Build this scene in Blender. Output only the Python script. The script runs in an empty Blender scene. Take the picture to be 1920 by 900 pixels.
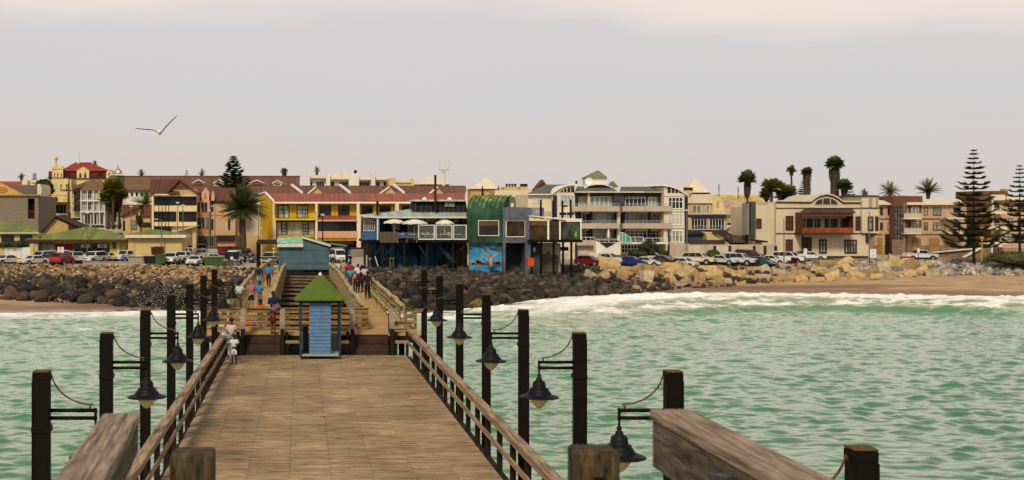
import bpy, bmesh, math, random
import numpy as np
from mathutils import Vector, Matrix, Euler, noise as mnoise
random.seed(7); np.random.seed(7)
R = math.radians
SC = bpy.context.scene
COL = SC.collection
F, VX, HZ, EYE = 2250.0, 563.0, 410.0, 5.8     # focal length in photo pixels, vanishing point, horizon, eye height over the deck
# ---------------- camera ----------------
cd = bpy.data.cameras.new('camera'); cam = bpy.data.objects.new('camera', cd); COL.objects.link(cam)
cam.location = (0, 0, EYE); cam.rotation_euler = (R(90), 0, 0)
cd.sensor_width = 36; cd.lens = F/1920*36
cd.shift_x = (960-VX)/1920; cd.shift_y = -(450-HZ)/1920
cd.clip_start = .1; cd.clip_end = 9000
cd.dof.use_dof = True; cd.dof.focus_distance = 70; cd.dof.aperture_fstop = 5.6
SC.camera = cam
# ---------------- sky and light ----------------
w = bpy.data.worlds.new("World"); SC.world = w; w.use_nodes = True
nt = w.node_tree; nt.nodes.clear()
def wn(t, **k):
    n = nt.nodes.new(t)
    for a, b in k.items(): setattr(n, a, b)
    return n
out = wn('ShaderNodeOutputWorld'); bg = wn('ShaderNodeBackground'); bg2 = wn('ShaderNodeBackground'); add = wn('ShaderNodeAddShader')
sky = wn('ShaderNodeTexSky', sky_type='NISHITA', sun_disc=False, sun_elevation=R(39), sun_rotation=R(200), dust_density=4)
nt.links.new(sky.outputs[0], bg2.inputs[0]); bg2.inputs[1].default_value = .012
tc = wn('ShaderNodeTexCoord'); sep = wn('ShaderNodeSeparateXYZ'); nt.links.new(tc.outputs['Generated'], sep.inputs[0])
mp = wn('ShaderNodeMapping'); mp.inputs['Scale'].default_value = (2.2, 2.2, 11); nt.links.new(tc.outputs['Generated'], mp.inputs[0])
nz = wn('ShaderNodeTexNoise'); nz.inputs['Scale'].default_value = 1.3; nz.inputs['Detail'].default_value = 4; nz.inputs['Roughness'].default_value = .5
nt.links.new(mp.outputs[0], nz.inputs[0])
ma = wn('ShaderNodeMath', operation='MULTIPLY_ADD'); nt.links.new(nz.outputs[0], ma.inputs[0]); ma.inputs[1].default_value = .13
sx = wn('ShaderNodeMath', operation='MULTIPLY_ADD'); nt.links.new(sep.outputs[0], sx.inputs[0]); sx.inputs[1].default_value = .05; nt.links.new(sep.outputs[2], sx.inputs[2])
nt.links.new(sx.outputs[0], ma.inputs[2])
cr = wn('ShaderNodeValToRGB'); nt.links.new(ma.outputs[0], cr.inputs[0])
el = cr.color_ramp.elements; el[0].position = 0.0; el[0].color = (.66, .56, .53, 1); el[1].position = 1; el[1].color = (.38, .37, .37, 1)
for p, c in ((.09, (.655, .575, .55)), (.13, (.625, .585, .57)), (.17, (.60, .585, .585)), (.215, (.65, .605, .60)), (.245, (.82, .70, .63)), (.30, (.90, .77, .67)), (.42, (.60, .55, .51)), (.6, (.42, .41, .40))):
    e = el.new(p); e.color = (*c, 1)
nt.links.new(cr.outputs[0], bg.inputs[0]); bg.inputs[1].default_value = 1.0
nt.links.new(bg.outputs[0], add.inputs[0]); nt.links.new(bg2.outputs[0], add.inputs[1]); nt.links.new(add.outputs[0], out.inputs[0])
sd = bpy.data.lights.new('sun', 'SUN'); sun = bpy.data.objects.new('sun', sd); COL.objects.link(sun)
sd.energy = 2.7; sd.angle = R(11); sd.color = (1, .86, .66)
sun.rotation_euler = Vector((.30, .85, -.74)).to_track_quat('-Z', 'Y').to_euler()
SC.view_settings.view_transform = 'Standard'; SC.view_settings.look = 'None'; SC.view_settings.gamma = 1; SC.view_settings.exposure = 0
SC.render.engine = 'CYCLES'; SC.cycles.max_bounces = 6; SC.cycles.transparent_max_bounces = 12; SC.cycles.use_denoising = True
# ---------------- helpers ----------------
def tag(o, label=None, cat=None, group=None, kind=None):
    if label: o['label'] = label
    if cat: o['category'] = cat
    if group: o['group'] = group
    if kind: o['kind'] = kind
    return o
def empty(name, loc, label, cat, group=None, rz=0):
    o = bpy.data.objects.new(name, None); COL.objects.link(o); o.location = loc; o.rotation_euler = (0, 0, rz); o.empty_display_size = .2
    return tag(o, label, cat, group)
def link(name, me, parent=None, col=None, loc=None):
    o = bpy.data.objects.new(name, me); COL.objects.link(o)
    if parent: o.parent = parent
    if col: o.color = (*col, 1)
    if loc: o.location = loc
    return o
def wx(px, Y): return (px-VX)*Y/F
def wz(py, Y): return EYE-(py-HZ)*Y/F
class MB:
    def __init__(s): s.v = []; s.f = []; s.m = []; s.k = 0
    def add(s, vs, fs):
        n = len(s.v); s.v += [tuple(v) for v in vs]; s.f += [tuple(i+n for i in f) for f in fs]; s.m += [s.k]*len(fs); return s
    def mat(s, k): s.k = k; return s
    def box(s, x0, x1, y0, y1, z0, z1):
        x0, x1 = sorted((x0, x1)); y0, y1 = sorted((y0, y1)); z0, z1 = sorted((z0, z1))
        return s.add([(x0,y0,z0),(x1,y0,z0),(x1,y1,z0),(x0,y1,z0),(x0,y0,z1),(x1,y0,z1),(x1,y1,z1),(x0,y1,z1)],
                     [(0,3,2,1),(4,5,6,7),(0,1,5,4),(1,2,6,5),(2,3,7,6),(3,0,4,7)])
    def hexa(s, p): return s.add(p, [(0,3,2,1),(4,5,6,7),(0,1,5,4),(1,2,6,5),(2,3,7,6),(3,0,4,7)])
    def beam(s, a, b, w, h=None):
        h = h or w; a = Vector(a); b = Vector(b); d = (b-a).normalized()
        up = Vector((0,0,1)) if abs(d.z) < .95 else Vector((0,1,0))
        sd = d.cross(up).normalized()*w/2; u = sd.cross(d).normalized()*h/2
        return s.hexa([a-sd-u, a+sd-u, b+sd-u, b-sd-u, a-sd+u, a+sd+u, b+sd+u, b-sd+u])
    def tube(s, pts, r, n=8, cap=True):
        pts = [Vector(p) for p in pts]; rr = r if isinstance(r, (list, tuple)) else [r]*len(pts); rings = []
        for i, p in enumerate(pts):
            d = (pts[min(i+1, len(pts)-1)]-pts[max(i-1, 0)]).normalized()
            up = Vector((0,0,1)) if abs(d.z) < .9 else Vector((0,1,0))
            a = d.cross(up).normalized(); b = a.cross(d)
            rings += [p+(a*math.cos(2*math.pi*k/n)+b*math.sin(2*math.pi*k/n))*rr[i] for k in range(n)]
        fs = [(i*n+k, i*n+(k+1) % n, (i+1)*n+(k+1) % n, (i+1)*n+k) for i in range(len(pts)-1) for k in range(n)]
        if cap: fs += [tuple(range(n))[::-1], tuple(range((len(pts)-1)*n, len(pts)*n))]
        return s.add(rings, fs)
    def lathe(s, prof, c=(0,0,0), n=16):
        vs = [(c[0]+r*math.cos(2*math.pi*k/n), c[1]+r*math.sin(2*math.pi*k/n), c[2]+z) for r, z in prof for k in range(n)]
        fs = [(i*n+k, i*n+(k+1) % n, (i+1)*n+(k+1) % n, (i+1)*n+k) for i in range(len(prof)-1) for k in range(n)]
        return s.add(vs, fs)
    def prism(s, poly, axis, a, b):      # poly in the plane across axis; axis 0: (y,z)  1: (x,z)  2: (x,y)
        def P(u, v, t): return (t, u, v) if axis == 0 else (u, t, v) if axis == 1 else (u, v, t)
        n = len(poly); vs = [P(u, v, a) for u, v in poly]+[P(u, v, b) for u, v in poly]
        return s.add(vs, [tuple(range(n))[::-1], tuple(range(n, 2*n))]+[(i, (i+1) % n, n+(i+1) % n, n+i) for i in range(n)])
    def ball(s, c, r, n=8, m=6):
        r = r if isinstance(r, (tuple, list)) else (r, r, r)
        vs = [(c[0]+r[0]*math.sin(math.pi*j/m)*math.cos(2*math.pi*k/n), c[1]+r[1]*math.sin(math.pi*j/m)*math.sin(2*math.pi*k/n), c[2]+r[2]*math.cos(math.pi*j/m)) for j in range(m+1) for k in range(n)]
        return s.add(vs, [(j*n+k, (j+1)*n+k, (j+1)*n+(k+1) % n, j*n+(k+1) % n) for j in range(m) for k in range(n)])
    def mesh(s, name, mats, smooth=False, bevel=0):
        me = bpy.data.meshes.new(name); me.from_pydata(s.v, [], s.f)
        mats = mats if isinstance(mats, (list, tuple)) else [mats]
        for m in mats: me.materials.append(m)
        me.polygons.foreach_set('material_index', s.m)
        b = bmesh.new(); b.from_mesh(me)
        if bevel: bmesh.ops.bevel(b, geom=b.edges[:], offset=bevel, segments=1, affect='EDGES', clamp_overlap=True)
        bmesh.ops.recalc_face_normals(b, faces=b.faces[:]); b.to_mesh(me); b.free()
        if smooth: me.polygons.foreach_set('use_smooth', [True]*len(me.polygons))
        me.update(); return me
    def build(s, name, mats, parent=None, smooth=False, bevel=0, col=None, loc=None):
        return link(name, s.mesh(name, mats, smooth, bevel), parent, col, loc)
# ---------------- materials ----------------
MATS = {}
def M(name, col=(.5,.5,.5), rough=.75, var=.18, scale=1.5, bump=0, metal=0, streak=0, pat=None, objcol=False, alpha=1, spec=.14, island=0, stretch=(1,1,1), col2=None, coat=0):
    if name in MATS: return MATS[name]
    if 'plaster' in name: col = tuple(min(.8, c*1.14) for c in col)
    m = bpy.data.materials.new(name); m.use_nodes = True; t = m.node_tree; N = t.nodes; L = t.links
    b = N['Principled BSDF']; b.inputs['Roughness'].default_value = rough; b.inputs['Metallic'].default_value = metal
    b.inputs['Specular IOR Level'].default_value = spec; b.inputs['Coat Weight'].default_value = coat
    tc = N.new('ShaderNodeTexCoord'); mp = N.new('ShaderNodeMapping'); mp.inputs['Scale'].default_value = stretch; L.new(tc.outputs['Object'], mp.inputs[0])
    nz = N.new('ShaderNodeTexNoise'); nz.inputs['Scale'].default_value = scale; nz.inputs['Detail'].default_value = 6; nz.inputs['Roughness'].default_value = .62; L.new(mp.outputs[0], nz.inputs[0])
    def mix(a, bb, fac, mode='MIX'):
        x = N.new('ShaderNodeMix'); x.data_type = 'RGBA'; x.blend_type = mode
        for i, v in ((6, a), (7, bb), (0, fac)):
            if hasattr(v, 'links'): L.new(v, x.inputs[i])
            elif isinstance(v, (tuple, list)): x.inputs[i].default_value = (*v, 1)
            else: x.inputs[i].default_value = v
        return x.outputs[2]
    def mr(v, a, b2, c, d):
        x = N.new('ShaderNodeMapRange'); L.new(v, x.inputs[0])
        for i, q in enumerate((a, b2, c, d)): x.inputs[i+1].default_value = q
        return x.outputs[0]
    f = mr(nz.outputs[0], .3, .7, 0, 1)
    if objcol:
        oi = N.new('ShaderNodeObjectInfo'); base = oi.outputs['Color']
        gray = N.new('ShaderNodeCombineColor')
        for i in range(3): L.new(mr(nz.outputs[0], .3, .7, 1-var, 1+var), gray.inputs[i])
        c = mix(base, gray.outputs[0], 1.0, 'MULTIPLY')
    else:
        lo = tuple(x*(1-var) for x in col); hi = tuple(min(1, x*(1+var)) for x in (col2 or col))
        c = mix(lo, hi, f)
    if streak:
        ms = N.new('ShaderNodeMapping'); ms.inputs['Scale'].default_value = (1.6, 1.6, .12); L.new(tc.outputs['Object'], ms.inputs[0])
        ns = N.new('ShaderNodeTexNoise'); ns.inputs['Scale'].default_value = 1.4; ns.inputs['Detail'].default_value = 5; L.new(ms.outputs[0], ns.inputs[0])
        c = mix(c, (.25,.2,.14), mr(ns.outputs[0], .5, .8, 0, streak), 'MULTIPLY')
    if island:
        gi = N.new('ShaderNodeNewGeometry'); g2 = N.new('ShaderNodeCombineColor')
        for i in range(3): L.new(mr(gi.outputs['Random Per Island'], 0, 1, 1-island, 1+island), g2.inputs[i])
        c = mix(c, g2.outputs[0], 1.0, 'MULTIPLY')
    hgt = nz.outputs[0]
    if pat:                                  # (axis, pitch, groove share, groove darkness)
        ax, pitch, sh, dk = pat
        sp = N.new('ShaderNodeSeparateXYZ'); L.new(tc.outputs['Object'], sp.inputs[0])
        mt = N.new('ShaderNodeMath'); mt.operation = 'MULTIPLY'; L.new(sp.outputs[ax], mt.inputs[0]); mt.inputs[1].default_value = 1/pitch
        fr = N.new('ShaderNodeMath'); fr.operation = 'FRACT'; L.new(mt.outputs[0], fr.inputs[0])
        gt = N.new('ShaderNodeMath'); gt.operation = 'LESS_THAN'; L.new(fr.outputs[0], gt.inputs[0]); gt.inputs[1].default_value = sh
        fl = N.new('ShaderNodeMath'); fl.operation = 'FLOOR'; L.new(mt.outputs[0], fl.inputs[0])
        wnz = N.new('ShaderNodeTexWhiteNoise'); wnz.noise_dimensions = '1D'; L.new(fl.outputs[0], wnz.inputs['W'])
        g3 = N.new('ShaderNodeCombineColor')
        for i in range(3): L.new(mr(wnz.outputs['Value'], 0, 1, .82, 1.15), g3.inputs[i])
        c = mix(c, g3.outputs[0], 1.0, 'MULTIPLY'); dm = N.new('ShaderNodeMath'); dm.operation = 'MULTIPLY'; L.new(gt.outputs[0], dm.inputs[0]); dm.inputs[1].default_value = dk
        c = mix(c, tuple(x*.15 for x in col), dm.outputs[0])
        hgt = fr.outputs[0]
    L.new(c, b.inputs['Base Color'])
    if bump:
        bp = N.new('ShaderNodeBump'); bp.inputs['Strength'].default_value = bump; bp.inputs['Distance'].default_value = .05; L.new(hgt, bp.inputs['Height']); L.new(bp.outputs[0], b.inputs['Normal'])
    if alpha < 1: b.inputs['Alpha'].default_value = alpha
    MATS[name] = m; return m
def brickmat(name, c1, c2, mortar, sx=.4, sy=.2, rough=.85):
    m = M(name, c1, rough, 0); t = m.node_tree; N = t.nodes; L = t.links
    br = N.new('ShaderNodeTexBrick'); br.inputs['Color1'].default_value = (*c1, 1); br.inputs['Color2'].default_value = (*c2, 1); br.inputs['Mortar'].default_value = (*mortar, 1)
    br.inputs['Scale'].default_value = 1; br.inputs['Brick Width'].default_value = sx; br.inputs['Row Height'].default_value = sy; br.inputs['Mortar Size'].default_value = .02
    tc = N.new('ShaderNodeTexCoord'); sp = N.new('ShaderNodeSeparateXYZ'); cb = N.new('ShaderNodeCombineXYZ'); L.new(tc.outputs['Object'], sp.inputs[0])
    ad = N.new('ShaderNodeMath'); L.new(sp.outputs[0], ad.inputs[0]); L.new(sp.outputs[1], ad.inputs[1])
    L.new(ad.outputs[0], cb.inputs[0]); L.new(sp.outputs[2], cb.inputs[1]); L.new(cb.outputs[0], br.inputs[0])
    L.new(br.outputs[0], N['Principled BSDF'].inputs['Base Color']); return m
paint = M('car paint', rough=.28, var=.04, objcol=True, coat=.5)
cloth = M('cloth', rough=.9, var=.2, scale=9, objcol=True)
skin = M('skin', rough=.55, var=.08, scale=8, objcol=True)
glass = M('dark glass', (.012,.013,.015), .08, .5, .8, spec=.35)
curtain = M('curtained glass', (.04,.04,.035), .12, .6, .9, stretch=(3,3,.4), col2=(.30,.29,.23), spec=.35)
bluecurt = M('pale curtained glass', (.13,.17,.16), .12, .5, .9, stretch=(3,3,.4), col2=(.38,.43,.38), spec=.35)
white = M('white paint', (.74,.72,.66), .55, .08)
cream = M('cream plaster', (.60,.53,.40), .85, .10, .5, streak=.45)
black = M('black metal', (.0065,.004,.003), .6, .3, 5, spec=.10)
rust = M('rusty iron', (.10,.055,.022), .7, .5, 9)
darkwood = M('tarred wood', (.020,.012,.008), .85, .4, 4, .3, stretch=(4,4,.7), spec=.15)
rubber = M('rubber', (.018,.018,.018), .8, .1)
chrome = M('rim metal', (.45,.45,.45), .35, .1, metal=.6)
conc = M('concrete', (.33,.29,.23), .9, .2, 1.2, .2)
lampglass = M('amber lamp glass', (.62,.52,.28), .25, .15)
def woodmat(name, c, c2=None, ax=0, rough=.85, var=.3, island=.12, bump=.35):
    st = [7, 7, 7]; st[ax] = .45
    return M(name, c, rough, var, 2.2, bump, island=island, stretch=tuple(st), col2=c2, spec=.2)
def blotch(m, sc, a, b, st=(1,1,1), lo=.35, hi=.65):       # multiplies the colour by a second, larger pattern of wear
    N = m.node_tree.nodes; L = m.node_tree.links; p = N['Principled BSDF']; src = p.inputs['Base Color'].links[0].from_socket
    tc = N.new('ShaderNodeTexCoord'); mp = N.new('ShaderNodeMapping'); mp.inputs['Scale'].default_value = st; nz = N.new('ShaderNodeTexNoise'); nz.inputs['Scale'].default_value = sc; nz.inputs['Detail'].default_value = 7; nz.inputs['Roughness'].default_value = .65
    L.new(tc.outputs['Object'], mp.inputs[0]); L.new(mp.outputs[0], nz.inputs[0]); mr = N.new('ShaderNodeMapRange'); L.new(nz.outputs[0], mr.inputs[0])
    for i, v in enumerate((lo, hi, 0, 1)): mr.inputs[i+1].default_value = v
    x = N.new('ShaderNodeMix'); x.data_type = 'RGBA'; L.new(mr.outputs[0], x.inputs[0]); x.inputs[6].default_value = (*a, 1); x.inputs[7].default_value = (*b, 1)
    y = N.new('ShaderNodeMix'); y.data_type = 'RGBA'; y.blend_type = 'MULTIPLY'; y.inputs[0].default_value = 1; L.new(src, y.inputs[6]); L.new(x.outputs[2], y.inputs[7]); L.new(y.outputs[2], p.inputs['Base Color'])
deckwood = woodmat('weathered deck planks', (.215,.15,.09), (.39,.29,.185), 0, var=.3, island=.18)
blotch(deckwood, .35, (.72,.66,.58), (1.18,1.15,1.08)); blotch(deckwood, 2.5, (.42,.34,.26), (1.1,1.1,1.1), (.9,11,1), .36, .5); blotch(deckwood, 1.1, (1,1,1), (1.25,1.2,1.1), (.6,5,1), .55, .75)
railwood = woodmat('weathered rail wood', (.165,.108,.06), (.35,.25,.155), 1, var=.28)
greywood = M('bleached handrail wood', (.085,.052,.035), .85, .3, 2.5, .6, stretch=(30,1.6,30), col2=(.38,.285,.21), island=.15)
sidewood = M('grey brown board', (.05,.035,.025), .85, .3, 3, .5, stretch=(8,2,12), col2=(.17,.125,.09))
postwood = M('old timber post', (.014,.009,.005), .9, .4, 3, .8, stretch=(11,11,2.6), col2=(.115,.082,.045))
yelwood = woodmat('yellow brown treated wood', (.085,.05,.018), (.34,.235,.095), 0, var=.45); blotch(yelwood, 1.3, (.45,.4,.35), (1.1,1.1,1.1))
yelwoody = woodmat('treated wood along the jetty', (.17,.115,.045), (.47,.36,.17), 1, var=.35)
floorwood = woodmat('walkway boards', (.30,.18,.06), (.52,.35,.15), 0, var=.15, island=.15)
# ---------------- terrain ----------------
SX = [-900,-37,-20,-12,0,14,29,42,52,62,78,90,900]
S_TOP = [170,163,160,152,150,150,157,161,163,166,172,177,190]
S_TOE = [128,126,121,116,115,117,136,144,149,154,158,161,170]
S_ZT = [-2.2,-2.2,-2.6,-2.95,-3.1,-3.1,-2.95,-2.85,-2.7,-2.3,-2.1,-2.0,-2.0]
S_W = [110,110,112,114,112,114,134,140,141,139,135,132,125]
SEA = -3.0
def smooth(a, b, x):
    t = np.clip((x-a)/(b-a), 0, 1); return t*t*(3-2*t)
def hz(X, Y):
    X = np.asarray(X, float); Y = np.asarray(Y, float)
    top, toe, zt, wl = (np.interp(X, SX, a) for a in (S_TOP, S_TOE, S_ZT, S_W))
    a = smooth(-20, -27, X)
    town = -.5+a*np.interp(Y, [0,188,220,300,400,3000], [0,0,2.6,6.2,8,12])+(1-a)*np.interp(Y, [0,238,350,3000], [0,0,5,12])
    z = np.where(Y > top, town, np.where(Y > toe, zt+(-.5-zt)*(Y-toe)/(top-toe), np.where(Y > wl, SEA+(zt-SEA)*(Y-wl)/(toe-wl), SEA-np.minimum(5, (wl-Y)*.05))))
    return z
def gz(X, Y): return float(hz(X, Y))
def vnoise(x, y, seed=0):
    xi = np.floor(x).astype(np.int64); yi = np.floor(y).astype(np.int64); fx = x-xi; fy = y-yi
    fx = fx*fx*(3-2*fx); fy = fy*fy*(3-2*fy)
    def h(a, b):
        n = (a*374761393+b*668265263+seed*974634777) & 0x7fffffff; n = ((n ^ (n >> 13))*1274126177) & 0x7fffffff
        return ((n ^ (n >> 16)) & 0xffff)/65535.
    return (h(xi,yi)*(1-fx)+h(xi+1,yi)*fx)*(1-fy)+(h(xi,yi+1)*(1-fx)+h(xi+1,yi+1)*fx)*fy
def fbm(x, y, o=4, seed=0):
    r = 0; a = .5; t = 0
    for i in range(o): r = r+a*vnoise(x*2**i, y*2**i, seed+i); t += a; a *= .5
    return r/t
def grid(name, xs, ys, zf, mat, attrs=None, smoothsh=True):
    X, Y = np.meshgrid(xs, ys); Z = zf(X, Y); n, m = X.shape
    me = bpy.data.meshes.new(name); co = np.stack([X, Y, Z], -1).reshape(-1, 3).astype(np.float32)
    me.vertices.add(len(co)); me.vertices.foreach_set('co', co.ravel())
    idx = np.arange(n*m).reshape(n, m); q = np.stack([idx[:-1,:-1], idx[:-1,1:], idx[1:,1:], idx[1:,:-1]], -1).reshape(-1, 4)
    me.loops.add(q.size); me.loops.foreach_set('vertex_index', q.ravel().astype(np.int32))
    me.polygons.add(len(q)); me.polygons.foreach_set('loop_start', np.arange(0, q.size, 4, dtype=np.int32))
    me.update(calc_edges=True); me.polygons.foreach_set('use_smooth', [smoothsh]*len(q))
    for k, fn in (attrs or {}).items():
        at = me.attributes.new(k, 'FLOAT', 'POINT'); at.data.foreach_set('value', fn(X, Y).ravel().astype(np.float32))
    me.materials.append(mat); return link(name, me)
def attrnode(N, name):
    a = N.new('ShaderNodeAttribute'); a.attribute_name = name; return a.outputs['Fac']
# beach and town ground as one sheet
gm = M('sand and paving', (.36,.235,.13), .9, .22, .5, .5, col2=(.47,.33,.20), stretch=(.4,2.6,1)); blotch(gm, .9, (.62,.52,.45), (1.1,1.1,1.1), (.35,2.2,1), .36, .5)
N = gm.node_tree.nodes; L = gm.node_tree.links; pb = N['Principled BSDF']; src = pb.inputs['Base Color'].links[0].from_socket
def mixc(N, L, a, b, f):
    x = N.new('ShaderNodeMix'); x.data_type = 'RGBA'
    for i, v in ((6, a), (7, b), (0, f)):
        if hasattr(v, 'links'): L.new(v, x.inputs[i])
        elif isinstance(v, tuple): x.inputs[i].default_value = (*v, 1)
        else: x.inputs[i].default_value = v
    return x.outputs[2]
c = mixc(N, L, src, (.155,.095,.065), attrnode(N, 'wet')); c = mixc(N, L, c, (.40,.33,.25), attrnode(N, 'paved')); L.new(c, pb.inputs['Base Color'])
rr = N.new('ShaderNodeMapRange'); L.new(attrnode(N, 'gloss'), rr.inputs[0]); rr.inputs[3].default_value = .9; rr.inputs[4].default_value = .18; L.new(rr.outputs[0], pb.inputs['Roughness'])
xs = np.unique(np.concatenate([np.linspace(-2500,-80,40), np.arange(-80,120,.7), np.linspace(120,2500,40)]))
ys = np.unique(np.concatenate([np.linspace(-300,95,30), np.arange(95,182,.45), np.arange(182,420,4.), np.linspace(420,4000,40)]))
def gzf(X, Y):
    top = np.interp(X, SX, S_TOP); return hz(X, Y)+np.where(Y < top, .12*(fbm(X*.25, Y*.35, 4, 3)-.5)+.05*(fbm(X*1.2, Y*1.2, 3, 5)-.5), -.02)
def wetf(X, Y):
    wl = np.interp(X, SX, S_W); d = Y-wl+4*(fbm(X*.09, Y*.2, 3, 9)-.5)
    band = smooth(9, 4, d)
    dk = smooth(.5, .66, fbm(X*.05+7, Y*.35, 4, 21))*smooth(15, 10, d)*.75
    return np.clip(np.maximum(band*.65, dk), 0, 1)
grid('ground', xs, ys, gzf, gm, {'wet': wetf, 'paved': lambda X, Y: smooth(-.5, 1, Y-np.interp(X, SX, S_TOP)), 'gloss': lambda X, Y: smooth(5, 1.5, Y-np.interp(X, SX, S_W))})['kind'] = 'structure'
# asphalt sheets a little above the paving
asp = M('asphalt', (.10,.09,.08), .9, .2, 2)
def sheet(name, poly, dz, mat):
    mb = MB(); mb.add([(x, y, gz(x, y)+dz) for x, y in poly], [tuple(range(len(poly)))]); o = mb.build(name, mat); o['kind'] = 'structure'; return o
sheet('parking_lot', [(-75,166),(-14,164),(-14,175),(-75,175)], .03, asp)
sheet('road', [(36,168),(74,172),(150,186),(150,196),(100,188.5),(36,181)], .03, M('dusty asphalt', (.30,.25,.19), .9, .15, 1))
kb = MB()
for i in range(60):
    x0 = 29+i*1.5; y0 = float(np.interp(x0, SX, S_TOP))+.9; x1 = x0+1.46; y1 = float(np.interp(x1, SX, S_TOP))+.9
    kb.hexa([(x0,y0,-.6),(x1,y1,-.6),(x1,y1+.3,-.6),(x0,y0+.3,-.6),(x0,y0,-.28),(x1,y1,-.28),(x1,y1+.3,-.28),(x0,y0+.3,-.28)])
tag(kb.build('kerb', conc), kind='structure')
kb = MB()
for i in range(20): kb.box(70+i*2.2, 71.1+i*2.2, 176.6+i*.35, 176.9+i*.35, -.5, -.33)
tag(kb.build('painted_kerb', [black]), kind='structure')
# ---------------- sea ----------------
WV = []
for i in range(120):
    lam = .36*(1.0156**i); th = R(95+random.gauss(0, 26)); k = 2*math.pi/lam
    WV.append((k*math.cos(th), k*math.sin(th), .025/k*random.uniform(.5, 1.4)*(1 if lam < 3 else .7), random.uniform(0, 6.28)))
def foamf(X, Y):
    wl = np.interp(X, SX, S_W); d = wl-Y
    n1 = fbm(X*.18, Y*.5, 5, 31); n2 = fbm(X*.9, Y*2.2, 4, 41)
    wob = 5*(fbm(X*.06, Y*0+3, 3, 51)-.5)
    right = smooth(16, 30, X)
    n3 = fbm(X*.35+20, Y*1.3, 5, 33)
    f_r = smooth(-3, 0, d+wob*.3)*smooth(18+wob, 14+wob, d)*(.25+.75*smooth(.33, .55, n1*.5+n2*.5+.1*smooth(-1, 5, d)))
    f_r = np.maximum(f_r, smooth(8, 13, d)*smooth(27+wob, 23+wob, d)*smooth(.50, .60, n3*.65+n2*.35)*.8)
    f_m = smooth(-3, 0, d)*smooth(22, 4, d)*smooth(.44, .6, n1*.55+n2*.45)
    f_l = smooth(-2, 0, d)*smooth(9, 3, d+wob*.6)*smooth(.40, .60, n1*.5+n2*.5+.05)
    left = smooth(-8, -14, X)
    streak = smooth(.60, .72, fbm(X*.12+50, Y*.7, 5, 61))*smooth(60, 20, d)*.55*smooth(.4, .7, n2)
    f = right*f_r+(1-right)*(left*f_l+(1-left)*f_m)
    return np.clip(np.maximum(f, streak), 0, 1)
def seaf(X, Y):
    z = np.zeros_like(X); fade = smooth(260, 120, np.abs(X))
    wl = np.interp(X, SX, S_W); d = wl-Y
    for kx, ky, a, p in WV: z += a*np.sin(kx*X+ky*Y+p)
    gust = .6+.8*fbm(X*.06, Y*.09, 3, 77)
    z = z*gust; z = z+1.5*z*np.abs(z)*(z > 0)
    z *= (.25+.75*smooth(2, 22, d))*fade
    wob = 7*(fbm(X*.04, Y*0+1, 3, 91)-.5); dd = d+wob
    wave = .62*np.exp(-((dd-27)/1.5)**2)+.7*np.exp(-((dd-17)/3.)**2)+.3*np.exp(-((dd-6)/2.)**2)
    z += wave*smooth(24, 40, X)+.25*np.exp(-((dd-9)/2.)**2)*smooth(-10,-18,X)
    fo = foamf(X, Y); z += fo*(.8*(fbm(X*.7, Y*1.1, 5, 95)-.42)+.04)*smooth(-2, 4, d)
    return SEA+z+.02
sm = bpy.data.materials.new('sea water'); sm.use_nodes = True; N = sm.node_tree.nodes; L = sm.node_tree.links; pb = N['Principled BSDF']
pb.inputs['IOR'].default_value = 1.9; pb.inputs['Specular Tint'].default_value = (1, 1, .8, 1); pb.inputs['Coat Weight'].default_value = 1; pb.inputs['Coat IOR'].default_value = 1.65; pb.inputs['Coat Roughness'].default_value = .04; pb.inputs['Coat Tint'].default_value = (.9, 1, .75, 1)
tc = N.new('ShaderNodeTexCoord'); mp = N.new('ShaderNodeMapping'); mp.inputs['Scale'].default_value = (.55, 1.1, 1); L.new(tc.outputs['Object'], mp.inputs[0])
n1 = N.new('ShaderNodeTexNoise'); n1.inputs['Scale'].default_value = .12; n1.inputs['Detail'].default_value = 4; L.new(tc.outputs['Object'], n1.inputs[0])
n2 = N.new('ShaderNodeTexNoise'); n2.inputs['Scale'].default_value = 3.2; n2.inputs['Detail'].default_value = 5; n2.inputs['Roughness'].default_value = .6; L.new(mp.outputs[0], n2.inputs[0])
c = mixc(N, L, (.003,.088,.026), (.007,.16,.048), n1.outputs[0]); c = mixc(N, L, c, (.05,.30,.14), attrnode(N, 'shallow'))
c = mixc(N, L, c, (.30,.245,.17), attrnode(N, 'silt'))
c = mixc(N, L, c, (.86,.85,.82), attrnode(N, 'foam')); L.new(c, pb.inputs['Base Color'])
rr = N.new('ShaderNodeMapRange'); L.new(attrnode(N, 'foam'), rr.inputs[0]); rr.inputs[3].default_value = .07; rr.inputs[4].default_value = .8; L.new(rr.outputs[0], pb.inputs['Roughness'])
bp = N.new('ShaderNodeBump'); bp.inputs['Strength'].default_value = .5; bp.inputs['Distance'].default_value = .05; L.new(n2.outputs[0], bp.inputs['Height']); L.new(bp.outputs[0], pb.inputs['Normal']); L.new(bp.outputs[0], pb.inputs['Coat Normal']); ic = N.new('ShaderNodeMath'); ic.operation = 'SUBTRACT'; ic.inputs[0].default_value = 1; L.new(attrnode(N, 'foam'), ic.inputs[1]); L.new(ic.outputs[0], pb.inputs['Coat Weight'])
xs = np.unique(np.concatenate([np.linspace(-3000,-60,60), np.arange(-60,-45,.8), np.arange(-45,95,.14), np.arange(95,120,1.), np.linspace(120,3000,60)]))
rows = [34.0]
while rows[-1] < 146: rows.append(rows[-1]+.045+rows[-1]*.001)
ys = np.concatenate([np.linspace(-3000, 0, 40), np.linspace(1, 33.5, 40), rows])
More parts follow.
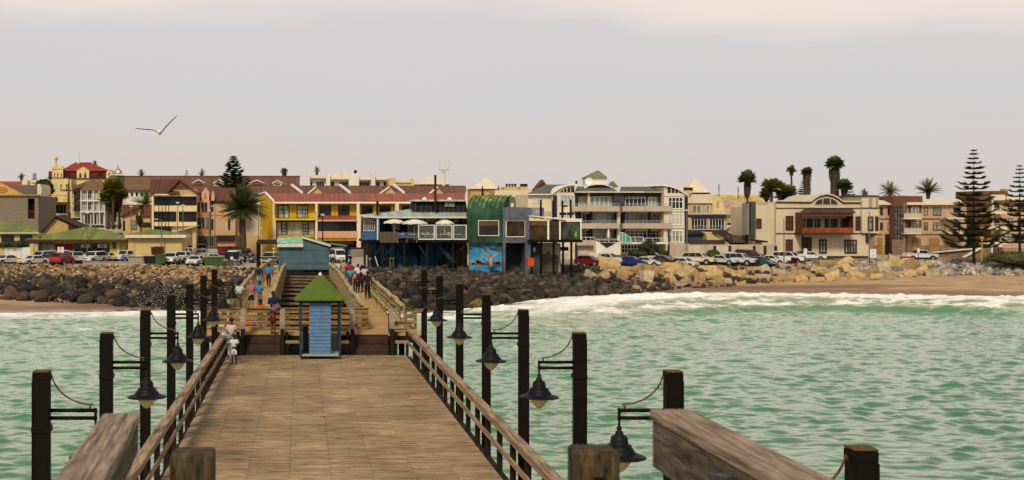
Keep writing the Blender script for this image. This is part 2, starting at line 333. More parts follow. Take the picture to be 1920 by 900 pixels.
def siltf(X, Y):
    wl = np.interp(X, SX, S_W); d = wl-Y+3*(fbm(X*.1, Y*.3, 3, 12)-.5)
    return np.clip(smooth(32, 22, d)*smooth(14, 26, X)*.9+smooth(7, 1, d), 0, 1)
grid('sea', xs, ys, seaf, sm, {'foam': lambda X, Y: foamf(X, Y)**.55, 'silt': siltf, 'shallow': lambda X, Y: smooth(95, 28, np.interp(X, SX, S_W)-Y)*.45})['kind'] = 'structure'
# ================= jetty =================
DK = 51.0
mb = MB(); random.seed(3)
y = 3.0; row = 0
while y < DK:
    for k in range(8):
        x0 = -3.10+k*.95; j = random.uniform(-.004, .004)
        mb.box(x0+.003, x0+.947, y+.004, y+.116+random.uniform(-.012, .004)-(.022 if random.random() < .04 else 0), -.06, j+random.choice((0,0,0,.006)))
    y += .125; row += 1
o = mb.build('deck', deckwood); o['kind'] = 'structure'
mb = MB()
for k in range(9): mb.box(-3.2+k*.97, -3.05+k*.97, 3, DK, -.4, -.075)
for i in range(10): mb.box(-3.3, 4.7, 5.3+i*5.25, 5.6+i*5.25, -.8, -.41)
tag(mb.build('jetty_substructure', darkwood), 'dark timber joists and crossbeams carrying the deck boards', 'jetty frame')
# deck railings
def railing(side, X, xin, label):
    r = empty('railing', (X, 27, 0), label, 'railing', 'wooden railings of the deck')
    s = side; n = 0
    bays = [5.15+5.25*k for k in range(0, 9)]+[DK]
    for a, b in zip(bays[:-1], bays[1:]):
        if b-a < .5: continue
        t = MB(); z = 1.1+random.uniform(-.012, .012)
        t.box(-.11, .11, a-27+.01, b-27-.01, z-.05, z); t.box(-s*.09, -s*.05, a-27+.01, b-27-.01, z-.19, z-.052)
        t.build('top_rail', railwood, r, bevel=.008)
        t = MB(); t.box(-s*.10, -s*.055, a-27+.02, b-27-.02, .47, .60); t.build('mid_rail', railwood, r, bevel=.006)
    yy = 5.3
    while yy < DK-.2:
        t = MB(); t.box(-.05, .07*1, yy-27-.06, yy-27+.06, -.6, 1.045); t.build('post', darkwood, r, bevel=.008)
        yy += 1.75
railing(-1, -3.15, 0, 'wooden railing along the left edge of the deck')
railing(1, 4.65, 0, 'wooden railing along the right edge of the deck')
# lamps on posts
def lamp_post(d, X, s, label, proto={}):      # s: +1 lamp hangs towards +x
    r = empty('lamp_post', (X, d, 0), label, 'lamp post', 'lamp posts along both sides of the deck')
    if s not in proto:
        P = {}
        m = MB(); m.box(-.1, .1, -.1, .1, -4.5, 3.80)
        for q in (-.1, .1): m.box(q-.012, q+.012, -.112, -.101, -4.5, 3.70)
        P['post'] = m.mesh('post', black, bevel=.008)
        m = MB(); m.box(-.108, .108, -.108, .108, 3.802, 3.822); P['cap'] = m.mesh('cap', rust, bevel=.008)
        m = MB(); m.box(-.106, .106, -.106, .106, 3.70, 3.798); P['top_collar'] = m.mesh('top_collar', black, bevel=.006)
        m = MB(); m.box(-.118, .118, -.118, .118, 3.02, 3.10); P['collar'] = m.mesh('collar', black, bevel=.006)
        m = MB(); m.tube([(s*.1,0,3.30),(s*.72,0,3.30)], .026, 8); m.tube([(s*.1,0,3.20),(s*.72,0,3.20)], .026, 8); m.tube([(s*.70,0,3.33),(s*.70,0,3.17)], .02, 6); P['arm'] = m.mesh('arm', black, True)
        m = MB(); pts = [(s*(.135+.5*(1-math.cos(t*math.pi/2))**.9), 0, 3.77-.39*math.sin(t*math.pi/2)) for t in [i/10 for i in range(11)]]
        pts = [(s*.115,0,3.70)]+[(s*.135,0,3.76)]+pts[1:]+[(s*.665,0,3.38)]; m.tube(pts, .012, 6); m.tube([(s*.63,0,3.38),(s*.63,0,3.3)], .014, 6); P['brace'] = m.mesh('brace', rust, True)
        m = MB(); q = s*.70
        m.tube([(q,0,3.18),(q,0,3.04)], .017, 6)
        m.lathe([(.001,3.1),(.03,3.09),(.035,3.06),(.022,3.04),(.045,3.03),(.055,3.0),(.055,2.985),(.085,2.975),(.105,2.95),(.113,2.90),(.118,2.86),(.155,2.85),(.165,2.82),(.20,2.775),(.215,2.755),(.218,2.74),(.24,2.735),(.30,2.718),(.345,2.695),(.345,2.688),(.29,2.70),(.2,2.72),(.001,2.73)], (q,0,0), 28)
        P['shade'] = m.mesh('shade', M('lamp shade enamel', (.006,.006,.008), .5, .3, 6, spec=.14), True)
        m = MB(); m.lathe([(.175,2.715),(.172,2.675),(.15,2.63),(.10,2.56),(.045,2.505),(.001,2.49)], (q,0,0), 24); P['globe'] = m.mesh('globe', lampglass, True)
        proto[s] = P
    P = proto[s]
    for k in ('post', 'cap', 'collar', 'top_collar', 'arm', 'brace'): link(k, P[k], r)
    sh = link('shade', P['shade'], r); link('globe', P['globe'], sh)
ordn = ['nearest', 'second nearest', 'third nearest', 'fourth nearest', 'fifth nearest', 'sixth nearest', 'seventh nearest', 'farthest']
for k in range(8):
    D = 10.4+5.25*k
    lamp_post(D, 4.86, -1, 'black post with hanging lamp, %s in the row beside the right railing' % ordn[k])
for k in range(1, 8):
    D = 10.4+5.25*k
    lamp_post(D, -3.37, 1, 'black post with hanging lamp, %s in the row beside the left railing' % (ordn[k-1] if k < 7 else 'farthest'))
# foreground handrails
def hand(x0, x1, yend, top, label, rot, s):
    r = empty('handrail', ((x0+x1)/2, yend, 0), label, 'handrail', 'bleached handrails of the viewing stair', R(rot)); h = (x1-x0)/2
    t = MB(); n = 3
    for i in range(n):
        a = -h+i*2*h/n; t.box(a+.0008, a+2*h/n-.0008, -3.6, 0, top-.036, top-random.uniform(0,.0015))
    t.build('cap_board', greywood, r, bevel=.004)
    t = MB(); t.box(s*h-.026, s*h-.004 if s < 0 else s*h-.004, 0, 0, 0, 0) if 0 else None
    a, b = sorted((s*(h-.045), s*(h-.005)))
    t.box(a, b, -3.6, -.02, top-(.20 if s < 0 else .135), top-.038); t.build('side_board', sidewood, r, bevel=.004)
    if s < 0: t = MB(); t.box(a, b, -3.6, -.03, top-.62, top-.46); t.build('lower_board', sidewood, r, bevel=.004)
    for yy in (-.12, -1.9):
        t = MB(); t.box(-h+.012 if s > 0 else -h+.05, h-.05 if s > 0 else h-.012, yy-.05, yy+.05, 0, top-.038); t.build('post', darkwood if s > 0 else postwood, r, bevel=.004)
hand(-.692, -.56, 4.2, 5.8-.68, 'bleached wooden handrail end with dark post, left foreground', 2.6, 1)
hand(1.222, 1.362, 4.2, 5.8-.665, 'bleached wooden handrail with dark lamp on its side, right foreground', 0, -1)
for X, z, lb in ((-.386, 4.965, 'weathered square timber post in front of the deck, left of the two'), (1.055, 4.975, 'weathered square timber post in front of the deck, right of the two')):
    r = empty('timber_post', (X, 4.32, 0), lb, 'post', 'square timber posts in the foreground')
    t = MB(); t.box(-.077, .077, -.077, .077, 0, z); t.build('shaft', postwood, r, bevel=.01)
    t = MB(); t.box(-.018, .018, -.086, -.078, z-.13, z-.09); t.build('bolt', black, r)
r = empty('step_light', (1.165, 3.3, 5.06), 'dark hooded lamp fixed to the side of the handrail', 'step light')
t = MB(); t.lathe([(.001,.055),(.022,.055),(.05,.025),(.052,.0),(.052,-.05),(.046,-.06),(.001,-.06)], (0,0,-.02), 8); t.build('hood', M('step light hood', (.03,.028,.032), .35, .1), r)
t = MB(); t.lathe([(.04,-.08),(.035,-.11),(.001,-.12)], (0,0,0), 8); t.build('lens', glass, r)
# platform behind the deck, walkways
ZW = .8
def walkz(Y): return ZW if Y < 92 else ZW-1.1*(min(Y, 150)-92)/58
def walkway(x0, x1, y0, label):
    r = empty('walkway', ((x0+x1)/2, y0, 0), label, 'walkway', 'raised timber walkways to the shore'); cx = (x0+x1)/2
    m = MB(); y = 0
    while y < 152-y0:
        z = walkz(y0+y); m.box(x0-cx, x1-cx, y+.006, y+.144, z-.05, z+random.uniform(-.006, .004)); y += .15
    m.build('boards', floorwood, r)
    m = MB()
    for k in range(24):
        yy = 1+k*4.1
        if y0+yy > 152: break
        z = walkz(y0+yy)
        for xx in (x0-cx+.15, x1-cx-.15): m.box(xx-.12, xx+.12, yy-.12, yy+.12, -5, z-.42)
        m.box(x0-cx-.1, x1-cx+.1, yy-.13, yy+.13, z-.41, z-.2)
    for xx in (x0-cx+.15, x1-cx-.15): m.beam((xx,0,ZW-.13), (xx,92-y0,ZW-.13), .15, .13); m.beam((xx,92-y0,ZW-.13), (xx,150-y0,-.3-.13), .15, .13)
    m.build('trestle', darkwood, r)
    return r
wl = walkway(-3.35, -1.56, 51.9, 'raised walkway of yellowish boards left of the blue hut')
wr = walkway(2.9, 4.62, 51.9, 'raised walkway of yellowish boards right of the blue hut')
def parapet(X, y0, y1, closed, label, mid=True):
    r = empty('parapet', (X, y0, 0), label, 'parapet', 'timber parapets of the raised walkways'); n = 0
    ys = list(np.arange(y0, y1, 2.4))+[y1]; zz = [walkz(q)+1.08+.045*math.sin(q*.9+X)+random.uniform(-.02, .02) for q in ys]; xx = [random.uniform(-.03, .03) for q in ys]
    m = MB()
    for i in range(len(ys)-1): m.beam((xx[i], ys[i]-y0, zz[i]), (xx[i+1], ys[i+1]-y0, zz[i+1]), .22, .07)
    m.build('cap_rail', yelwoody, r)
    m = MB()
    if closed:
        q = y0
        while q < y1:
            z = walkz(q); m.box(-.02, .02, q-y0, q-y0+.14, z-.25, z+1.03); q += .15
        m.build('boarding', yelwoody, r)
    else:
        for i in range(len(ys)-1):
            for h in (.42, .75): m.beam((xx[i], ys[i]-y0, zz[i]-1.08+h), (xx[i+1], ys[i+1]-y0, zz[i+1]-1.08+h), .05, .14)
        m.build('mid_rail', yelwoody, r)
    for i, q in enumerate(ys[:-1]):
        z = walkz(q); t = MB(); t.box(xx[i]-.06+.09, xx[i]+.06+.09, q-y0-.06, q-y0+.06, z-.5, zz[i]-.05); t.build('post', yelwoody, r)
parapet(-3.42, 54.0, 148, False, 'open wavy timber parapet on the outer left side of the left walkway')
parapet(-1.48, 54.0, 116, True, 'boarded timber parapet between left walkway and dark beams')
parapet(2.82, 54.0, 116, True, 'boarded timber parapet between dark beams and right walkway')
parapet(4.66, 54.8, 148, False, 'open timber parapet on the outer right side of the right walkway')
# second, lower rail of the right walkway (inner bench-like rail)
r = empty('guard_rail', (4.2, 54, 0), 'low inner handrail running beside the right walkway parapet', 'guard rail')
m = MB(); m.beam((.2, 0, 1.25), (.25, 40, 1.3), .16, .06); m.build('rail', yelwoody, r)
for k in range(10): t = MB(); t.box(.17, .27, k*4.3, k*4.3+.1, .75, 1.22); t.build('post', yelwoody, r)
# landing between ramps and railing
m = MB(); y = 51.9
while y < 54.0:
    m.box(-4.2, 5.25, y+.004, y+.146, ZW-.06, ZW+random.uniform(-.004,.003)-.008); y += .15
o = m.build('landing', floorwood); o['kind'] = 'structure'
m = MB()
for x in (-4.1, -2.4, -.8, .7, 2.3, 3.8, 5.1):
    m.box(x-.12, x+.12, 52.3, 52.55, -5, .52)
m.box(-4.2, 5.25, 51.92, 52.1, .45, .72); m.box(-4.2, 5.25, 53.7, 53.9, .45, .72)
tag(m.build('landing_trestle', darkwood), 'dark timber trestle under the landing behind the kiosk', 'trestle')
# ramps with hump-backed side panels
for x0, x1, lb in ((-2.33, -.86, 'dark boarded ramp to the left walkway landing'), (2.33, 3.78, 'dark boarded ramp to the right walkway landing')):
    r = empty('ramp', ((x0+x1)/2, DK, 0), lb, 'ramp', 'dark ramps up to the landing'); h = (x1-x0)/2
    m = MB()
    for i in range(8):
        a, b = i/8, (i+1)/8
        m.hexa([(-h, .02+a*.86, a*ZW-.05), (h, .02+a*.86, a*ZW-.05), (h, b*.86+.01, b*ZW-.055), (-h, b*.86+.01, b*ZW-.055), (-h, .02+a*.86, a*ZW), (h, .02+a*.86, a*ZW), (h, b*.86+.01, b*ZW-.008), (-h, b*.86+.01, b*ZW-.008)])
    m.build('boards', M('dark ramp boards', (.035,.02,.013), .85, .3, 3, .2, island=.3, spec=.15), r)
for X, lb in ((-2.45, 'left side of the left ramp'), (-.76, 'right side of the left ramp'), (2.22, 'left side of the right ramp'), (3.9, 'right side of the right ramp')):
    r = empty('ramp_balustrade', (X, DK, 0), 'curved hump-backed timber panel on the '+lb, 'balustrade', 'hump-backed side panels of the ramps')
    cur = [(-.03, 1.12)]+[(-.03+1.25*(1-math.cos(t)), 1.12+.76*math.sin(t)) for t in [i*math.pi/18 for i in range(1, 10)]]+[(1.5, 1.85), (1.9, 1.78)]
    m = MB(); m.prism([(0, 0)]+[(y, z-.03) for y, z in cur]+[(1.9, ZW), (.86, ZW-.05)], 0, -.03, .03); m.build('panel', M('grey ramp panel', (.10,.07,.055), .85, .25, 5, island=.1, pat=(1,.14,.1,.6)), r)
    m = MB()
    for (ya, za), (yb, zb) in zip(cur[:-1], cur[1:]): m.beam((0, ya, za), (0, yb, zb), .22, .045)
    m.build('cap', greywood, r)
    m = MB(); m.box(-.08, .08, -.1, -.035, -.4, 1.1); m.build('front_post', darkwood, r)
# low fences at the end of the deck and on the landing
def fence(name, x0, x1, Y, base, rails, mat, label, hh=.13, top=.09, posts=None):
    r = empty(name, ((x0+x1)/2, Y, base), label, 'fence', 'cross fences at the end of the deck'); c = (x0+x1)/2
    for z in rails:
        t = MB(); t.box(x0-c, x1-c, -.03, .01, z-hh, z); t.build('rail', mat, r)
    t = MB(); t.box(x0-c-.02, x1-c+.02, -.09, .09, rails[0]+.004, rails[0]+.05); t.build('cap', mat, r)
    n = max(2, int((x1-x0)/1.1)+1)
    for i in range(n):
        x = x0-c+.06+(x1-x0-.12)*i/(n-1); t = MB(); t.box(x-.06, x+.06, .015, .12, -.4, rails[0]); t.build('post', darkwood if mat != yelwood else mat, r)
fence('fence', -.64, 2.08, DK+.1, 0, (1.12, .62), railwood, 'low grey fence across the deck end behind the kiosk')
fence('fence', 4.02, 4.62, DK+.1, 0, (1.12, .62), railwood, 'short low fence between right ramp and right railing')
fence('fence', -3.12, -2.58, DK+.1, 0, (1.12, .62), railwood, 'short low fence between left railing and left ramp')
fence('fence', -4.2, 3.05, 53.85, ZW, (.95, .68, .42, .16), yelwood, 'long yellowish board fence closing the landing behind the ramps', .17)
fence('fence', 4.7, 5.25, 54.1, ZW, (.95, .68, .42, .16), yelwood, 'short yellowish board fence at the near end of right walkway', .17)
fence('fence', 3.98, 4.9, 52.6, ZW, (.45, .1), yelwood, 'low yellowish fence beside the right ramp top', .15)
# dark beams between the walkways
r = empty('open_beams', (.67, 54, 0), 'dark stepped crossbeams of the unfloored jetty between the walkways', 'jetty beams')
for k in range(13):
    yy = 2+k*4.55; z = .12+k*.035
    t = MB(); t.box(-2.05, 2.05, yy, yy+.22, z-.15, z); t.build('crossbeam', M('crossbeam wood', (.06,.04,.025), .85, .35, 3, .2, stretch=(.5,4,4), col2=(.20,.14,.08)), r)
    for q in (-1.9, -.6, .7, 1.9): t = MB(); t.box(q-.1, q+.1, yy+.02, yy+.2, -5, z-.151); t.build('pile', darkwood, r)
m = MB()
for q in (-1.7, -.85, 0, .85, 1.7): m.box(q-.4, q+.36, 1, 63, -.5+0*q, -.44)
m.build('under_shade', M('pitch black planking', (.006,.005,.004), .95, .3, spec=.03), r)  # black slats added in place of the deep shade below the open beams
# ================= kiosk =================
ky = 49.4
r = empty('kiosk', ((600-VX)*ky/F, ky+.72, 0), 'small blue kiosk on wheels with green pyramid roof', 'kiosk')
kx = (600-VX)*ky/F
def X_(p): return (p-VX)*ky/F-kx
def Z_(p): return EYE-(p-HZ)*ky/F
bluew = M('blue kiosk boards', (.095,.185,.33), .65, .15, 3, streak=.2)
m = MB(); n = 15; z0, z1 = Z_(664), Z_(564)
for i in range(n):
    a = z0+(z1-z0)*i/n; b = z0+(z1-z0)*(i+1)/n
    m.hexa([(X_(580),-.74,a),(X_(620),-.74,a),(X_(620),-.68,a),(X_(580),-.68,a),(X_(580),-.71,b),(X_(620),-.71,b),(X_(620),-.68,b),(X_(580),-.68,b)])
m.build('front_panel', bluew, r)
blackblue = M('dark blue frame', (.02,.035,.06), .5, .2)
m = MB()
for x in (X_(563.5), X_(637)):
    for y in (-.72, .72): m.box(x-.05, x+.05, y-.05, y+.05, .16, z1)
m.box(X_(562), X_(638), -.77, -.67, z1-.1, z1); m.build('frame', blackblue, r)
m = MB(); m.box(X_(562), X_(638), -.74, .74, .14, .22); m.build('floor', M('kiosk floor', (.30,.33,.28), .7), r)
m = MB(); m.box(X_(566), X_(634), .6, .66, .22, .95); m.build('rear_panel', M('kiosk rear panel', (.12,.14,.10), .7), r)
m = MB(); m.box(X_(564), X_(580), -.55, .6, .22, .26); m.box(X_(567), X_(578), -.1, .3, .26, 1.3); m.build('stored_goods', M('black fabric', (.012,.012,.014), .9), r)
e = X_(553.5); e2 = X_(647.5); ez = Z_(561); az = Z_(513.5); cx = X_(601); d = 1.02
rf = MB(); rf.add([(e,-d,ez),(e2,-d,ez),(e2,d,ez),(e,d,ez),(cx,0,az)], [(0,1,4),(1,2,4),(2,3,4),(3,0,4)]); rf.add([(e,-d,ez-.04),(e2,-d,ez-.04),(e2,d,ez-.04),(e,d,ez-.04)], [(0,1,2,3)])
for a, b in (((e,-d),(e2,-d)),((e2,-d),(e2,d)),((e2,d),(e,d)),((e,d),(e,-d))): rf.beam((*a,ez-.02), (*b,ez-.02), .05, .05)
ro = rf.build('roof', M('green canvas roof', (.085,.13,.018), .7, .12, 2.5, streak=.3), r)
m = MB(); m.lathe([(.11,az-.11),(.06,az-.03),(.001,az+.06)], (cx,0,0), 6); m.build('finial', white, ro)
for x in (X_(567), X_(631)):
    for y in (-.62, .55):
        m = MB(); m.tube([(x-.07,y,.075),(x+.07,y,.075)], .075, 10); m.box(x-.09, x+.09, y-.03, y+.03, .08, .16); m.build('wheel', rubber, r)
# ================= blue hut at the shore end =================
hy = 118.0
r = empty('boarded_hut', (wx(570, hy), hy+1.6, .6), 'blue-green boarded hut with two roofs at the shore end of the jetty', 'hut')
def hx(p, d=0): return (p-VX)*(hy+d)/F-wx(570, hy)
def hzz(p, d=0): return EYE-(p-HZ)*(hy+d)/F-.6
hutm = M('blue green boards', (.070,.125,.155), .75, .15, 2, streak=.3, pat=(2,.17,.12,.7))
teal = M('teal roof sheet', (.17,.42,.30), .6, .25, 1.5, col2=(.28,.50,.36))
white2 = M('weathered white trim', (.58,.56,.49), .7, .15)
m = MB(); m.box(hx(522), hx(568), -1.6, 1.6, hzz(506), hzz(461)); m.mat(0); m.prism([(hx(568.3),hzz(506)),(hx(617),hzz(506)),(hx(617),hzz(459)),(hx(568.3),hzz(444))], 1, -1.75, 1.6); m.build('wall', hutm, r)
m = MB(); m.hexa([(hx(520),-1.95,hzz(459.5)),(hx(568),-1.95,hzz(459.5)),(hx(568),1.4,hzz(448)),(hx(520),1.4,hzz(448)),(hx(520),-1.95,hzz(458)),(hx(568),-1.95,hzz(458)),(hx(568),1.4,hzz(445.5)),(hx(520),1.4,hzz(445.5))]); rf = m.build('roof', teal, r)
m = MB(); m.box(hx(520), hx(568.5), -2.03, -1.96, hzz(463), hzz(457.5)); m.box(hx(520)-.02, hx(521.2), -1.95, -1.6, hzz(461), hzz(447)); m.build('fascia', white2, rf)
m = MB(); m.prism([(hx(566.5),hzz(443.5)),(hx(620),hzz(459)),(hx(620),hzz(458)),(hx(566.5),hzz(441.5))], 1, -2.0, 1.9); m.prism([(hx(620),hzz(458.5)),(hx(652),hzz(463)),(hx(652),hzz(461)),(hx(620),hzz(456.5))], 1, -1.0, 1.9); rf = m.build('roof', M('green roof sheet', (.09,.24,.10), .6, .25), r)
m = MB(); m.prism([(hx(566.5),hzz(446.5)),(hx(620),hzz(462.5)),(hx(620),hzz(459)),(hx(566.5),hzz(443))], 1, -2.06, -2.005); m.build('fascia', white2, rf)
m = MB(); m.box(hx(480), hx(521), -2, 2, hzz(458), hzz(455)); m.box(hx(482), hx(519), -1.6, 1.6, hzz(454.9), hzz(450)); m.build('pergola_roof', M('dark boards', (.035,.025,.022), .8, .3), r)
m = MB()
for q, d in ((483,-1.7),(484,1.7),(651,-.8),(652,1.7)): m.box(hx(q)-.11, hx(q)+.11, d-.11, d+.11, hzz(508), hzz(458))
m.box(hx(484), hx(520), -1.65, -1.58, hzz(485), hzz(482)); m.build('pergola_post', black, r)
m = MB(); m.box(hx(522), hx(617), -1.5, 1.5, -5, hzz(506.5)); m.build('base', darkwood, r)
# seagull
sg = (wx(300,40), 40.0, wz(249.5,40)); r = empty('seagull', sg, 'white gull gliding with dark spread wings in the sky', 'seagull')
m = MB(); m.tube([(0,-.22,0.0),(0,-.19,.01),(0,-.13,.015),(0,0,0),(0,.16,0),(0,.30,.01)], [.008,.03,.045,.068,.045,.012], 10); m.build('body', M('gull body', (.85,.82,.76), .8, .05), r, True); m = MB(); m.ball((0,-.17,.035), (.05,.07,.05), 10, 8); m.build('head', M('gull body'), r, True)
def wing(pts, ch):
    m = MB(); n = len(pts)
    for i in range(n-1):
        (xa,za),(xb,zb) = pts[i], pts[i+1]; ca, cb = ch[i], ch[i+1]; sa, sb = .02*i, .02*(i+1)
        m.hexa([(xa,-ca*.4+sa,za-.008),(xb,-cb*.4+sb,zb-.006),(xb,cb*.6+sb,zb-.01),(xa,ca*.6+sa,za-.012),(xa,-ca*.4+sa,za+.012),(xb,-cb*.4+sb,zb+.009),(xb,cb*.6+sb,zb+.002),(xa,ca*.6+sa,za+.002)])
    m.build('wing', M('gull wing', (.07,.065,.065), .8, .15), r)
def gp(l): return [((x-300)*40/F, (249.5-y)*40/F) for x, y in l]
wing(gp([(298.5,249.5),(294,246.5),(287,243.8),(279,242.4),(270,242.0),(262,241.2),(253,240.2)]), [.2,.19,.17,.16,.13,.1,.03])
wing(gp([(302.5,248.5),(305.5,244.5),(309.5,239),(315,232.5),(321,226.5),(326,221.5),(331,217)]), [.2,.19,.17,.16,.13,.1,.03])
# ================= generators =================
def rockmesh(seed, block=False, sub=2, mat=None):
    b = bmesh.new(); rs = random.Random(seed)
    if block:
        bmesh.ops.create_cube(b, size=1)
        for v in b.verts: v.co += Vector([rs.uniform(-.11, .11) for _ in range(3)])
        bmesh.ops.bevel(b, geom=b.edges[:], offset=.07, segments=2, affect='EDGES', profile=.6)
        bmesh.ops.triangulate(b, faces=b.faces[:]); bmesh.ops.subdivide_edges(b, edges=b.edges[:], cuts=1, use_grid_fill=False)
        amp, fr = .06, 3.6
    else:
        bmesh.ops.create_icosphere(b, subdivisions=sub, radius=.5); amp, fr = .11, 1.7
        for _ in range(9):
            n = Vector([rs.gauss(0, 1) for _ in range(3)]).normalized(); dd = rs.uniform(.30, .42)
            for v in b.verts:
                t = v.co.dot(n)
                if t > dd: v.co -= n*(t-dd)*.85
    o = Vector((seed*3.1, seed*1.7, 0))
    for v in b.verts:
        k = 1+amp*2*mnoise.noise(v.co*fr*1.2+o)+amp*mnoise.noise(v.co*fr*3+o); v.co *= k
    me = bpy.data.meshes.new('rock'); b.to_mesh(me); b.free(); me.materials.append(mat)
    me.polygons.foreach_set('use_smooth', [not block]*len(me.polygons)); return me
def rockmat(name, objc=False, **k): return M(name, rough=.85, bump=.8, spec=.3, objcol=objc, **k)
darkrock = rockmat('dark basalt boulder', True, var=.55, scale=5)
yelrock = rockmat('yellow sandstone block', True, var=.32, scale=2.6)
tanrub = rockmat('tan rubble', col=(.12,.07,.035), col2=(.28,.19,.10), var=.5, scale=.8, island=.8)
darkrub = rockmat('dark rubble', col=(.022,.016,.012), col2=(.06,.047,.036), var=.5, scale=.8, island=.6)
greyrub = rockmat('grey rubble', col=(.12,.105,.09), col2=(.34,.29,.23), var=.5, scale=.8, island=.6)
def rubble(name, pts, mat, label, seed, cat='rubble'):      # pts: (x,y,z,size)
    rs = np.random.RandomState(seed); b = bmesh.new(); bmesh.ops.create_icosphere(b, subdivisions=1, radius=.5)
    base = np.array([v.co[:] for v in b.verts]); fc = np.array([[v.index for v in f.verts] for f in b.faces]); b.free()
    n = len(pts); P = np.array(pts); V = np.repeat(base[None], n, 0)*(1+rs.uniform(-.22, .22, (n, len(base), 1)))
    sc = P[:, 3][:, None, None]*rs.uniform(.55, 1.25, (n, 1, 3)); sc[:, :, 2] *= .75; V = V*sc
    a = rs.uniform(0, 6.28, n); ca, sa = np.cos(a)[:, None], np.sin(a)[:, None]
    X = V[:, :, 0]*ca-V[:, :, 1]*sa; Y = V[:, :, 0]*sa+V[:, :, 1]*ca; t = rs.uniform(-.5, .5, n)[:, None]
    Z = V[:, :, 2]+t*X; V = np.stack([X, Y, Z], -1)+P[:, None, :3]; Fc = (fc[None]+np.arange(n)[:, None, None]*len(base)).reshape(-1, 3)
    me = bpy.data.meshes.new(name); me.vertices.add(V.size//3); me.vertices.foreach_set('co', V.astype(np.float32).ravel())
    me.loops.add(Fc.size); me.loops.foreach_set('vertex_index', Fc.astype(np.int32).ravel()); me.polygons.add(len(Fc)); me.polygons.foreach_set('loop_start', np.arange(0, Fc.size, 3, dtype=np.int32))
    me.update(calc_edges=True); me.materials.append(mat); o = link(name, me); return tag(o, label, cat, kind='stuff')
# ---- trees ----
leafd = M('palm leaf', (.026,.038,.010), .6, .35, .7, island=.5, col2=(.12,.15,.035), spec=.3)
leafb = M('bright palm leaf', (.055,.075,.010), .6, .35, .7, island=.5, col2=(.24,.25,.04), spec=.3)  # brighter olive leaf colour of the fan palm clumps
pineleaf = M('pine needles', (.014,.021,.009), .7, .4, .8, island=.5, col2=(.045,.058,.024), spec=.2)
bark = M('palm trunk', (.07,.05,.035), .9, .4, 3, .5)
thatch = M('dead palm skirt', (.06,.04,.025), .95, .4, 2, island=.4)
bushleaf = M('bush leaves', (.018,.028,.008), .8, .4, .6, island=.5, col2=(.045,.06,.018), spec=.2)
def wxyz(px, pyb, Y): return (wx(px, Y), Y, wz(pyb, Y))
def frond(m, rs, c, az, el, ln, droop, wdt, n=9, pr=2):
    d = Vector((math.cos(az)*math.cos(el), math.sin(az)*math.cos(el), math.sin(el))); p = Vector(c); st = ln/n; side = Vector((-math.sin(az), math.cos(az), 0))
    for i in range(n):
        q = p+d*st; t = (i+.5)/n; w = wdt*math.sin(math.pi*min(1, .12+t*.86))**.7; dn = Vector((0, 0, -w*.45))
        for s in (-1, 1):
            for u in range(pr):
                o = p+(q-p)*(u/pr); tip = o+side*s*w+d*st*1.1+dn*rs.uniform(.6, 1.5); m.add([o, o+(q-p)*(.62/pr), tip], [(0, 1, 2)])
        m.add([p-side*.03, p+side*.03, q+side*.02, q-side*.02], [(0, 1, 2, 3)])
        p = q; d = (d+Vector((0, 0, -droop*st*(.5+t)))).normalized()
def date_palm(px, pyc, pyb, Y, rpx, label, n=70, mat=None, seed=1, trunkw=.5, skirt=True, name='date_palm', els=(-.35, 1.45)):
    X = wx(px, Y); zc = wz(pyc, Y); zb = min(wz(pyb, Y), zc-1); s = rpx*Y/F; rs = random.Random(seed)
    r = empty(name, (X, Y, zb), label, 'palm tree'); h = zc-zb
    m = MB(); k = 8; m.tube([(0.05*math.sin(i), 0, h*i/k) for i in range(k+1)], [trunkw*(1.15-.3*i/k) for i in range(k)]+[trunkw*1.3], 10); m.build('trunk', bark, r, True)
    m = MB()
    for i in range(n):
        az = rs.uniform(0, 6.283); el = rs.uniform(*els)
        frond(m, rs, (0, 0, h), az, el, s*rs.uniform(.85, 1.12), .55/s*rs.uniform(.8, 1.5), s*.19, 10)
    m.build('crown', mat or leafd, r)
def fan(m, rs, c, az, el, ln, sz):
    d = Vector((math.cos(az)*math.cos(el), math.sin(az)*math.cos(el), math.sin(el))); p = Vector(c); q = p+d*ln; side = d.cross(Vector((0,0,1))); side = side.normalized() if side.length > .01 else Vector((1,0,0)); up = side.cross(d)
    m.add([p-side*.02, p+side*.02, q], [(0,1,2)]); k = 11
    for i in range(k):
        a = -1.9+3.8*i/(k-1); dd = d*math.cos(a)+side*math.sin(a); dd = (dd+up*.25).normalized(); t = q+dd*sz*rs.uniform(.85, 1.1)+Vector((0,0,-sz*.25*rs.random())); b = q+dd*sz*.5
        nn = (d*math.cos(a+1.57)+side*math.sin(a+1.57))*sz*.2
        m.add([q, b-nn, t, b+nn], [(0,1,2,3)])
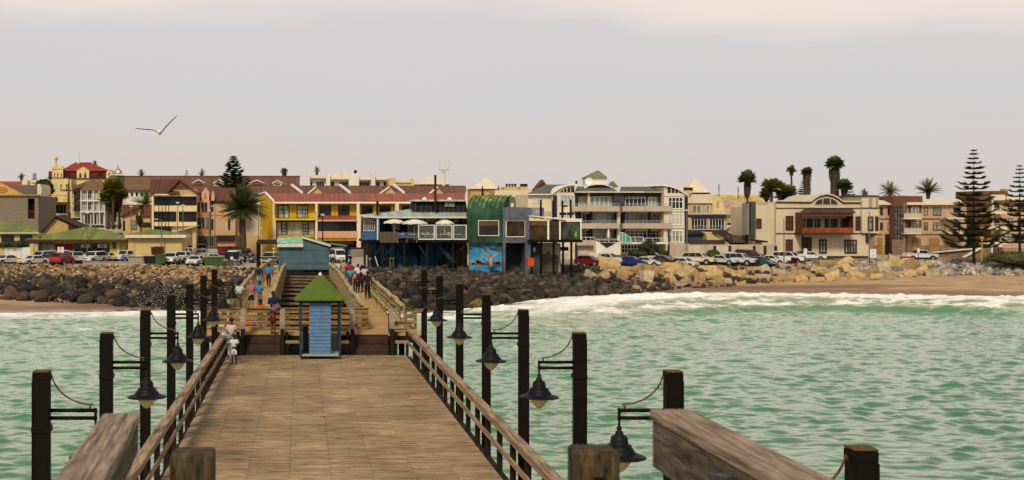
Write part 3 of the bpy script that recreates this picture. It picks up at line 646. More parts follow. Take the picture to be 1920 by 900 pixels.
def fan_palm(px, pyc, pyb, Y, rpx, label, tw=.25, skirt=1.5, mat=None, seed=1, n=46, name='fan_palm', top=None):
    X = wx(px, Y); zc = wz(pyc, Y); zb = wz(pyb, Y); s = rpx*Y/F; rs = random.Random(seed); h = zc-zb
    r = empty(name, (X, Y, zb), label, 'palm tree')
    m = MB(); k = 7; m.tube([(.04*math.sin(2*i), 0, h*i/k) for i in range(k+1)], [tw*(1.2-.3*i/k) for i in range(k+1)], 9); m.build('trunk', bark, r, True)
    if skirt:
        m = MB(); L_ = skirt
        for i in range(160):
            a = rs.uniform(0, 6.28); z = h-rs.uniform(0, .75)*L_; ro = (tw+s*.30)*(1-.5*(h-z)/L_); p = Vector((math.cos(a)*ro*rs.uniform(.4, 1), math.sin(a)*ro*rs.uniform(.4, 1), z)); q = p+Vector((math.cos(a)*.12, math.sin(a)*.12, -L_*rs.uniform(.25, .45))); t = Vector((-math.sin(a), math.cos(a), 0))*rs.uniform(.08, .2)
            m.add([p-t, p+t, q], [(0,1,2)])
        m.build('dead_fronds', thatch, r)
    m = MB()
    for i in range(n):
        az = rs.uniform(0, 6.283); el = math.asin(rs.uniform(-.45, 1)); fan(m, rs, (0, 0, h), az, el, s*rs.uniform(.3, .68), s*rs.uniform(.42, .6))
    m.build('crown', mat or leafd, r); return r
def norfolk(px, pyt, pyb, Y, rpx, label, seed=1, tiers=26, dense=1.0, y0f=.12, name='norfolk_pine', prof=None):
    X = wx(px, Y); zt = wz(pyt, Y); zb = wz(pyb, Y); h = zt-zb; s = rpx*Y/F; rs = random.Random(seed); r = empty(name, (X, Y, zb), label, 'conifer')
    m = MB(); m.tube([(0,0,h*i/8) for i in range(9)], [max(.03, h*.014*(1-i/8.2)) for i in range(9)], 8); m.build('trunk', M('conifer trunk', (.035,.025,.02), .95, .3, 3), r, True)
    m = MB()
    for t in range(tiers):
        f = t/(tiers-1); f = 1-(1-f)**1.12; z = h*(y0f+(.985-y0f)*f); L0 = s*(1-f)**.8*rs.uniform(.86, 1.06)+.12
        if prof: L0 *= prof(f)
        nb = rs.choice((5,6)); z += rs.uniform(-.12,.12)*L0*.3; a0 = rs.uniform(0, 6.28)
        for bnum in range(nb):
            az = a0+bnum*6.283/nb+rs.uniform(-.15, .15); ln = L0*rs.uniform(.62, 1.12); k = max(3, int(ln/.22)); p0 = Vector((0,0,z)); dx, dy = math.cos(az), math.sin(az); sd = Vector((-dy, dx, 0)); prev = p0
            for i in range(1, k+1):
                u = i/k; q = Vector((dx*ln*u, dy*ln*u, z-.10*ln*math.sin(u*2.2)+.24*ln*u**3)); w = (.22+.10*ln*(1-abs(u-.55)*1.4))*dense
                for s_ in (-1, 1):
                    for e in range(4):
                        a = prev+(q-prev)*rs.random(); tip = a+sd*s_*w*rs.uniform(.6, 1.1)+Vector((dx,dy,0))*w*.55+Vector((0,0,rs.uniform(-.04,.14))); m.add([a+Vector((0,0,-.08)), a+Vector((dx,dy,0))*.2+Vector((0,0,.07)), tip], [(0,1,2)])
                m.add([prev+Vector((0,0,-.06)), q+Vector((0,0,-.05)), q+Vector((0,0,.09)), prev+Vector((0,0,.05))], [(0,1,2,3)]); prev = q
    m.build('crown', pineleaf, r)
def clumps(m, rs, c, rad, n, sz):
    for i in range(n):
        v = Vector([rs.gauss(0,1) for _ in range(3)]).normalized(); rr_ = rs.uniform(.55, 1.0)**.5*(1+.28*mnoise.noise(v*2.2+Vector((c[0],c[1],3)))); p = Vector(c)+Vector((v.x*rad[0], v.y*rad[1], v.z*rad[2]))*rr_
        a = Vector([rs.gauss(0,1) for _ in range(3)]).normalized()*sz*rs.uniform(.6,1.3); b = a.cross(v).normalized()*sz*.6; m.add([p-a, p+b, p+a, p-b], [(0,1,2,3)])
def bush(px, pyt, pyb, Y, wpx, label, seed=1, n=900, mat=None, cat='bush', name='bush', trunk=True, sz=.14, group=None):
    X = wx(px, Y); z0 = wz(pyb, Y); z1 = wz(pyt, Y); rs = random.Random(seed); w = wpx*Y/F/2; h = z1-z0; r = empty(name, (X, Y, z0), label, cat, group)
    if trunk: m = MB(); m.tube([(0,0,-.2),(0.05,0,h*.3),(0,0,h*.6)], [.12,.09,.05], 6); m.build('trunk', bark, r, True)
    m = MB(); clumps(m, rs, (0,0,h*.55), (w, w*.8, h*.48), n, sz)
    for i in range(4): clumps(m, rs, (rs.uniform(-.6,.6)*w, rs.uniform(-.5,.5)*w, h*rs.uniform(.3,.7)), (w*.5, w*.5, h*.35), n//6, sz)
    m.build('crown', mat or bushleaf, r)
# ---- vehicles ----
def wheelmesh():
    m = MB(); m.tube([(-.1,0,0),(.1,0,0)], .33, 16); a = m.mesh('tyre', rubber)
    m = MB(); m.tube([(-.108,0,0),(.108,0,0)], .21, 12); return a, m.mesh('rim', chrome)
TY, RIM = wheelmesh()
CT = {   # length, width, profile of lower body, cabin profile, wheel y positions, wheel scale
 'sedan': (4.5, 1.76, [(-2.25,.35),(-2.25,.62),(-2.1,.76),(-1.0,.92),(1.35,.97),(2.15,.92),(2.25,.62),(2.22,.35)], [(-1.05,.90),(-.35,1.40),(.65,1.44),(1.55,.95)], (-1.35,1.35), .95),
 'hatch': (3.9, 1.70, [(-1.95,.35),(-1.95,.62),(-1.8,.78),(-.95,.95),(1.8,1.0),(1.95,.75),(1.92,.35)], [(-1.0,.93),(-.35,1.44),(1.2,1.47),(1.82,.98)], (-1.2,1.22), .93),
 'suv': (4.8, 1.92, [(-2.4,.45),(-2.4,.85),(-2.25,1.02),(-1.2,1.15),(2.3,1.2),(2.4,.9),(2.38,.45)], [(-1.2,1.13),(-.55,1.78),(1.95,1.83),(2.32,1.18)], (-1.45,1.42), 1.12),
 'pickup': (5.2, 1.86, [(-2.6,.48),(-2.6,.88),(-2.45,1.05),(-1.3,1.14),(2.5,1.14),(2.6,1.1),(2.6,.5)], [(-1.28,1.12),(-.62,1.74),(.55,1.76),(.92,1.14)], (-1.62,1.6), 1.1),
 'van': (4.9, 1.86, [(-2.45,.4),(-2.45,.8),(-2.3,1.02),(-1.9,1.12),(2.4,1.12),(2.45,.8),(2.42,.4)], [(-1.95,1.1),(-1.15,1.95),(.2,2.08),(2.2,2.05),(2.4,1.1)], (-1.5,1.5), 1.0)}
CAR = {}
hlmat = M('headlight', (.55,.56,.55), .15, .1); tlmat = M('tail light', (.35,.015,.01), .3, .1); plmat = M('number plate', (.62,.50,.08), .5, .05); trimm = M('black trim', (.02,.02,.022), .5, .2)
def carmeshes(t):
    if t in CAR: return CAR[t]
    Lg, W, low, cab, wy, ws = CT[t]; h = W/2; P = {}; m = MB()
    def slab(prof, fw):
        n = len(prof); vs = []
        for s in (-1, 1):
            for y, z in prof: vs.append((s*h*fw(y, z), y, z))
        m.add(vs, [tuple(range(n))[::-1], tuple(range(n, 2*n))]+[(i, (i+1) % n, n+(i+1) % n, n+i) for i in range(n)])
    slab(low, lambda y, z: (1.0 if z > .5 and z < .95 else .95)*(.93 if abs(y) > Lg/2-.2 else 1))
    zb = cab[0][1]; zt = max(z for y, z in cab)
    fw = lambda y, z: .93-.17*(z-zb)/(zt-zb)
    slab(cab, fw)
    if t == 'pickup': m.box(-h, -h+.08, .95, 2.55, 1.1, 1.2); m.box(h-.08, h, .95, 2.55, 1.1, 1.2); m.box(-h, h, 2.5, 2.58, 1.1, 1.2)
    P['body'] = m.mesh('body', paint, bevel=.035)
    m = MB()
    for s in (-1, 1):       # side glass in two or three panes
        yA, zA = cab[0]; yB, zB = cab[1]; yC, zC = cab[-2]; yD, zD = cab[-1]; k = 3 if t in ('suv', 'van') else 2; z0 = zb+.06; z1 = zt-.09
        def yf(z): return yA+(yB-yA)*(z-zA)/(zB-zA)+.12
        def yr(z): return yD+(yC-yD)*(z-zD)/(zC-zD)-.12
        for i in range(k):
            a, b = i/k, (i+1)/k; q = []
            for z, f in ((z0, a), (z0, b), (z1, b), (z1, a)):
                y = yf(z)+(yr(z)-yf(z))*f+(.035 if f == a and i else 0); q.append((s*(h*fw(y, z)+.012), y, z))
            q2 = [(x-s*.03, y, z) for x, y, z in q]; m.add(q+q2, [(0,1,2,3),(4,7,6,5),(0,4,5,1),(1,5,6,2),(2,6,7,3),(3,7,4,0)])
    P['side_window'] = m.mesh('side_window', glass)
    def wind(a, b, nm, sg):
        (ya, za), (yb, zb2) = a, b; m = MB(); q = []
        for f, s in ((.1,-1),(.1,1),(.9,1),(.9,-1)):
            y = ya+(yb-ya)*f; z = za+(zb2-za)*f; q.append((s*(h*fw(y, z)-.07), y+sg*.012, z+.01))
        m.add(q+[(x, y-sg*.03, z-.01) for x, y, z in q], [(0,1,2,3),(4,7,6,5),(0,4,5,1),(1,5,6,2),(2,6,7,3),(3,7,4,0)]); P[nm] = m.mesh(nm, glass)
    wind(cab[0], cab[1], 'windscreen', -1); wind(cab[-1], cab[-2], 'rear_window', 1)
    zl = low[1][1]; e = Lg/2
    m = MB(); m.box(-.17, .17, -.02, .03, -.06, .09); P['headlight'] = m.mesh('headlight', hlmat, bevel=.015)
    m = MB(); m.box(-.1, .1, -.02, .03, -.1, .12); P['tail_light'] = m.mesh('tail_light', tlmat, bevel=.015)
    m = MB(); m.box(-.26, .26, -.015, .01, 0, .12); P['number_plate'] = m.mesh('number_plate', plmat)
    m = MB(); m.box(-h*.45, h*.45, -e-.02, -e+.03, zl-.1, zl+.04); m.box(-h*.8, h*.8, -e-.025, -e+.05, low[0][1]-.03, low[0][1]+.08); m.box(-h*.9, h*.9, e-.06, e+.02, low[0][1]-.03, low[0][1]+.08); P['grille'] = m.mesh('grille', trimm)
    m = MB(); m.box(-.1, .1, -.06, .06, -.07, .07); P['mirror'] = m.mesh('mirror', paint, bevel=.02)
    m = MB()
    for y in wy:
        for s in (-1, 1): m.tube([(s*(h-.2), y, .36*ws), (s*(h+.006), y, .36*ws)], .42*ws, 14)
    m.box(-h+.1, h-.1, -e+.2, e-.2, .22, .5); P['arches'] = m.mesh('arches', trimm)
    CAR[t] = P; return P
def car(t, px, pyb, ang, col, label, name=None, cat=None, z=None, group='cars parked along the sea front', Y=None, canopy=False, plate=True, sc=1.0):
    if Y is None: Y = F*6.3/(pyb-HZ)
    X = wx(px, Y); zz = gz(X, Y) if z is None else z
    r = empty(name or {'sedan':'sedan_car','hatch':'hatchback_car','suv':'off_road_car','pickup':'pickup_truck','van':'minibus'}[t], (X, Y, zz), label, cat or {'pickup':'pickup truck','van':'van'}.get(t, 'car'), group, R(ang)); r.scale = (sc,)*3
    P = carmeshes(t); Lg, W, low, cab, wy, ws = CT[t]; h = W/2; e = Lg/2; zl = low[1][1]
    bd = link('body', P['body'], r, col)
    for k in ('side_window', 'windscreen', 'rear_window', 'grille', 'arches'): link(k, P[k], r, col)
    for s in (-1, 1):
        link('headlight', P['headlight'], r, col, (s*(h-.26), -e, zl+.02)); link('tail_light', P['tail_light'], r, col, (s*(h-.18), e-.01, low[-2][1]-.02)); link('mirror', P['mirror'], r, col, (s*(h+.07), cab[0][0]+.25, cab[0][1]+.06))
        for y in wy: w_ = link('wheel', TY, r, col, (s*(h-.08), y, .33*ws)); w_.scale = (1, ws, ws); q = link('rim', RIM, w_, col)
    if plate: link('number_plate', P['number_plate'], r, col, (0, -e-.03, low[0][1]+.09))
    if canopy: m = MB(); m.box(-h*.9, h*.9, .97, 2.5, 1.15, 1.72); m.build('canopy', paint, r, bevel=.05, col=canopy if isinstance(canopy, tuple) else col)
    return r
# ---- people ----
def skinmesh(J, E, root):
    b = bmesh.new(); ly = b.verts.layers.skin.verify(); V = {}
    for k, (p, rd) in J.items(): v = b.verts.new(p); v[ly].radius = rd if isinstance(rd, tuple) else (rd, rd); v[ly].use_root = (k == root); V[k] = v
    for a, c in E: b.edges.new((V[a], V[c]))
    me = bpy.data.meshes.new('tmp'); b.to_mesh(me); b.free(); o = bpy.data.objects.new('tmp', me); COL.objects.link(o)
    sk = o.modifiers.new('s', 'SKIN'); sk.use_smooth_shade = True; ss = o.modifiers.new('d', 'SUBSURF'); ss.levels = 1; ss.render_levels = 1; return o
TMP = []
def joints(P):          # P: pose dict
    hipz = P.get('hip', .92); lean = P.get('lean', 0); side = P.get('side', 0); hy_ = P.get('hipy', 0)
    def sp(d, x=0, f=0): return Vector((x+side*d, hy_-math.sin(lean)*d-f*math.cos(lean), hipz+math.cos(lean)*d-f*math.sin(lean)*.0))
    J = {'pelvis': (sp(0), (.135,.10)), 'waist': (sp(.17), (.12,.09)), 'chest': (sp(.38), (.15,.105)), 'neck': (sp(.53), .055), 'chin': (sp(.60, f=.01), .065), 'head': (sp(.70, f=.01), (.078,.092)), 'crown': (sp(.78, f=0), .062)}
    if 'headf' in P:
        for k, dz in (('chin', .02), ('head', .08), ('crown', .14)): q = J[k][0]; J[k] = (q+Vector((0, -P['headf']*(.5 if k == 'chin' else 1), -P.get('headd', 0))), J[k][1])
    for s, n in ((-1, 'l'), (1, 'r')):
        J['sh'+n] = (sp(.47, s*.185), .055); aw = P.get('arm'+n, [(s*.05, .01, -.27), (s*.045, -.05, -.51)])
        sh = J['sh'+n][0]; J['el'+n] = (sh+Vector(aw[0]), .042); J['wr'+n] = (sh+Vector(aw[1]), .028)
        d = (J['wr'+n][0]-J['el'+n][0]).normalized(); J['ha'+n] = (J['wr'+n][0]+d*.08, (.034,.018))
        px_ = d.cross(Vector((0,1,0))).normalized() if abs(d.y) < .9 else Vector((1,0,0))
        for k in range(4): J['f%d' % k+n] = (J['ha'+n][0]+px_*(k-1.5)*.017+d*(.072+.01*(k in (1,2))), .009)
        J['th'+n] = (J['wr'+n][0]+d*.07+px_*s*.05, .010)
        lg = P.get('leg'+n, [(s*.11, 0, .48), (s*.12, .02, .07)]); J['hip'+n] = (J['pelvis'][0]+Vector((s*.085, 0, -.06)), .085)
        J['kn'+n] = (Vector(lg[0]), .055); J['an'+n] = (Vector(lg[1]), .038); f = P.get('foot', (0, -.13)); J['to'+n] = (Vector(lg[1])+Vector((f[0], f[1], -.035)), .034)
    return J
BE = [('pelvis','waist'),('waist','chest'),('chest','neck'),('neck','chin'),('chin','head'),('head','crown')]
for n in 'lr': BE += [('chest','sh'+n),('sh'+n,'el'+n),('el'+n,'wr'+n),('wr'+n,'ha'+n),('wr'+n,'th'+n),('pelvis','hip'+n),('hip'+n,'kn'+n),('kn'+n,'an'+n),('an'+n,'to'+n)]+[('ha'+n,'f%d' % k+n) for k in range(4)]
POSES = {
 'stand': {}, 'arms': {'arml': [(-.08,-.05,-.26),(-.02,-.24,-.22)], 'armr': [(.08,-.05,-.26),(.02,-.24,-.22)]},
 'walk': {'legl': [(-.10,-.14,.50),(-.10,-.20,.08)], 'legr': [(.10,.02,.47),(.10,.30,.12)], 'arml': [(-.07,.1,-.26),(-.08,.05,-.5)], 'armr': [(.07,-.1,-.26),(.08,-.24,-.46)]},
 'walk2': {'legl': [(-.10,.04,.47),(-.10,.26,.12)], 'legr': [(.10,-.12,.50),(.10,-.16,.08)], 'arml': [(-.09,-.08,-.26),(-.08,-.22,-.45)], 'armr': [(.09,.1,-.26),(.10,.06,-.5)]},
 'bend': {'lean': R(64), 'hip': .95, 'hipy': .12, 'headf': .02, 'headd': .10, 'arml': [(-.06,-.05,-.27),(-.04,-.20,-.42)], 'armr': [(.06,-.05,-.27),(.04,-.20,-.42)], 'legl': [(-.10,.10,.50),(-.10,.16,.07)], 'legr': [(.12,.06,.49),(.14,.0,.07)]},
 'lean': {'lean': R(33), 'hip': .93, 'hipy': .1, 'headf': .05, 'headd': .03, 'arml': [(-.05,-.16,-.22),(.02,-.40,-.20)], 'armr': [(.05,-.16,-.22),(-.02,-.40,-.20)]},
 'sit': {'hip': .46, 'legl': [(-.13,-.44,.47),(-.13,-.42,.07)], 'legr': [(.13,-.44,.47),(.13,-.42,.07)], 'lean': R(8), 'arml': [(-.06,-.08,-.24),(.0,-.3,-.30)], 'armr': [(.06,-.08,-.24),(0,-.3,-.30)]}}
SLV = {}
def posemeshes(pose, long_sl, bottom):
    key = (pose, long_sl, bottom)
    if key in SLV: return SLV[key]
    J = joints(POSES[pose]); out = {}
    if (pose,) not in SLV: SLV[(pose,)] = skinmesh(J, BE, 'pelvis')
    out['body'] = SLV[(pose,)]
    g = lambda k, d: (J[k][0], (J[k][1][0]+d, J[k][1][1]+d) if isinstance(J[k][1], tuple) else J[k][1]+d)
    S = {'waist': g('waist', .03), 'chest': g('chest', .022), 'nk': (J['chest'][0].lerp(J['neck'][0], .7), .085), 'hp': (J['pelvis'][0].lerp(J['waist'][0], .25), (.155,.12))}; SE = [('hp','waist'),('waist','chest'),('chest','nk')]
    for n in 'lr':
        S['sh'+n] = g('sh'+n, .022); e = g('el'+n, .02) if long_sl else (J['sh'+n][0].lerp(J['el'+n][0], .75), .062); S['el'+n] = e; SE += [('chest','sh'+n),('sh'+n,'el'+n)]
        if long_sl: S['wr'+n] = (J['el'+n][0].lerp(J['wr'+n][0], .95), .043); SE.append(('el'+n,'wr'+n))
    out['shirt'] = skinmesh(S, SE, 'chest')
    T = {'pelvis': g('pelvis', .02), 'w': (J['pelvis'][0].lerp(J['waist'][0], .4), (.135,.11))}; TE = [('pelvis','w')]
    if bottom == 'skirt':
        kn = (J['knl'][0]+J['knr'][0])/2; T['k'] = (kn, (.20,.17)); T['m'] = (J['pelvis'][0].lerp(kn, .5), (.19,.15)); TE += [('pelvis','m'),('m','k')]
    else:
        for n in 'lr':
            T['hip'+n] = g('hip'+n, .022); TE.append(('pelvis','hip'+n))
            if bottom == 'shorts': T['kn'+n] = (J['hip'+n][0].lerp(J['kn'+n][0], .85), .085); TE.append(('hip'+n,'kn'+n))
            else: T['kn'+n] = g('kn'+n, .02); T['an'+n] = g('an'+n, .022); TE += [('hip'+n,'kn'+n),('kn'+n,'an'+n)]
    out['trousers'] = skinmesh(T, TE, 'pelvis')
    hd = J['head'][0]
    m = MB(); c = hd+Vector((0,.018,.03)); m.ball(c, (.092,.10,.098), 12, 8); out['hair'] = m.mesh('hair', cloth, True)
    m = MB(); m.ball(hd+Vector((0,-.092,-.01)), (.014,.02,.024), 6, 4); out['nose'] = m.mesh('nose', skin, True)
    m = MB()
    for n in 'lr':
        a = J['an'+n][0]; t = J['to'+n][0]; d = (t-a); d.z = 0; m.beam(a+Vector((0,0,-.035))-d.normalized()*.05, t+Vector((0,0,.0))+d.normalized()*.04, .10, .07)
    out['shoes'] = m.mesh('shoes', cloth, bevel=.02); out['J'] = J
    SLV[key] = out; return out
PEOPLE = []
SK = {'d': (.045,.022,.012), 'm': (.10,.05,.028), 'l': (.38,.22,.14)}
def person(px, Y, z, ang, pose, h, sk, shirt, bottomc, label, long_sl=False, bottom='trousers', hair=(.012,.01,.01), shoes=(.03,.03,.03), hat=None, bag=None, group=None, X=None):
    X = wx(px, Y) if X is None else X
    r = empty('person', (X, Y, z), label, 'person', group, R(ang)); s = h/1.75; r.scale = (s,)*3
    PEOPLE.append((r, pose, long_sl, bottom, SK[sk], shirt, bottomc, hair, shoes, hat, bag)); posemeshes(pose, long_sl, bottom); return r
def finish_people():
    dg = bpy.context.evaluated_depsgraph_get(); tmp = set(); res = {}
    for k, v in list(SLV.items()):
        if not isinstance(v, dict): res[k] = v
    def ev(o, mat, nm):
        if o.name in res: return res[o.name]
        me = bpy.data.meshes.new_from_object(o.evaluated_get(dg)); me.name = nm; me.materials.clear(); me.materials.append(mat); res[o.name] = me; tmp.add(o); return me
    for r, pose, ls, bt, sk, sh, bc, hair, shoes, hat, bag in PEOPLE:
        P = posemeshes(pose, ls, bt); b = link('body', ev(P['body'], skin, 'body'), r, sk)
        link('shirt', ev(P['shirt'], cloth, 'shirt'), r, sh); link('skirt' if bt == 'skirt' else bt, ev(P['trousers'], cloth, bt), r, bc)
        link('nose', P['nose'], b, sk); link('shoes', P['shoes'], r, shoes); link('hat' if hat else 'hair', P['hair'], r, hat or hair)
        if bag:
            c = P['J']['chest'][0]; m = MB(); m.ball((c.x, c.y+.17, c.z-.08), (.14,.10,.20), 8, 6); m.build('backpack', cloth, r, True, col=bag)
    for o in tmp: bpy.data.objects.remove(o)
# ================= buildings =================
class B:
    def __init__(s, name, label, px, Y, cat='building', pyb=None, group=None):
        s.Y = Y; s.X = wx(px, Y); s.Z = gz(s.X, Y) if pyb is None else wz(pyb, Y); s.r = empty(name, (s.X, Y, s.Z), label, cat, group)
    def x(s, p, d=0): return (p-VX)*(s.Y+d)/F-s.X
    def z(s, p, d=0): return EYE-(p-HZ)*(s.Y+d)/F-s.Z
    def put(s, mb, part, mat, parent=None, **k): return mb.build(part, mat, parent or s.r, **k)
    def box(s, part, p0, p1, q0, q1, d0, d1, mat, parent=None, bev=0):      # pixel rectangle of the front face, depths behind the facade plane
        m = MB(); zb = -1.5 if q1 is None else s.z(q1, d0); m.box(s.x(p0,d0), s.x(p1,d0), d0, d1, s.z(q0,d0), zb); return s.put(m, part, mat, parent, bevel=bev)
    def poly(s, part, pts, d0, d1, mat, parent=None):
        m = MB(); m.prism([(s.x(p,d0), s.z(q,d0)) for p, q in pts], 1, d0, d1); return s.put(m, part, mat, parent)
    def slope(s, part, p0, p1, qe, qr, d0, d1, mat, p0r=None, p1r=None, th=.15, parent=None):   # mono-pitch: eave line at depth d0, ridge at depth d1
        p0r = p0 if p0r is None else p0r; p1r = p1 if p1r is None else p1r; m = MB()
        a, b, c, d = (s.x(p0,d0),d0,s.z(qe,d0)), (s.x(p1,d0),d0,s.z(qe,d0)), (s.x(p1r,d1),d1,s.z(qr,d1)), (s.x(p0r,d1),d1,s.z(qr,d1))
        m.hexa([(v[0],v[1],v[2]-th) for v in (a,b,c,d)]+[a,b,c,d]); return s.put(m, part, mat, parent)
    def hip(s, part, p0, p1, qe, r0, r1, qr, d0, d1, mat, parent=None):     # hip roof: eaves rectangle, ridge between r0..r1 at mid depth
        m = MB(); dm = (d0+d1)/2; ze = s.z(qe,d0); zr = s.z(qr,dm); X0, X1 = s.x(p0,d0), s.x(p1,d0)
        m.add([(X0,d0,ze),(X1,d0,ze),(X1,d1,ze),(X0,d1,ze),(s.x(r0,dm),dm,zr),(s.x(r1,dm),dm,zr)], [(0,1,5,4),(1,2,5),(2,3,4,5),(3,0,4),(0,3,2,1)])
        return s.put(m, part, mat, parent)
    def win(s, p0, p1, q0, q1, nx=2, ny=1, fr=None, gl=None, d=0, fw=.07, part='window', parent=None, arch=False, dep=.10, split=None):
        fr = fr or white; gl = gl or glass; X0, X1, Z0, Z1 = s.x(p0,d), s.x(p1,d), s.z(q1,d), s.z(q0,d); m = MB()
        xs_ = [X0+(X1-X0)*i/nx for i in range(nx+1)]
        if arch:
            R_ = (X1-X0)/2; cx = (X0+X1)/2; zc = Z1-R_; k = 10
            arc = [(cx+R_*math.cos(math.pi*i/k), zc+R_*math.sin(math.pi*i/k)) for i in range(k+1)]
            for (xa,za),(xb,zb) in zip([(X1,Z0)]+arc, arc+[(X0,Z0)]): m.beam((xa,d-dep/2,za),(xb,d-dep/2,zb), dep, fw)
            for x_ in xs_[1:-1]: m.box(x_-fw*.35, x_+fw*.35, d-dep*.8, d-.012, Z0, Z1-.05)
            m.box(X0, X1, d-dep*.7, d-.014, zc-fw*.3, zc+fw*.3)
        else:
            m.box(X0-fw*.5, X1+fw*.5, d-dep, d-.01, Z1-fw*.5, Z1+fw*.5); m.box(X0-fw*.5, X1+fw*.5, d-dep-.03, d-.01, Z0-fw*.7, Z0+fw*.4)
            for i, x_ in enumerate(xs_): e = fw*.5 if i in (0, nx) else fw*.38; m.box(x_-e, x_+e, d-dep+.012*(i not in (0,nx)), d-.012, Z0+fw*.4, Z1-fw*.5)
            for j in range(1, ny):
                z_ = Z0+(Z1-Z0)*(split if (split and ny == 2) else j/ny)
                for i in range(nx): m.box(xs_[i]+fw*.5, xs_[i+1]-fw*.5, d-dep+.02, d-.012, z_-fw*.3, z_+fw*.3)
        w_ = s.put(m, part, fr, parent); m = MB()
        if arch: m.prism([(X0,Z0),(X1,Z0)]+arc, 1, d-.02, d-.004)
        else: m.box(X0, X1, d-.03, d-.004, Z0, Z1)
        s.put(m, 'pane', gl, w_); return w_
    def rail(s, p0, p1, q0, q1, d, mat, n=None, part='railing', gl=None, parent=None, side=0):
        X0, X1, Z0, Z1 = s.x(p0,d), s.x(p1,d), s.z(q1,d), s.z(q0,d); m = MB(); m.box(X0, X1, d-.03, d+.03, Z1-.06, Z1); m.box(X0, X1, d-.02, d+.02, Z0, Z0+.05); n = n or max(2, int((X1-X0)/.45))
        for i in range(n+1): x_ = X0+(X1-X0)*i/n; m.box(x_-.022, x_+.022, d-.022, d+.022, Z0+.05, Z1-.06)
        o = s.put(m, part, mat, parent)
        if gl: m = MB(); m.box(X0+.03, X1-.03, d+.031, d+.045, Z0+.06, Z1-.07); s.put(m, 'pane', gl, o)
        return o
yelw = M('yellow plaster', (.52,.335,.018), .85, .12, .5, streak=.35)
pinkroof = M('pink red roof sheet', (.30,.095,.065), .7, .2, .8, pat=(0,.35,.1,.25), streak=.2)
brownroof = M('brown roof tiles', (.165,.082,.055), .85, .25, 1.2, pat=(0,.3,.12,.3)); burg = M('burgundy roof sheet', (.15,.055,.04), .7, .2, .8, pat=(0,.4,.1,.35))
tanroof = M('tan brown roof tiles', (.17,.10,.055), .85, .25, .7); greyroof = M('grey green roof tiles', (.12,.12,.095), .85, .2, .8); darkroof = M('dark roof tiles', (.045,.033,.028), .85, .25, .8)
redroof = M('red roof tiles', (.26,.045,.028), .75, .2, .7, streak=.2); lime = M('olive green roof sheet', (.17,.20,.055), .7, .2, .6, pat=(0,.45,.08,.25), streak=.35)
tanw = M('tan plaster', (.45,.32,.16), .85, .12, .5, streak=.3); peach = M('peach plaster', (.46,.30,.17), .85, .12, .5, streak=.3); terra = M('terracotta plaster', (.36,.15,.075), .85, .15, .8)
butter = M('butter yellow plaster', (.56,.44,.19), .85, .12, .4, streak=.5); creamw = M('pale cream plaster', (.58,.51,.37), .85, .08, .4, streak=.3); lightw = M('off white plaster', (.60,.57,.50), .8, .08, .4, streak=.3)
pinkt = M('pinkish tan plaster', (.40,.275,.18), .85, .12, .5, streak=.35); brownw = M('brown plaster', (.13,.06,.035), .85, .15, .6); greyw = M('grey brown plaster', (.27,.245,.21), .85, .1, .4, streak=.35)
taupe = M('taupe balcony plaster', (.40,.325,.25), .85, .1, .5, streak=.3); navyp = M('navy paint', (.022,.028,.055), .7, .15); greyblue = M('slate blue render', (.075,.092,.125), .8, .25, .8, streak=.4, col2=(.11,.125,.15)); bluebd = M('blue weatherboard', (.055,.12,.235), .7, .15, 1.5, pat=(2,.2,.12,.5), streak=.2)
dkgrey = M('dark grey cladding', (.07,.06,.052), .85, .15, 1, pat=(2,.3,.1,.5)); stonew = brickmat('stone wall', (.18,.115,.08), (.27,.18,.13), (.10,.07,.05), .5, .3); blockw = brickmat('concrete block wall', (.20,.165,.125), (.25,.205,.155), (.13,.105,.08), .45, .22)
umb = M('umbrella canvas', (.70,.66,.60), .8, .08); brframe = M('dark brown frame', (.035,.015,.010), .6, .2); palew = M('pale green sheet roof', (.36,.43,.38), .55, .2, .9, streak=.3, pat=(0,.6,.05,.3))
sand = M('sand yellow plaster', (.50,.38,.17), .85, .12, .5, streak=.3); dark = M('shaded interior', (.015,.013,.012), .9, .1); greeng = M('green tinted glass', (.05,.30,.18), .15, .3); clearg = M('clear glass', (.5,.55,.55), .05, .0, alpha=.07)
rsb = random.Random(9)
# --- far left ---
b = B('unfinished_building', 'grey unplastered block building at the far left edge', 30, 195)
b.box('wall', -15, 52, 367, None, 0, 14, blockw); b.box('wall', 65, 72, 367, None, 0, 14, blockw); b.box('wall', 52, 65, 367, 372, 0, 14, blockw); b.box('wall', 52, 65, 410, None, .0, 14, blockw)
b.box('opening', 52, 65, 372, 410, 1.2, 1.5, dark); b.rail(52, 65, 395, 410, .15, rust, 5)
b.box('ring_beam', -15, 92, 364.5, 367, -.4, 1, M('timber form board', (.33,.22,.08), .8, .2))
b = B('gabled_shop', 'orange gabled shopfront with red oval sign behind the unfinished building', 20, 210)
b.poly('wall', [(-15,365),(-15,346),(2,343.5),(42,364),(42,380),(-15,380)], 0, 8, M('orange plaster', (.52,.29,.09), .85, .12, streak=.2)); b.poly('roof', [(3,343),(16,346),(70,347),(70,364),(43,364)], 1.0, 9, M('grey sheet roof', (.13,.115,.09), .8, .2))
m = MB(); X0, Z0 = b.x(2), b.z(356.5); m.tube([(X0+1.15*math.cos(a), -.05, Z0+.42*math.sin(a)) for a in [i*math.pi/12 for i in range(25)]], .05, 5, False)
for i in range(5): m.box(X0-.75+i*.33, X0-.55+i*.33, -.06, -.02, Z0-.13, Z0+.13)
b.put(m, 'oval_sign', redroof)
b.poly('end_wall', [(70,345),(75,345),(77.5,352),(77.5,380),(70,380)], 0, 8, creamw)
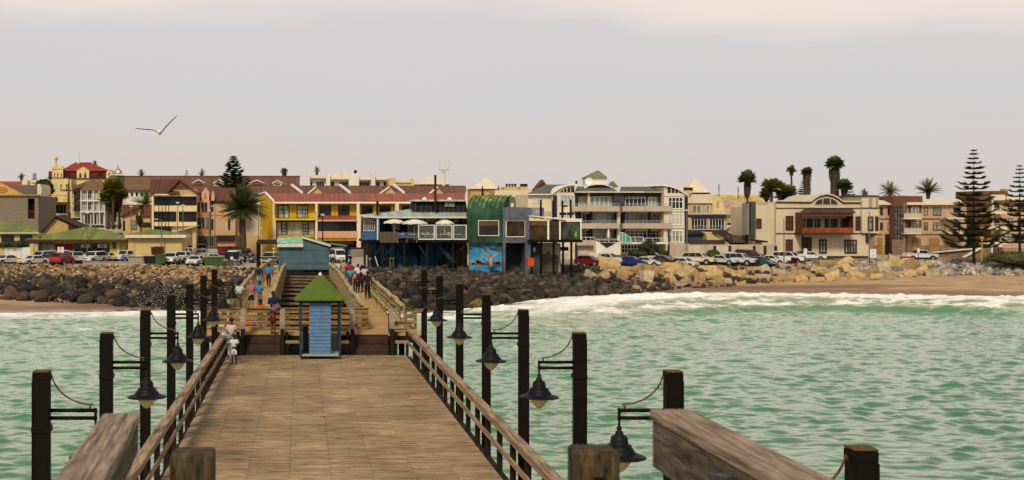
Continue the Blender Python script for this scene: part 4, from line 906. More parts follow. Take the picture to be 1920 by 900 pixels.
b = B('red_roofed_house', 'low house with bright red roof at the far left skyline', 20, 260); b.slope('roof', -15, 40, 347.5, 340, 0, 5, M('bright red roof', (.42,.05,.03), .7, .15)); b.box('wall', -15, 40, 347.5, None, .3, 8, creamw); b.box('chimney', 41, 51, 338, 348, 1, 4, creamw)
b = B('distant_white_house', 'small white house with chimney between red roof and dark trees', 55, 300); b.box('wall', 42, 68, 340, None, 0, 6, lightw); b.slope('roof', 48, 68, 341, 337.5, -.3, 5, creamw); b.win(60, 64, 341.5, 344.5, 1, 1)
b = B('green_roofed_house', 'house with olive green roof at the far left behind the hedge', 30, 176)
b.slope('roof', -20, 73, 436, 416, -.6, 6, lime, -20, 48); b.box('fascia', -20, 73.4, 436, 438, -.72, -.62, white2); b.box('wall', -20, 71, 438, None, 0, 6, sand)
for a, c in ((3,26),(38,60)): b.win(a, c, 441, 452, 3, 1, brframe, glass)
b = B('garden_wall', 'white garden wall with capped posts behind the white sedans', 30, 171, 'wall'); b.box('wall', 8, 58, 464, None, 0, .3, lightw)
for a in (1, 56): b.box('post', a, a+6.5, 460, None, -.1, .45, sand); b.box('cap', a-.6, a+7, 458, 460, -.2, .55, lightw)
b = B('dark_gabled_house', 'house with steep dark brown gabled roof behind the long green roof', 115, 184)
b.poly('wall', [(73,455),(73,444),(104,409),(128,420),(128,455)], 0, 8, M('ochre plaster', (.38,.28,.10), .85, .12, streak=.3)); m = MB()
for pts in ([(67,444.5),(106,403.5),(106,406.5),(71,446)],): m.prism([(b.x(p), b.z(q)) for p, q in pts], 1, -.6, 8)
b.put(m, 'roof', darkroof); m = MB(); m.hexa([(b.x(106),-.6,b.z(406.5)),(b.x(165),-.6,b.z(434)),(b.x(165),7,b.z(434)),(b.x(106),7,b.z(406.5)),(b.x(106),-.6,b.z(403.5)),(b.x(166),-.6,b.z(431)),(b.x(166),7,b.z(431)),(b.x(106),7,b.z(403.5))]); b.put(m, 'roof', M('dark roof boards', (.06,.033,.022), .85, .2, pat=(2,.35,.2,.6)))
b.box('wall', 128, 163, 431, None, .5, 8, M('ochre plaster')); b.poly('barge_board', [(128,416),(160,431),(160,438),(128,432)], -.2, .4, darkroof)
b = B('long_shop', 'long low ochre shop building with olive hip roof and posters in its windows', 145, 177)
b.hip('roof', 45, 241, 449, 160, 172, 425.5, -1.5, 9, lime); b.box('fascia', 45, 241, 449, 453, -1.55, 9, M('brown fascia', (.07,.032,.02), .7, .2)); b.box('wall', 60, 238, 453, None, 0, 8, M('ochre yellow plaster', (.50,.38,.12), .85, .12, streak=.3))
b.win(64, 102, 456, 474, 3, 1, brframe, curtain); b.box('red_panel', 104, 138, 457, 470, -.08, -.01, M('red panel', (.20,.012,.012), .6, .15)); b.win(140, 205, 457, 474, 5, 1, brframe, glass)
for a in (152, 183): o = b.box('poster', a, a+17, 458, 464, -.13, -.11, M('poster paper', (.62,.58,.52), .7, .05)); b.box('print', a+4, a+13, 459.5, 462.5, -.15, -.132, M('poster print', (.10,.07,.06), .7, .4), o)
b.win(212, 216, 455, 465, 1, 1, brframe, glass); b.box('pilaster', 220, 224, 453, None, -.2, -.002, cream)
b = B('small_hall', 'small square ochre building with olive green hip roof and brown door', 292, 175)
b.hip('roof', 234, 349, 440.5, 278, 292, 430, -.9, 7, lime); b.box('fascia', 234, 349, 440.5, 446, -.95, 7, cream); b.box('wall', 240, 341, 446, None, 0, 6, M('sandy yellow plaster', (.50,.38,.17), .85, .08, streak=.2)); b.box('wall', 240, 252, 446, None, -.12, -.002, tanw); b.box('door', 289, 308, 462, None, -.05, -.004, brownw)
# hotel
b = B('grand_hotel', 'pale yellow old hotel with red mansard roof, globe-topped tower and flagpole', 150, 330)
b.box('wall', 91, 212, 333, None, 0, 16, butter); b.box('cornice', 89, 203, 332, 335, -.5, -.002, brframe)
b.box('mansard', 91, 203, 321, 332, .2, 15, M('dark red mansard', (.13,.022,.020), .8, .2, 1)); b.hip('roof', 113, 201, 320.5, 138, 172, 306, -.3, 15, redroof); b.box('ridge', 140, 170, 304.5, 306.3, 7, 8, redroof)
b.box('tower', 97.5, 118, 317, 333, -.8, 3, butter); b.box('tower_cornice', 96, 119, 314.5, 317, -1.0, 3.2, butter); b.box('tower_front', 97.5, 128, 335, None, -.8, -.01, butter)
for a in (101, 107, 113.5): b.win(a, a+2.6, 323.5, 332, 1, 1, cream, glass, -.8, arch=True)
b.poly('pediment', [(98,314.5),(99,312),(102,313),(105,310.5),(110,312.5),(115,311.5),(117,314.5)], -.8, 2.5, butter)
m = MB(); X0 = b.x(104.5); Z0 = b.z(312); m.lathe([(.001,0),(.5,0),(.35,.5),(.18,.9),(.35,1.3),(.2,1.7),(.001,1.8)], (X0,.4,Z0), 8); m.ball((X0,.4,Z0+2.25), .62, 10, 8); b.put(m, 'globe_finial', butter, smooth=True)
for a, c, z in ((144,167,313),(199,211,317)):
    g = b.poly('dormer', [(a,334),(a,z+6.5),((a+c)/2,z),(c,z+6.5),(c,334)], -.6, 5, butter)
    for q in ((a+4.2, a+13.2) if c-a > 20 else (a+3.5,)): b.win(q, q+5, 324, 333.5, 1, 1, cream, glass, -.6, arch=True, parent=g, part='arched_window')
for q in (123, 184): b.win(q, q+8, 323.5, 331, 2, 1, brframe, glass, .2, arch=True)
b.win(100.5, 108.5, 343, 358, 2, 1, cream, bluecurt, -.8, arch=True); b.win(113, 116, 345, 358, 1, 1, cream, glass, -.8); b.win(123, 126, 345, 358, 1, 1, cream, glass, -.8); b.win(101, 109, 368, 378, 1, 1, cream, glass, -.8, arch=True); b.win(135, 139, 338, 347, 1, 1, cream, glass)
for q in (352, 364, 381): b.box('string_course', 90, 128, q, q+1.6, -.95, -.81, butter)
b.box('awning', 94, 128, 379, 381, -5, -.82, brframe)
for q in (97, 104, 111, 118, 125): b.box('awning_post', q, q+1.2, 381, 400, -4.8, -4.6, brframe)
b.box('doorway', 103, 124, 384, 400, -.9, -.85, dark); m = MB(); m.tube([(b.x(147,7),7,b.z(308,7)),(b.x(147,7),7,b.z(288,7))], .25, 6); b.put(m, 'flagpole', white)
b = B('balconied_house', 'narrow cream house with stacked balconies and slanting roof below the hotel', 152, 275)
b.box('wall', 134, 153, 350, None, 0, 10, M('light yellow plaster', (.55,.46,.27), .85, .1, streak=.3)); b.poly('roof', [(131,357),(133,350),(172,337),(174,340),(175,344)], -1, 9, tanroof); b.box('parapet', 131, 133.5, 336, 352, -.5, 6, butter)
b.poly('gable_wall', [(150,400),(150,351),(174,343),(174,400)], .5, 9, M('light yellow plaster'))
for q in (356, 368, 381, 393): o = b.box('balcony', 137, 152, q, q+2.5, -1.8, 0, darkroof); b.rail(137, 152, q-3.5, q, -1.8, black, parent=o)
for q in (359, 372, 385): b.win(139, 143, q, q+7, 1, 1, brframe, glass); b.win(146, 150, q, q+7, 1, 1, brframe, curtain)
b.box('pilaster', 133, 135, 352, None, -1.7, -1.2, butter)
b = B('verandah_house', 'grey-white three-storey verandah building with brown hip roof on the uphill street', 173, 255)
b.hip('roof', 150, 197, 357, 168, 190, 338, -.8, 10, tanroof); b.box('wall', 152, 196, 357, None, 0, 9, M('lilac grey plaster', (.36,.33,.30), .85, .1, streak=.3))
for q in (376, 396.5): b.box('floor_band', 150, 197, q-1, q+1.5, -.8, -.004, lightw)
for q in (359, 380): 
    for a in range(4): b.win(154+a*10.3, 161+a*10.3, q, q+13, 2, 2, lightw, (curtain, glass, bluecurt)[a % 3])
for a in range(6): b.win(159+a*6, 163.5+a*6, 401, 420, 1, 1, lightw, glass)
for a in (151, 163.5, 174.5, 185.5, 195.5): b.box('verandah_post', a, a+1.2, 357, 424, -.75, -.5, lightw)
b = B('shop_row', 'pale shopfront with dark band further up the uphill street', 140, 300); b.box('wall', 126, 150, 392, None, 0, 8, M('ochre plaster')); b.box('awning', 124, 151, 398, 401, -2, -.01, brframe); b.win(128, 146, 403, 412, 3, 1, brframe, glass)
b = B('dark_gable_house', 'cream building with dark grey gable and white coping behind the fan palms', 220, 262)
b.poly('wall', [(193,380),(193,348),(247,348),(247,380)], 0, 10, creamw); b.poly('gable', [(192,357),(192,348),(207,328.5),(234,328.5),(247,345),(247,357)], -.3, 9, M('dark grey shingle', (.09,.075,.06), .9, .15, pat=(2,.35,.15,.4))); m = MB()
for a, c in (((191,350),(207,328)),((207,328),(234,328)),((234,328),(247.5,345.5))): m.beam((b.x(a[0]),-.5,b.z(a[1])),(b.x(c[0]),-.5,b.z(c[1])), .4, .22)
b.put(m, 'coping', white)
m = MB(); X0 = b.x(218.5); Z0 = b.z(327.5); m.prism([(X0-1.0,Z0),(X0+1.0,Z0),(X0+.8,Z0+.9),(X0+.35,Z0+1.3),(X0,Z0+1.75),(X0-.35,Z0+1.3),(X0-.8,Z0+.9)], 1, 2, 2.5); b.put(m, 'clock_gable', greyw); m = MB(); m.tube([(X0,1.9,Z0+.75),(X0,1.98,Z0+.75)], .42, 14); b.put(m, 'clock', white); m = MB(); m.lathe([(.25,0),(.08,.35),(.001,.7)], (X0,2.2,Z0+1.7), 6); b.put(m, 'finial', greyw)
b.win(198, 207, 351, 357, 2, 1, white, glass); b.win(226, 240, 353, 361, 3, 1, white, glass); b.box('balcony', 196, 246, 362, 365, -1.2, -.01, white); b.box('column', 245, 247, 348, 380, -.4, -.01, terra)
# long brown-roofed hotel behind everything
b = B('long_hotel', 'long white building with continuous brown tiled roof and small dormers on the skyline', 400, 250)
b.slope('roof', 234, 562, 357, 331, -.5, 8, brownroof, 234, 562); b.slope('roof', 234, 290, 356, 333, -.7, 6.5, tanroof); b.box('wall', 236, 560, 357, None, 0, 8, lightw); b.box('ridge', 232, 563, 329.5, 331.5, 7.7, 8.3, burg)
for a, c, q in ((359,385,336),(466,497,337)):
    b.poly('gablet', [(a,343),((a+c)/2,q),(c,343),(c-3,343),((a+c)/2,q+2),(a+3,343)], 1.5, 2.2, lightw); b.poly('gablet_face', [(a+4,343),((a+c)/2,q+2.5),(c-4,343)], 1.8, 2.1, brownw)
for a, c, q in ((400,420,336),(511,529,338)):
    g = b.poly('dormer', [(a+1,349),(a+1,343),((a+c)/2,q+1.5),(c-1,343),(c-1,349)], 1.2, 5, lightw); b.win(a+4, c-4, 343.5, 347.5, 2, 1, lightw, glass, 1.2, parent=g)
    m = MB(); m.beam((b.x(a-1),1.0,b.z(343.5)),(b.x((a+c)/2),1.0,b.z(q)), .5, .2); m.beam((b.x((a+c)/2),1.0,b.z(q)),(b.x(c+1),1.0,b.z(343.5)), .5, .2); b.put(m, 'dormer_roof', lightw, g)
for a in range(236, 285, 9): b.win(a, a+5, 360, 368, 1, 1, white, glass)
b = B('small_brown_house', 'small tan house with burgundy sheet roof below the fan palms', 255, 216)
b.poly('roof', [(227,407),(228,383),(262,384),(256,398)], -.5, 6, burg); m = MB(); m.hexa([(b.x(228),-.5,b.z(407.5)),(b.x(262),-.5,b.z(391)),(b.x(262),6,b.z(391)),(b.x(228),6,b.z(407.5)),(b.x(228),-.5,b.z(406)),(b.x(262),-.5,b.z(389)),(b.x(262),6,b.z(389)),(b.x(228),6,b.z(406))]); b.put(m, 'roof', burg)
b.poly('wall', [(229,450),(229,408),(260,392),(262,392),(262,450)], 0, 6, tanw); b.box('wall', 262, 282, 404, None, 1, 6, tanw); b.slope('roof', 259, 286, 404, 386, .5, 4, burg); b.win(247, 256, 414, 430, 2, 2, brframe, curtain); b.win(231, 234, 414, 432, 1, 1, brframe, glass); b.poly('porch', [(254,407),(257,400),(260,407),(260,412),(254,412)], -.4, -.01, brframe)
b = B('tan_offices', 'tan office building with big brown gable and two dark window bands', 326, 205)
b.box('wall', 286, 369, 367, None, .8, 12, M('warm cream plaster', (.60,.49,.27), .85, .1, .5, streak=.2))
b.slope('roof', 282, 336, 362, 336, -.8, 5, M('red brown roof sheet', (.115,.045,.03), .8, .2, pat=(0,.3,.1,.3)), 282, 337); b.poly('gable', [(316,366),(337,338),(369,358),(369,366)], 0, 6, tanw)
m = MB()
for a, c in (((313,362.5),(337,336.5)),((336,336.5),(372,361))): m.hexa([(b.x(a[0]),-.8,b.z(a[1]+1.5)),(b.x(c[0]),-.8,b.z(c[1]+1.5)),(b.x(c[0]),8,b.z(c[1]+1.5)),(b.x(a[0]),8,b.z(a[1]+1.5)),(b.x(a[0]),-.8,b.z(a[1]-.5)),(b.x(c[0]),-.8,b.z(c[1]-.5)),(b.x(c[0]),8,b.z(c[1]-.5)),(b.x(a[0]),8,b.z(a[1]-.5))])
b.put(m, 'gable_roof', brownw); b.poly('gable_board', [(322,353),(337,338.5),(356,352),(356,353.5)], -.3, -.01, brownw)
b.box('parapet', 290, 369, 366, 368, -.1, .8, cream); b.win(291, 368, 369, 385.5, 14, 2, black, glass, .75, split=.7)
for q in (385.5, 416): b.box('spandrel', 288, 369, q, q+(11 if q < 400 else 8), 0, .8, M('warm cream plaster'))
b.win(289, 331, 397, 415, 8, 1, black, glass, .7); b.win(335, 368, 397, 415, 7, 1, black, glass, .7); b.box('pier', 331, 335, 397, 416, 0, .75, M('warm cream plaster')); b.win(290, 321, 425, 433, 6, 1, black, glass, .75); b.box('pier', 284.5, 288, 362, None, -.3, .8, M('warm cream plaster'))
for a in range(4): b.box('mullion', 297+a*6.2, 297.8+a*6.2, 369, 424, -.1, -.01, black)
b.poly('canopy', [(326,432),(368,422),(370,424),(330,435)], -4, .5, taupe); b.box('gate_pier', 361, 368, 424, None, -3, -2, sand)
b = B('peach_flats', 'peach building with three pointed pink gablets and terracotta panels', 412, 208)
b.slope('roof', 366, 442, 378, 352, -.4, 6, burg, 372, 442); b.box('wall', 368, 441, 378, None, 0, 10, peach); b.box('gutter', 395, 441, 377, 379, -.5, -.3, brframe)
pinkp = M('pink plaster', (.55,.32,.22), .85, .1)
for a, c, q in ((368,374,358),(378,392,352),(396,402,357)):
    b.poly('gablet', [(a,376),(a,q+10),((a+c)/2,q),(c,q+10),(c,376)], -.7, 3, pinkp)
b.poly('gablet_inset', [(382,372),(385,358),(388,372)], -.75, -.71, terra)
b.box('bay', 369, 393, 376, None, -.7, 0, peach)
for q in (380, 408):
    for a, c in ((370,374.5),(378,382),(384,388)) if q < 400 else ((370,377),(379,382.5),(384.5,391)): b.win(a, c, q, q+(17 if q < 400 else 20), 2 if c-a > 5 else 1, 1, brframe, curtain if a == 384.5 else glass, -.7)
for q in (396.5, 429): b.box('panel', 369, 393, q, q+9, -.75, -.71, terra)
b.box('band', 393, 441, 402.5, 405, -.04, -.004, terra)
for q, h_ in ((380,16),(411,19)): b.win(396.5, 399.5, q, q+h_, 1, 1, brframe, glass); b.win(428, 431, q, q+h_, 1, 1, brframe, glass)
b.win(369, 404, 442, 462, 9, 1, greyw, glass, -.75); b.box('band', 404, 441, 441, 452, -.5, -.004, brownw); b.win(408, 440, 443, 451, 4, 1, brframe, glass, -.52); b.box('wall', 436, 508, 443, None, 4, 8, tanw)
# --- yellow apartments ---
b = B('yellow_apartments', 'bright yellow apartment row with pink-red roof and white fin walls behind the jetty hut', 690, 208)
b.box('wall', 514, 872, 380, None, 1.2, 12, yelw); b.slope('roof', 512, 872, 379, 362.5, -.4, 5.5, pinkroof, 505, 872)
b.box('gutter', 512, 872, 378.5, 381.5, -.55, -.35, white); m = MB(); m.hexa([(b.x(488,9),9,-1.5),(b.x(513),-.3,-1.5),(b.x(513)+.3,-.3,-1.5),(b.x(488,9)+.3,9,-1.5),(b.x(488,9),9,b.z(364,9)),(b.x(513),-.3,b.z(377)),(b.x(513)+.3,-.3,b.z(377)),(b.x(488,9)+.3,9,b.z(364,9))]); m.add([(b.x(488,9),9,b.z(364,9)),(b.x(513),-.3,b.z(377)),(b.x(498,5.5),5.5,b.z(361,5.5)),(b.x(498,5.5)+.3,5.5,b.z(361,5.5)),(b.x(513)+.3,-.3,b.z(377)),(b.x(488,9)+.3,9,b.z(364,9))], [(0,1,2),(5,3,4),(0,2,3,5),(1,4,3,2)]); b.put(m, 'side_wall', yelw)
m = MB(); m.beam((b.x(497,5.5),5.5,b.z(360.6,5.5)),(b.x(513),-.4,b.z(377)), .35, .25); m.beam((b.x(486,9.3),9.3,b.z(364,9)),(b.x(497,5.5),5.5,b.z(360.6,5.5)), .35, .25); b.put(m, 'coping', white)
for i, a in enumerate((511.5, 591, 669, 743)):
    q = [(a,381),(a+5,381),(a+5,400),(a+7.5,407),(a+7.5,466),(a+9,475),(a,475)] if i != 1 else [(a,381),(a+4.5,381),(a+4.5,475),(a,475)]
    if i == 0: q = [(a,375),(a+3,377),(a+3,398),(a+5.5,410),(a+5.5,475),(a,475)]
    b.poly('fin_wall', q, -.9, 1.2, creamw)
b.box('fin_wall', 741, 745, 381, 400, -.6, 1.2, creamw)
b.box('balcony_slab', 516, 591, 409, 413, -1.3, 1.2, yelw); b.rail(515, 592, 397.5, 409, -1.3, black, 4); b.box('beam', 516, 591, 413, 415, -.4, 1.2, brframe)
for a in (522, 557): b.win(a, a+20, 385, 408.5, 2, 3, black, bluecurt, 1.2, fw=.14, part='balcony_door')
b.win(517, 590, 415.5, 440.5, 1, 1, black, M('long curtains', (.34,.31,.22), .5, .2, 1, stretch=(3,3,.1), col2=(.46,.42,.30)), .9, fw=.1)
for a in (528, 568): b.win(a, a+10, 415.5, 440.5, 1, 4, black, curtain, .85, fw=.13)
b.box('band', 516, 591, 441, 444, .4, 1.2, yelw)
for a in (600, 634.5, 678.5, 712, 754, 790): b.win(a, a+20, 386, 402.5, 2, 1, brframe, glass, 1.2, fw=.12)
b.slope('lower_roof', 596, 670, 412, 404, -1.0, 1.2, pinkroof); b.box('beam', 596, 670, 412, 415, -1.05, -.6, M('salmon plaster', (.50,.27,.16), .85, .1)); b.win(597, 669, 415, 433, 8, 1, brframe, glass, -.5, fw=.1, dep=.06); b.box('parapet', 596, 670, 433.5, 446, -1.0, -.4, M('salmon plaster'))
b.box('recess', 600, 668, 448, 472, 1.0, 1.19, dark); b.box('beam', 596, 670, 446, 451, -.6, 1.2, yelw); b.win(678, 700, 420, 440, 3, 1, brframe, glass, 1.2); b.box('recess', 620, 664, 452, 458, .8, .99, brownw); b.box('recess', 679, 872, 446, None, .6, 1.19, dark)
b = B('brown_roofed_row', 'row of flats with brown roof, small pink gablets and white copings behind the yellow apartments', 640, 226)
b.slope('roof', 400, 873, 364, 348.5, -.5, 6, brownroof, 405, 873); b.box('wall', 402, 870, 364.5, None, 0, 10, creamw); b.box('ridge', 404, 873, 348, 349.4, 5.7, 6.3, burg)
for a, c in ((577,606),(711,745),(804,833)):
    b.poly('gablet', [(a,364),((a+c)/2+1,351),(c,364)], -.9, .5, tanw); m = MB(); m.beam((b.x(a-1),-1,b.z(364)),(b.x((a+c)/2+1),-1,b.z(350.5)), .7, .25); b.put(m, 'barge_board', white)
for a in (547, 637, 738): m = MB(); m.beam((b.x(a,4),4,b.z(346.5,4)),(b.x(a+19,-.6),-.6,b.z(361,-.6)), .4, .35); m.beam((b.x(a+19,-.6),-.6,b.z(361,-.6)),(b.x(a+19,-.6),-.6,b.z(366,-.6)), .4, .35); b.put(m, 'fire_wall', white)
# --- cream flats and skyline boxes ---
b = B('cream_flats', 'modern cream flats with square chimneys on the skyline above the brown roofs', 655, 285)
b.box('wall', 576, 730, 333, None, 0, 10, lightw); b.slope('roof', 580, 612, 333, 328.5, -1.5, 3, creamw, 583, 612); b.slope('roof', 619, 655, 335, 331, -1.5, 3, creamw); b.slope('roof', 673, 728, 336, 332, -1.5, 3, creamw, 673, 722)
for a, c, q in ((574,581,327),(611.5,619,325),(654,673,325),(696,703.5,326)): b.box('chimney', a, c, q, None, -1.8, 2, lightw)
b.poly('upper_roof', [(618,331),(632,324),(655,324),(660,331)], 3, 9, creamw); m = MB(); m.tube([(b.x(666.5),0,b.z(326)),(b.x(666.5),0,b.z(319))], .35, 8); b.put(m, 'flue', black)
for a, c in ((582,586),(593,608),(620,627),(636,653),(674,693),(705,712),(719,729)): b.win(a, c, 340.5, 350, max(1, int((c-a)/5)), 1, lightw, glass)
b = B('yellow_roof_terrace', 'low sand-yellow roof terrace buildings right of the cream flats', 760, 275)
b.box('wall', 730, 742, 334, None, 0, 8, sand); b.box('wall', 742, 772, 341, None, 0, 8, sand); b.slope('roof', 741, 773, 341, 336, -.5, 4, creamw); b.slope('roof', 752, 780, 351, 345, -2, 2, creamw); b.box('wall', 771, 777, 334.5, None, -.3, 8, sand)
b = B('pyramid_roof_house', 'yellow house with shallow pyramid roof and dark windows left of the light mast', 812, 268)
b.hip('roof', 781, 846, 345.5, 806, 812, 331, -1, 8, creamw); b.box('wall', 786, 842, 345.5, None, 0, 7, sand); b.win(788, 798, 346.5, 352, 2, 1, brframe, glass); b.win(801, 811, 346.5, 352, 2, 1, brframe, glass); b.win(830, 841, 346.5, 356, 1, 1, brframe, glass)
b = B('grey_box_house', 'low white box house with dark grey cube and lime stripe on the skyline', 868, 265); b.box('wall', 842, 884, 356, None, 0, 6, lightw); b.box('cube', 861, 874, 351, 358, -.3, 3, dkgrey); b.box('stripe', 859, 861, 354, 364, -.2, .3, M('lime paint', (.25,.40,.02), .6, .1))
b = B('pyramid_tower', 'tan tower with cream pyramid roof between the barrel roof and the skyline', 910, 240)
b.hip('roof', 881, 938, 354, 910, 911, 332, -.6, 5.4, creamw); b.box('wall', 883, 936, 355, None, 0, 5, tanw)
for a in (903, 933): m = MB(); m.tube([(b.x(a),-1,b.z(372)),(b.x(a),-1,b.z(357))], .18, 6); m.lathe([(.25,0),(.001,1.1)], (b.x(a),-1,b.z(357)), 6); b.put(m, 'pointed_pole', brframe)
b.box('band', 896, 938, 368, None, -.8, -.01, sand)
b = B('tan_chimney_house', 'tan house with rows of dark chimney pots left of the grey apartments', 962, 232)
b.box('wall', 930, 997, 356, None, 0, 8, tanw); b.box('band', 928, 998, 357, 374, -.3, -.004, creamw); b.box('wall', 945, 975, 350, 357, 1, 5, sand)
for a, c in ((949,969),(976,990)):
    o = b.box('chimney', a, c, 350, 357, -.2, 1.2, sand)
    for i in range(4): m = MB(); x_ = b.x(a+2+(c-a-4)*i/3); m.lathe([(.22,0),(.18,.35),(.26,.38),(.26,.55),(.001,.55)], (x_,.5,b.z(350)), 6); b.put(m, 'chimney_pot', brframe, o)
b.win(976, 986, 376, 384, 2, 2, white, glass); b.box('recess', 958, 974, 376, 388, -.02, -.005, brownw); b.poly('gable', [(1000,359),(1018,336.5),(1027,350),(1027,359)], 2, 5, brownw); b.poly('gable_window', [(1010,350),(1017.5,342),(1024,350)], 1.9, 1.99, glass)
# --- blue restaurant on stilts ---
b = B('seafood_restaurant', 'blue timber restaurant on black stilts with green barrel roof and glazed terrace', 880, 150, 'restaurant', 497)
fl = b.box('floor_deck', 681, 878, 450, 454.5, -2.0, 9, black)
b.box('blue_wall', 708, 876, 405, 450, 2.2, 8, bluebd); b.box('bay', 681, 707.5, 433, 450, -.6, 6, bluebd); b.box('bay_pier', 704.5, 712, 404, 452, -1.2, 2.2, bluebd); b.win(682, 702, 415, 432.5, 5, 1, white, glass, -.4, part='bay_window'); b.box('bay_fascia', 679.5, 704, 408, 414, -.7, -.1, greyw); b.box('bay_core', 683, 706, 408, 433, -.35, 6, dark)
m = MB(); m.tube([(b.x(706.8),-1.35,b.z(453,-1.35)),(b.x(706.8),-1.35,b.z(405,-1.35))], .09, 8); m.tube([(b.x(708),-1.35,b.z(500)),(b.x(702),-1.35,b.z(480))], .06, 6); b.put(m, 'downpipe', white)
m = MB(); Xl, Xr = b.x(675,-1.5), b.x(876,-1.5); zl_, zr_ = b.z(402.5,-1.5), b.z(406.5,-1.5)
top = [(b.x(742,6),6,b.z(396,6)),(b.x(780,6),6,b.z(390,6)),(b.x(876,6),6,b.z(391,6))]
m.add([(Xl,-1.5,zl_),(b.x(706,-1.5),-1.5,b.z(406.5,-1.5)),(Xr,-1.5,zr_),top[2],top[1],top[0],(b.x(690,5),5,b.z(401,5))], [(0,1,5,6),(1,4,5),(1,2,3,4)]); m.add([(Xl,-1.5,zl_-.15),(b.x(706,-1.5),-1.5,b.z(406.5,-1.5)-.12),(Xr,-1.5,zr_-.12)], [(0,1,2)])
b.put(m, 'roof', palew); m = MB(); m.beam((Xl,-1.52,zl_-.08),(b.x(706,-1.5),-1.52,b.z(406.8,-1.5)-.05), .08, .2); m.beam((b.x(706,-1.5),-1.52,b.z(406.8,-1.5)-.05),(Xr,-1.52,zr_-.07), .08, .2); b.put(m, 'fascia', white2)
for a, c in ((793,803),(806,816),(826,834),(846,858),(862,869),(870,875)): b.win(a, c, 409, 415, 1, 1, white, glass, 2.2, fw=.13)
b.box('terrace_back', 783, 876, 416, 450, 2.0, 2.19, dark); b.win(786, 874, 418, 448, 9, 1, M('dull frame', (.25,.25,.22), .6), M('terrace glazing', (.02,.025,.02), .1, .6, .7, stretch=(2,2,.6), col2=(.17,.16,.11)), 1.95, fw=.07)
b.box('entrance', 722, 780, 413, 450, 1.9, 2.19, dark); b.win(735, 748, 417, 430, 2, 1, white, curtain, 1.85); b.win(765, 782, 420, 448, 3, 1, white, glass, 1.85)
sp = b.box('screen_slab', 712, 876, 449.8, 450.1, -2, -1.9, black)
for a, c in ((784,815),(816.5,848),(849.5,875)):
    X0, X1, Z0, Z1 = b.x(a,-2), b.x(c,-2), b.z(449.4,-2), b.z(421.5,-2); m = MB()
    m.box(X0,X1,-2.03,-1.97,Z1-.09,Z1); m.box(X0,X1,-2.03,-1.97,Z0,Z0+.12); m.box(X0,X0+.11,-2.03,-1.97,Z0+.12,Z1-.09); m.box(X1-.11,X1,-2.03,-1.97,Z0+.12,Z1-.09); o = b.put(m, 'glass_screen', white); m = MB(); m.box(X0+.11,X1-.11,-2.01,-1.99,Z0+.12,Z1-.09); b.put(m, 'pane', clearg, o)
m = MB()
for i in range(14): x_ = b.x(712.5+i*2.4,-2); m.box(x_, x_+.12, -2.03, -1.98, b.z(455,-2), b.z(434.5,-2)+rsb.uniform(-.03,.03))
m.box(b.x(712,-2), b.x(745,-2), -1.975, -1.93, b.z(439,-2), b.z(437.5,-2)); b.put(m, 'picket_fence', sidewood)
b.box('rail_board', 745, 783, 436, 438, -2, -1.9, bluebd); b.box('rail_board', 745, 783, 441, 446, -1.98, -1.92, bluebd)
for a in (745, 761.5, 780.5): b.box('rail_post', a, a+2.2, 435.5, 455, -2.1, -2.01, sidewood)
for a, c, q0, q1 in ((725,728,411,450),(731,735,411,450),(788,790.5,404,420),(847.5,850.5,402,424),(862.5,864.5,410,424)): b.box('black_post', a, c, q0, q1, 1.2, 1.5, black)
b.box('chimney_post', 705.8, 710, 377, 404, .4, .8, black); b.box('mast_post', 814.8, 818.4, 328, 396, 1.0, 1.4, M('rusty black', (.022,.012,.010), .7, .4))
# lookout
X0, X1 = b.x(774,2.5), b.x(874,2.5); z0, z1 = b.z(397.5,2.5), b.z(376.5,2.5); m = MB(); m.hexa([(b.x(772,2.5),2.5,z0),(X1+.2,2.5,z0),(X1+.2,7,z0),(b.x(772,2.5),7,z0),(X0+.9,2.9,z1),(X1,2.9,z1),(X1,7,z1),(X0+.2,7,z1)]); lk = b.put(m, 'lookout', M('lookout glass', (.03,.028,.026), .12, .5))
m = MB()
for i in range(11): f = i/10; m.beam((b.x(785+f*87,2.42),2.42,z0),(b.x(787+f*85,2.82),2.84,z1), .12)
for i in range(5): f = i/4; m.beam((b.x(772+f*9,2.4),2.42+(1-f)*2,z0),(b.x(776+f*8,2.8),2.8+(1-f)*2,z1), .1)
m.build('lookout_mullions', black, lk); m = MB(); m.hexa([(b.x(772,2),2.1,b.z(377.5,2)),(b.x(873,2),2.1,b.z(377.5,2)),(b.x(873,2),7.4,b.z(377.5,2)),(b.x(772,2),7.4,b.z(377.5,2)),(b.x(774,2),2.2,b.z(374.5,2)),(b.x(871,2),2.2,b.z(374.5,2)),(b.x(868,2),7.3,b.z(373,2)),(b.x(776,2),7.3,b.z(373,2))]); b.put(m, 'lookout_roof', palew); 
for a in (796, 843): m = MB(); m.ball((b.x(a,3),3,b.z(374,3)), .3, 8, 6); b.put(m, 'roof_vent', white)
b.win(833, 853, 379, 388, 3, 1, black, curtain, 2.6, fw=.06)
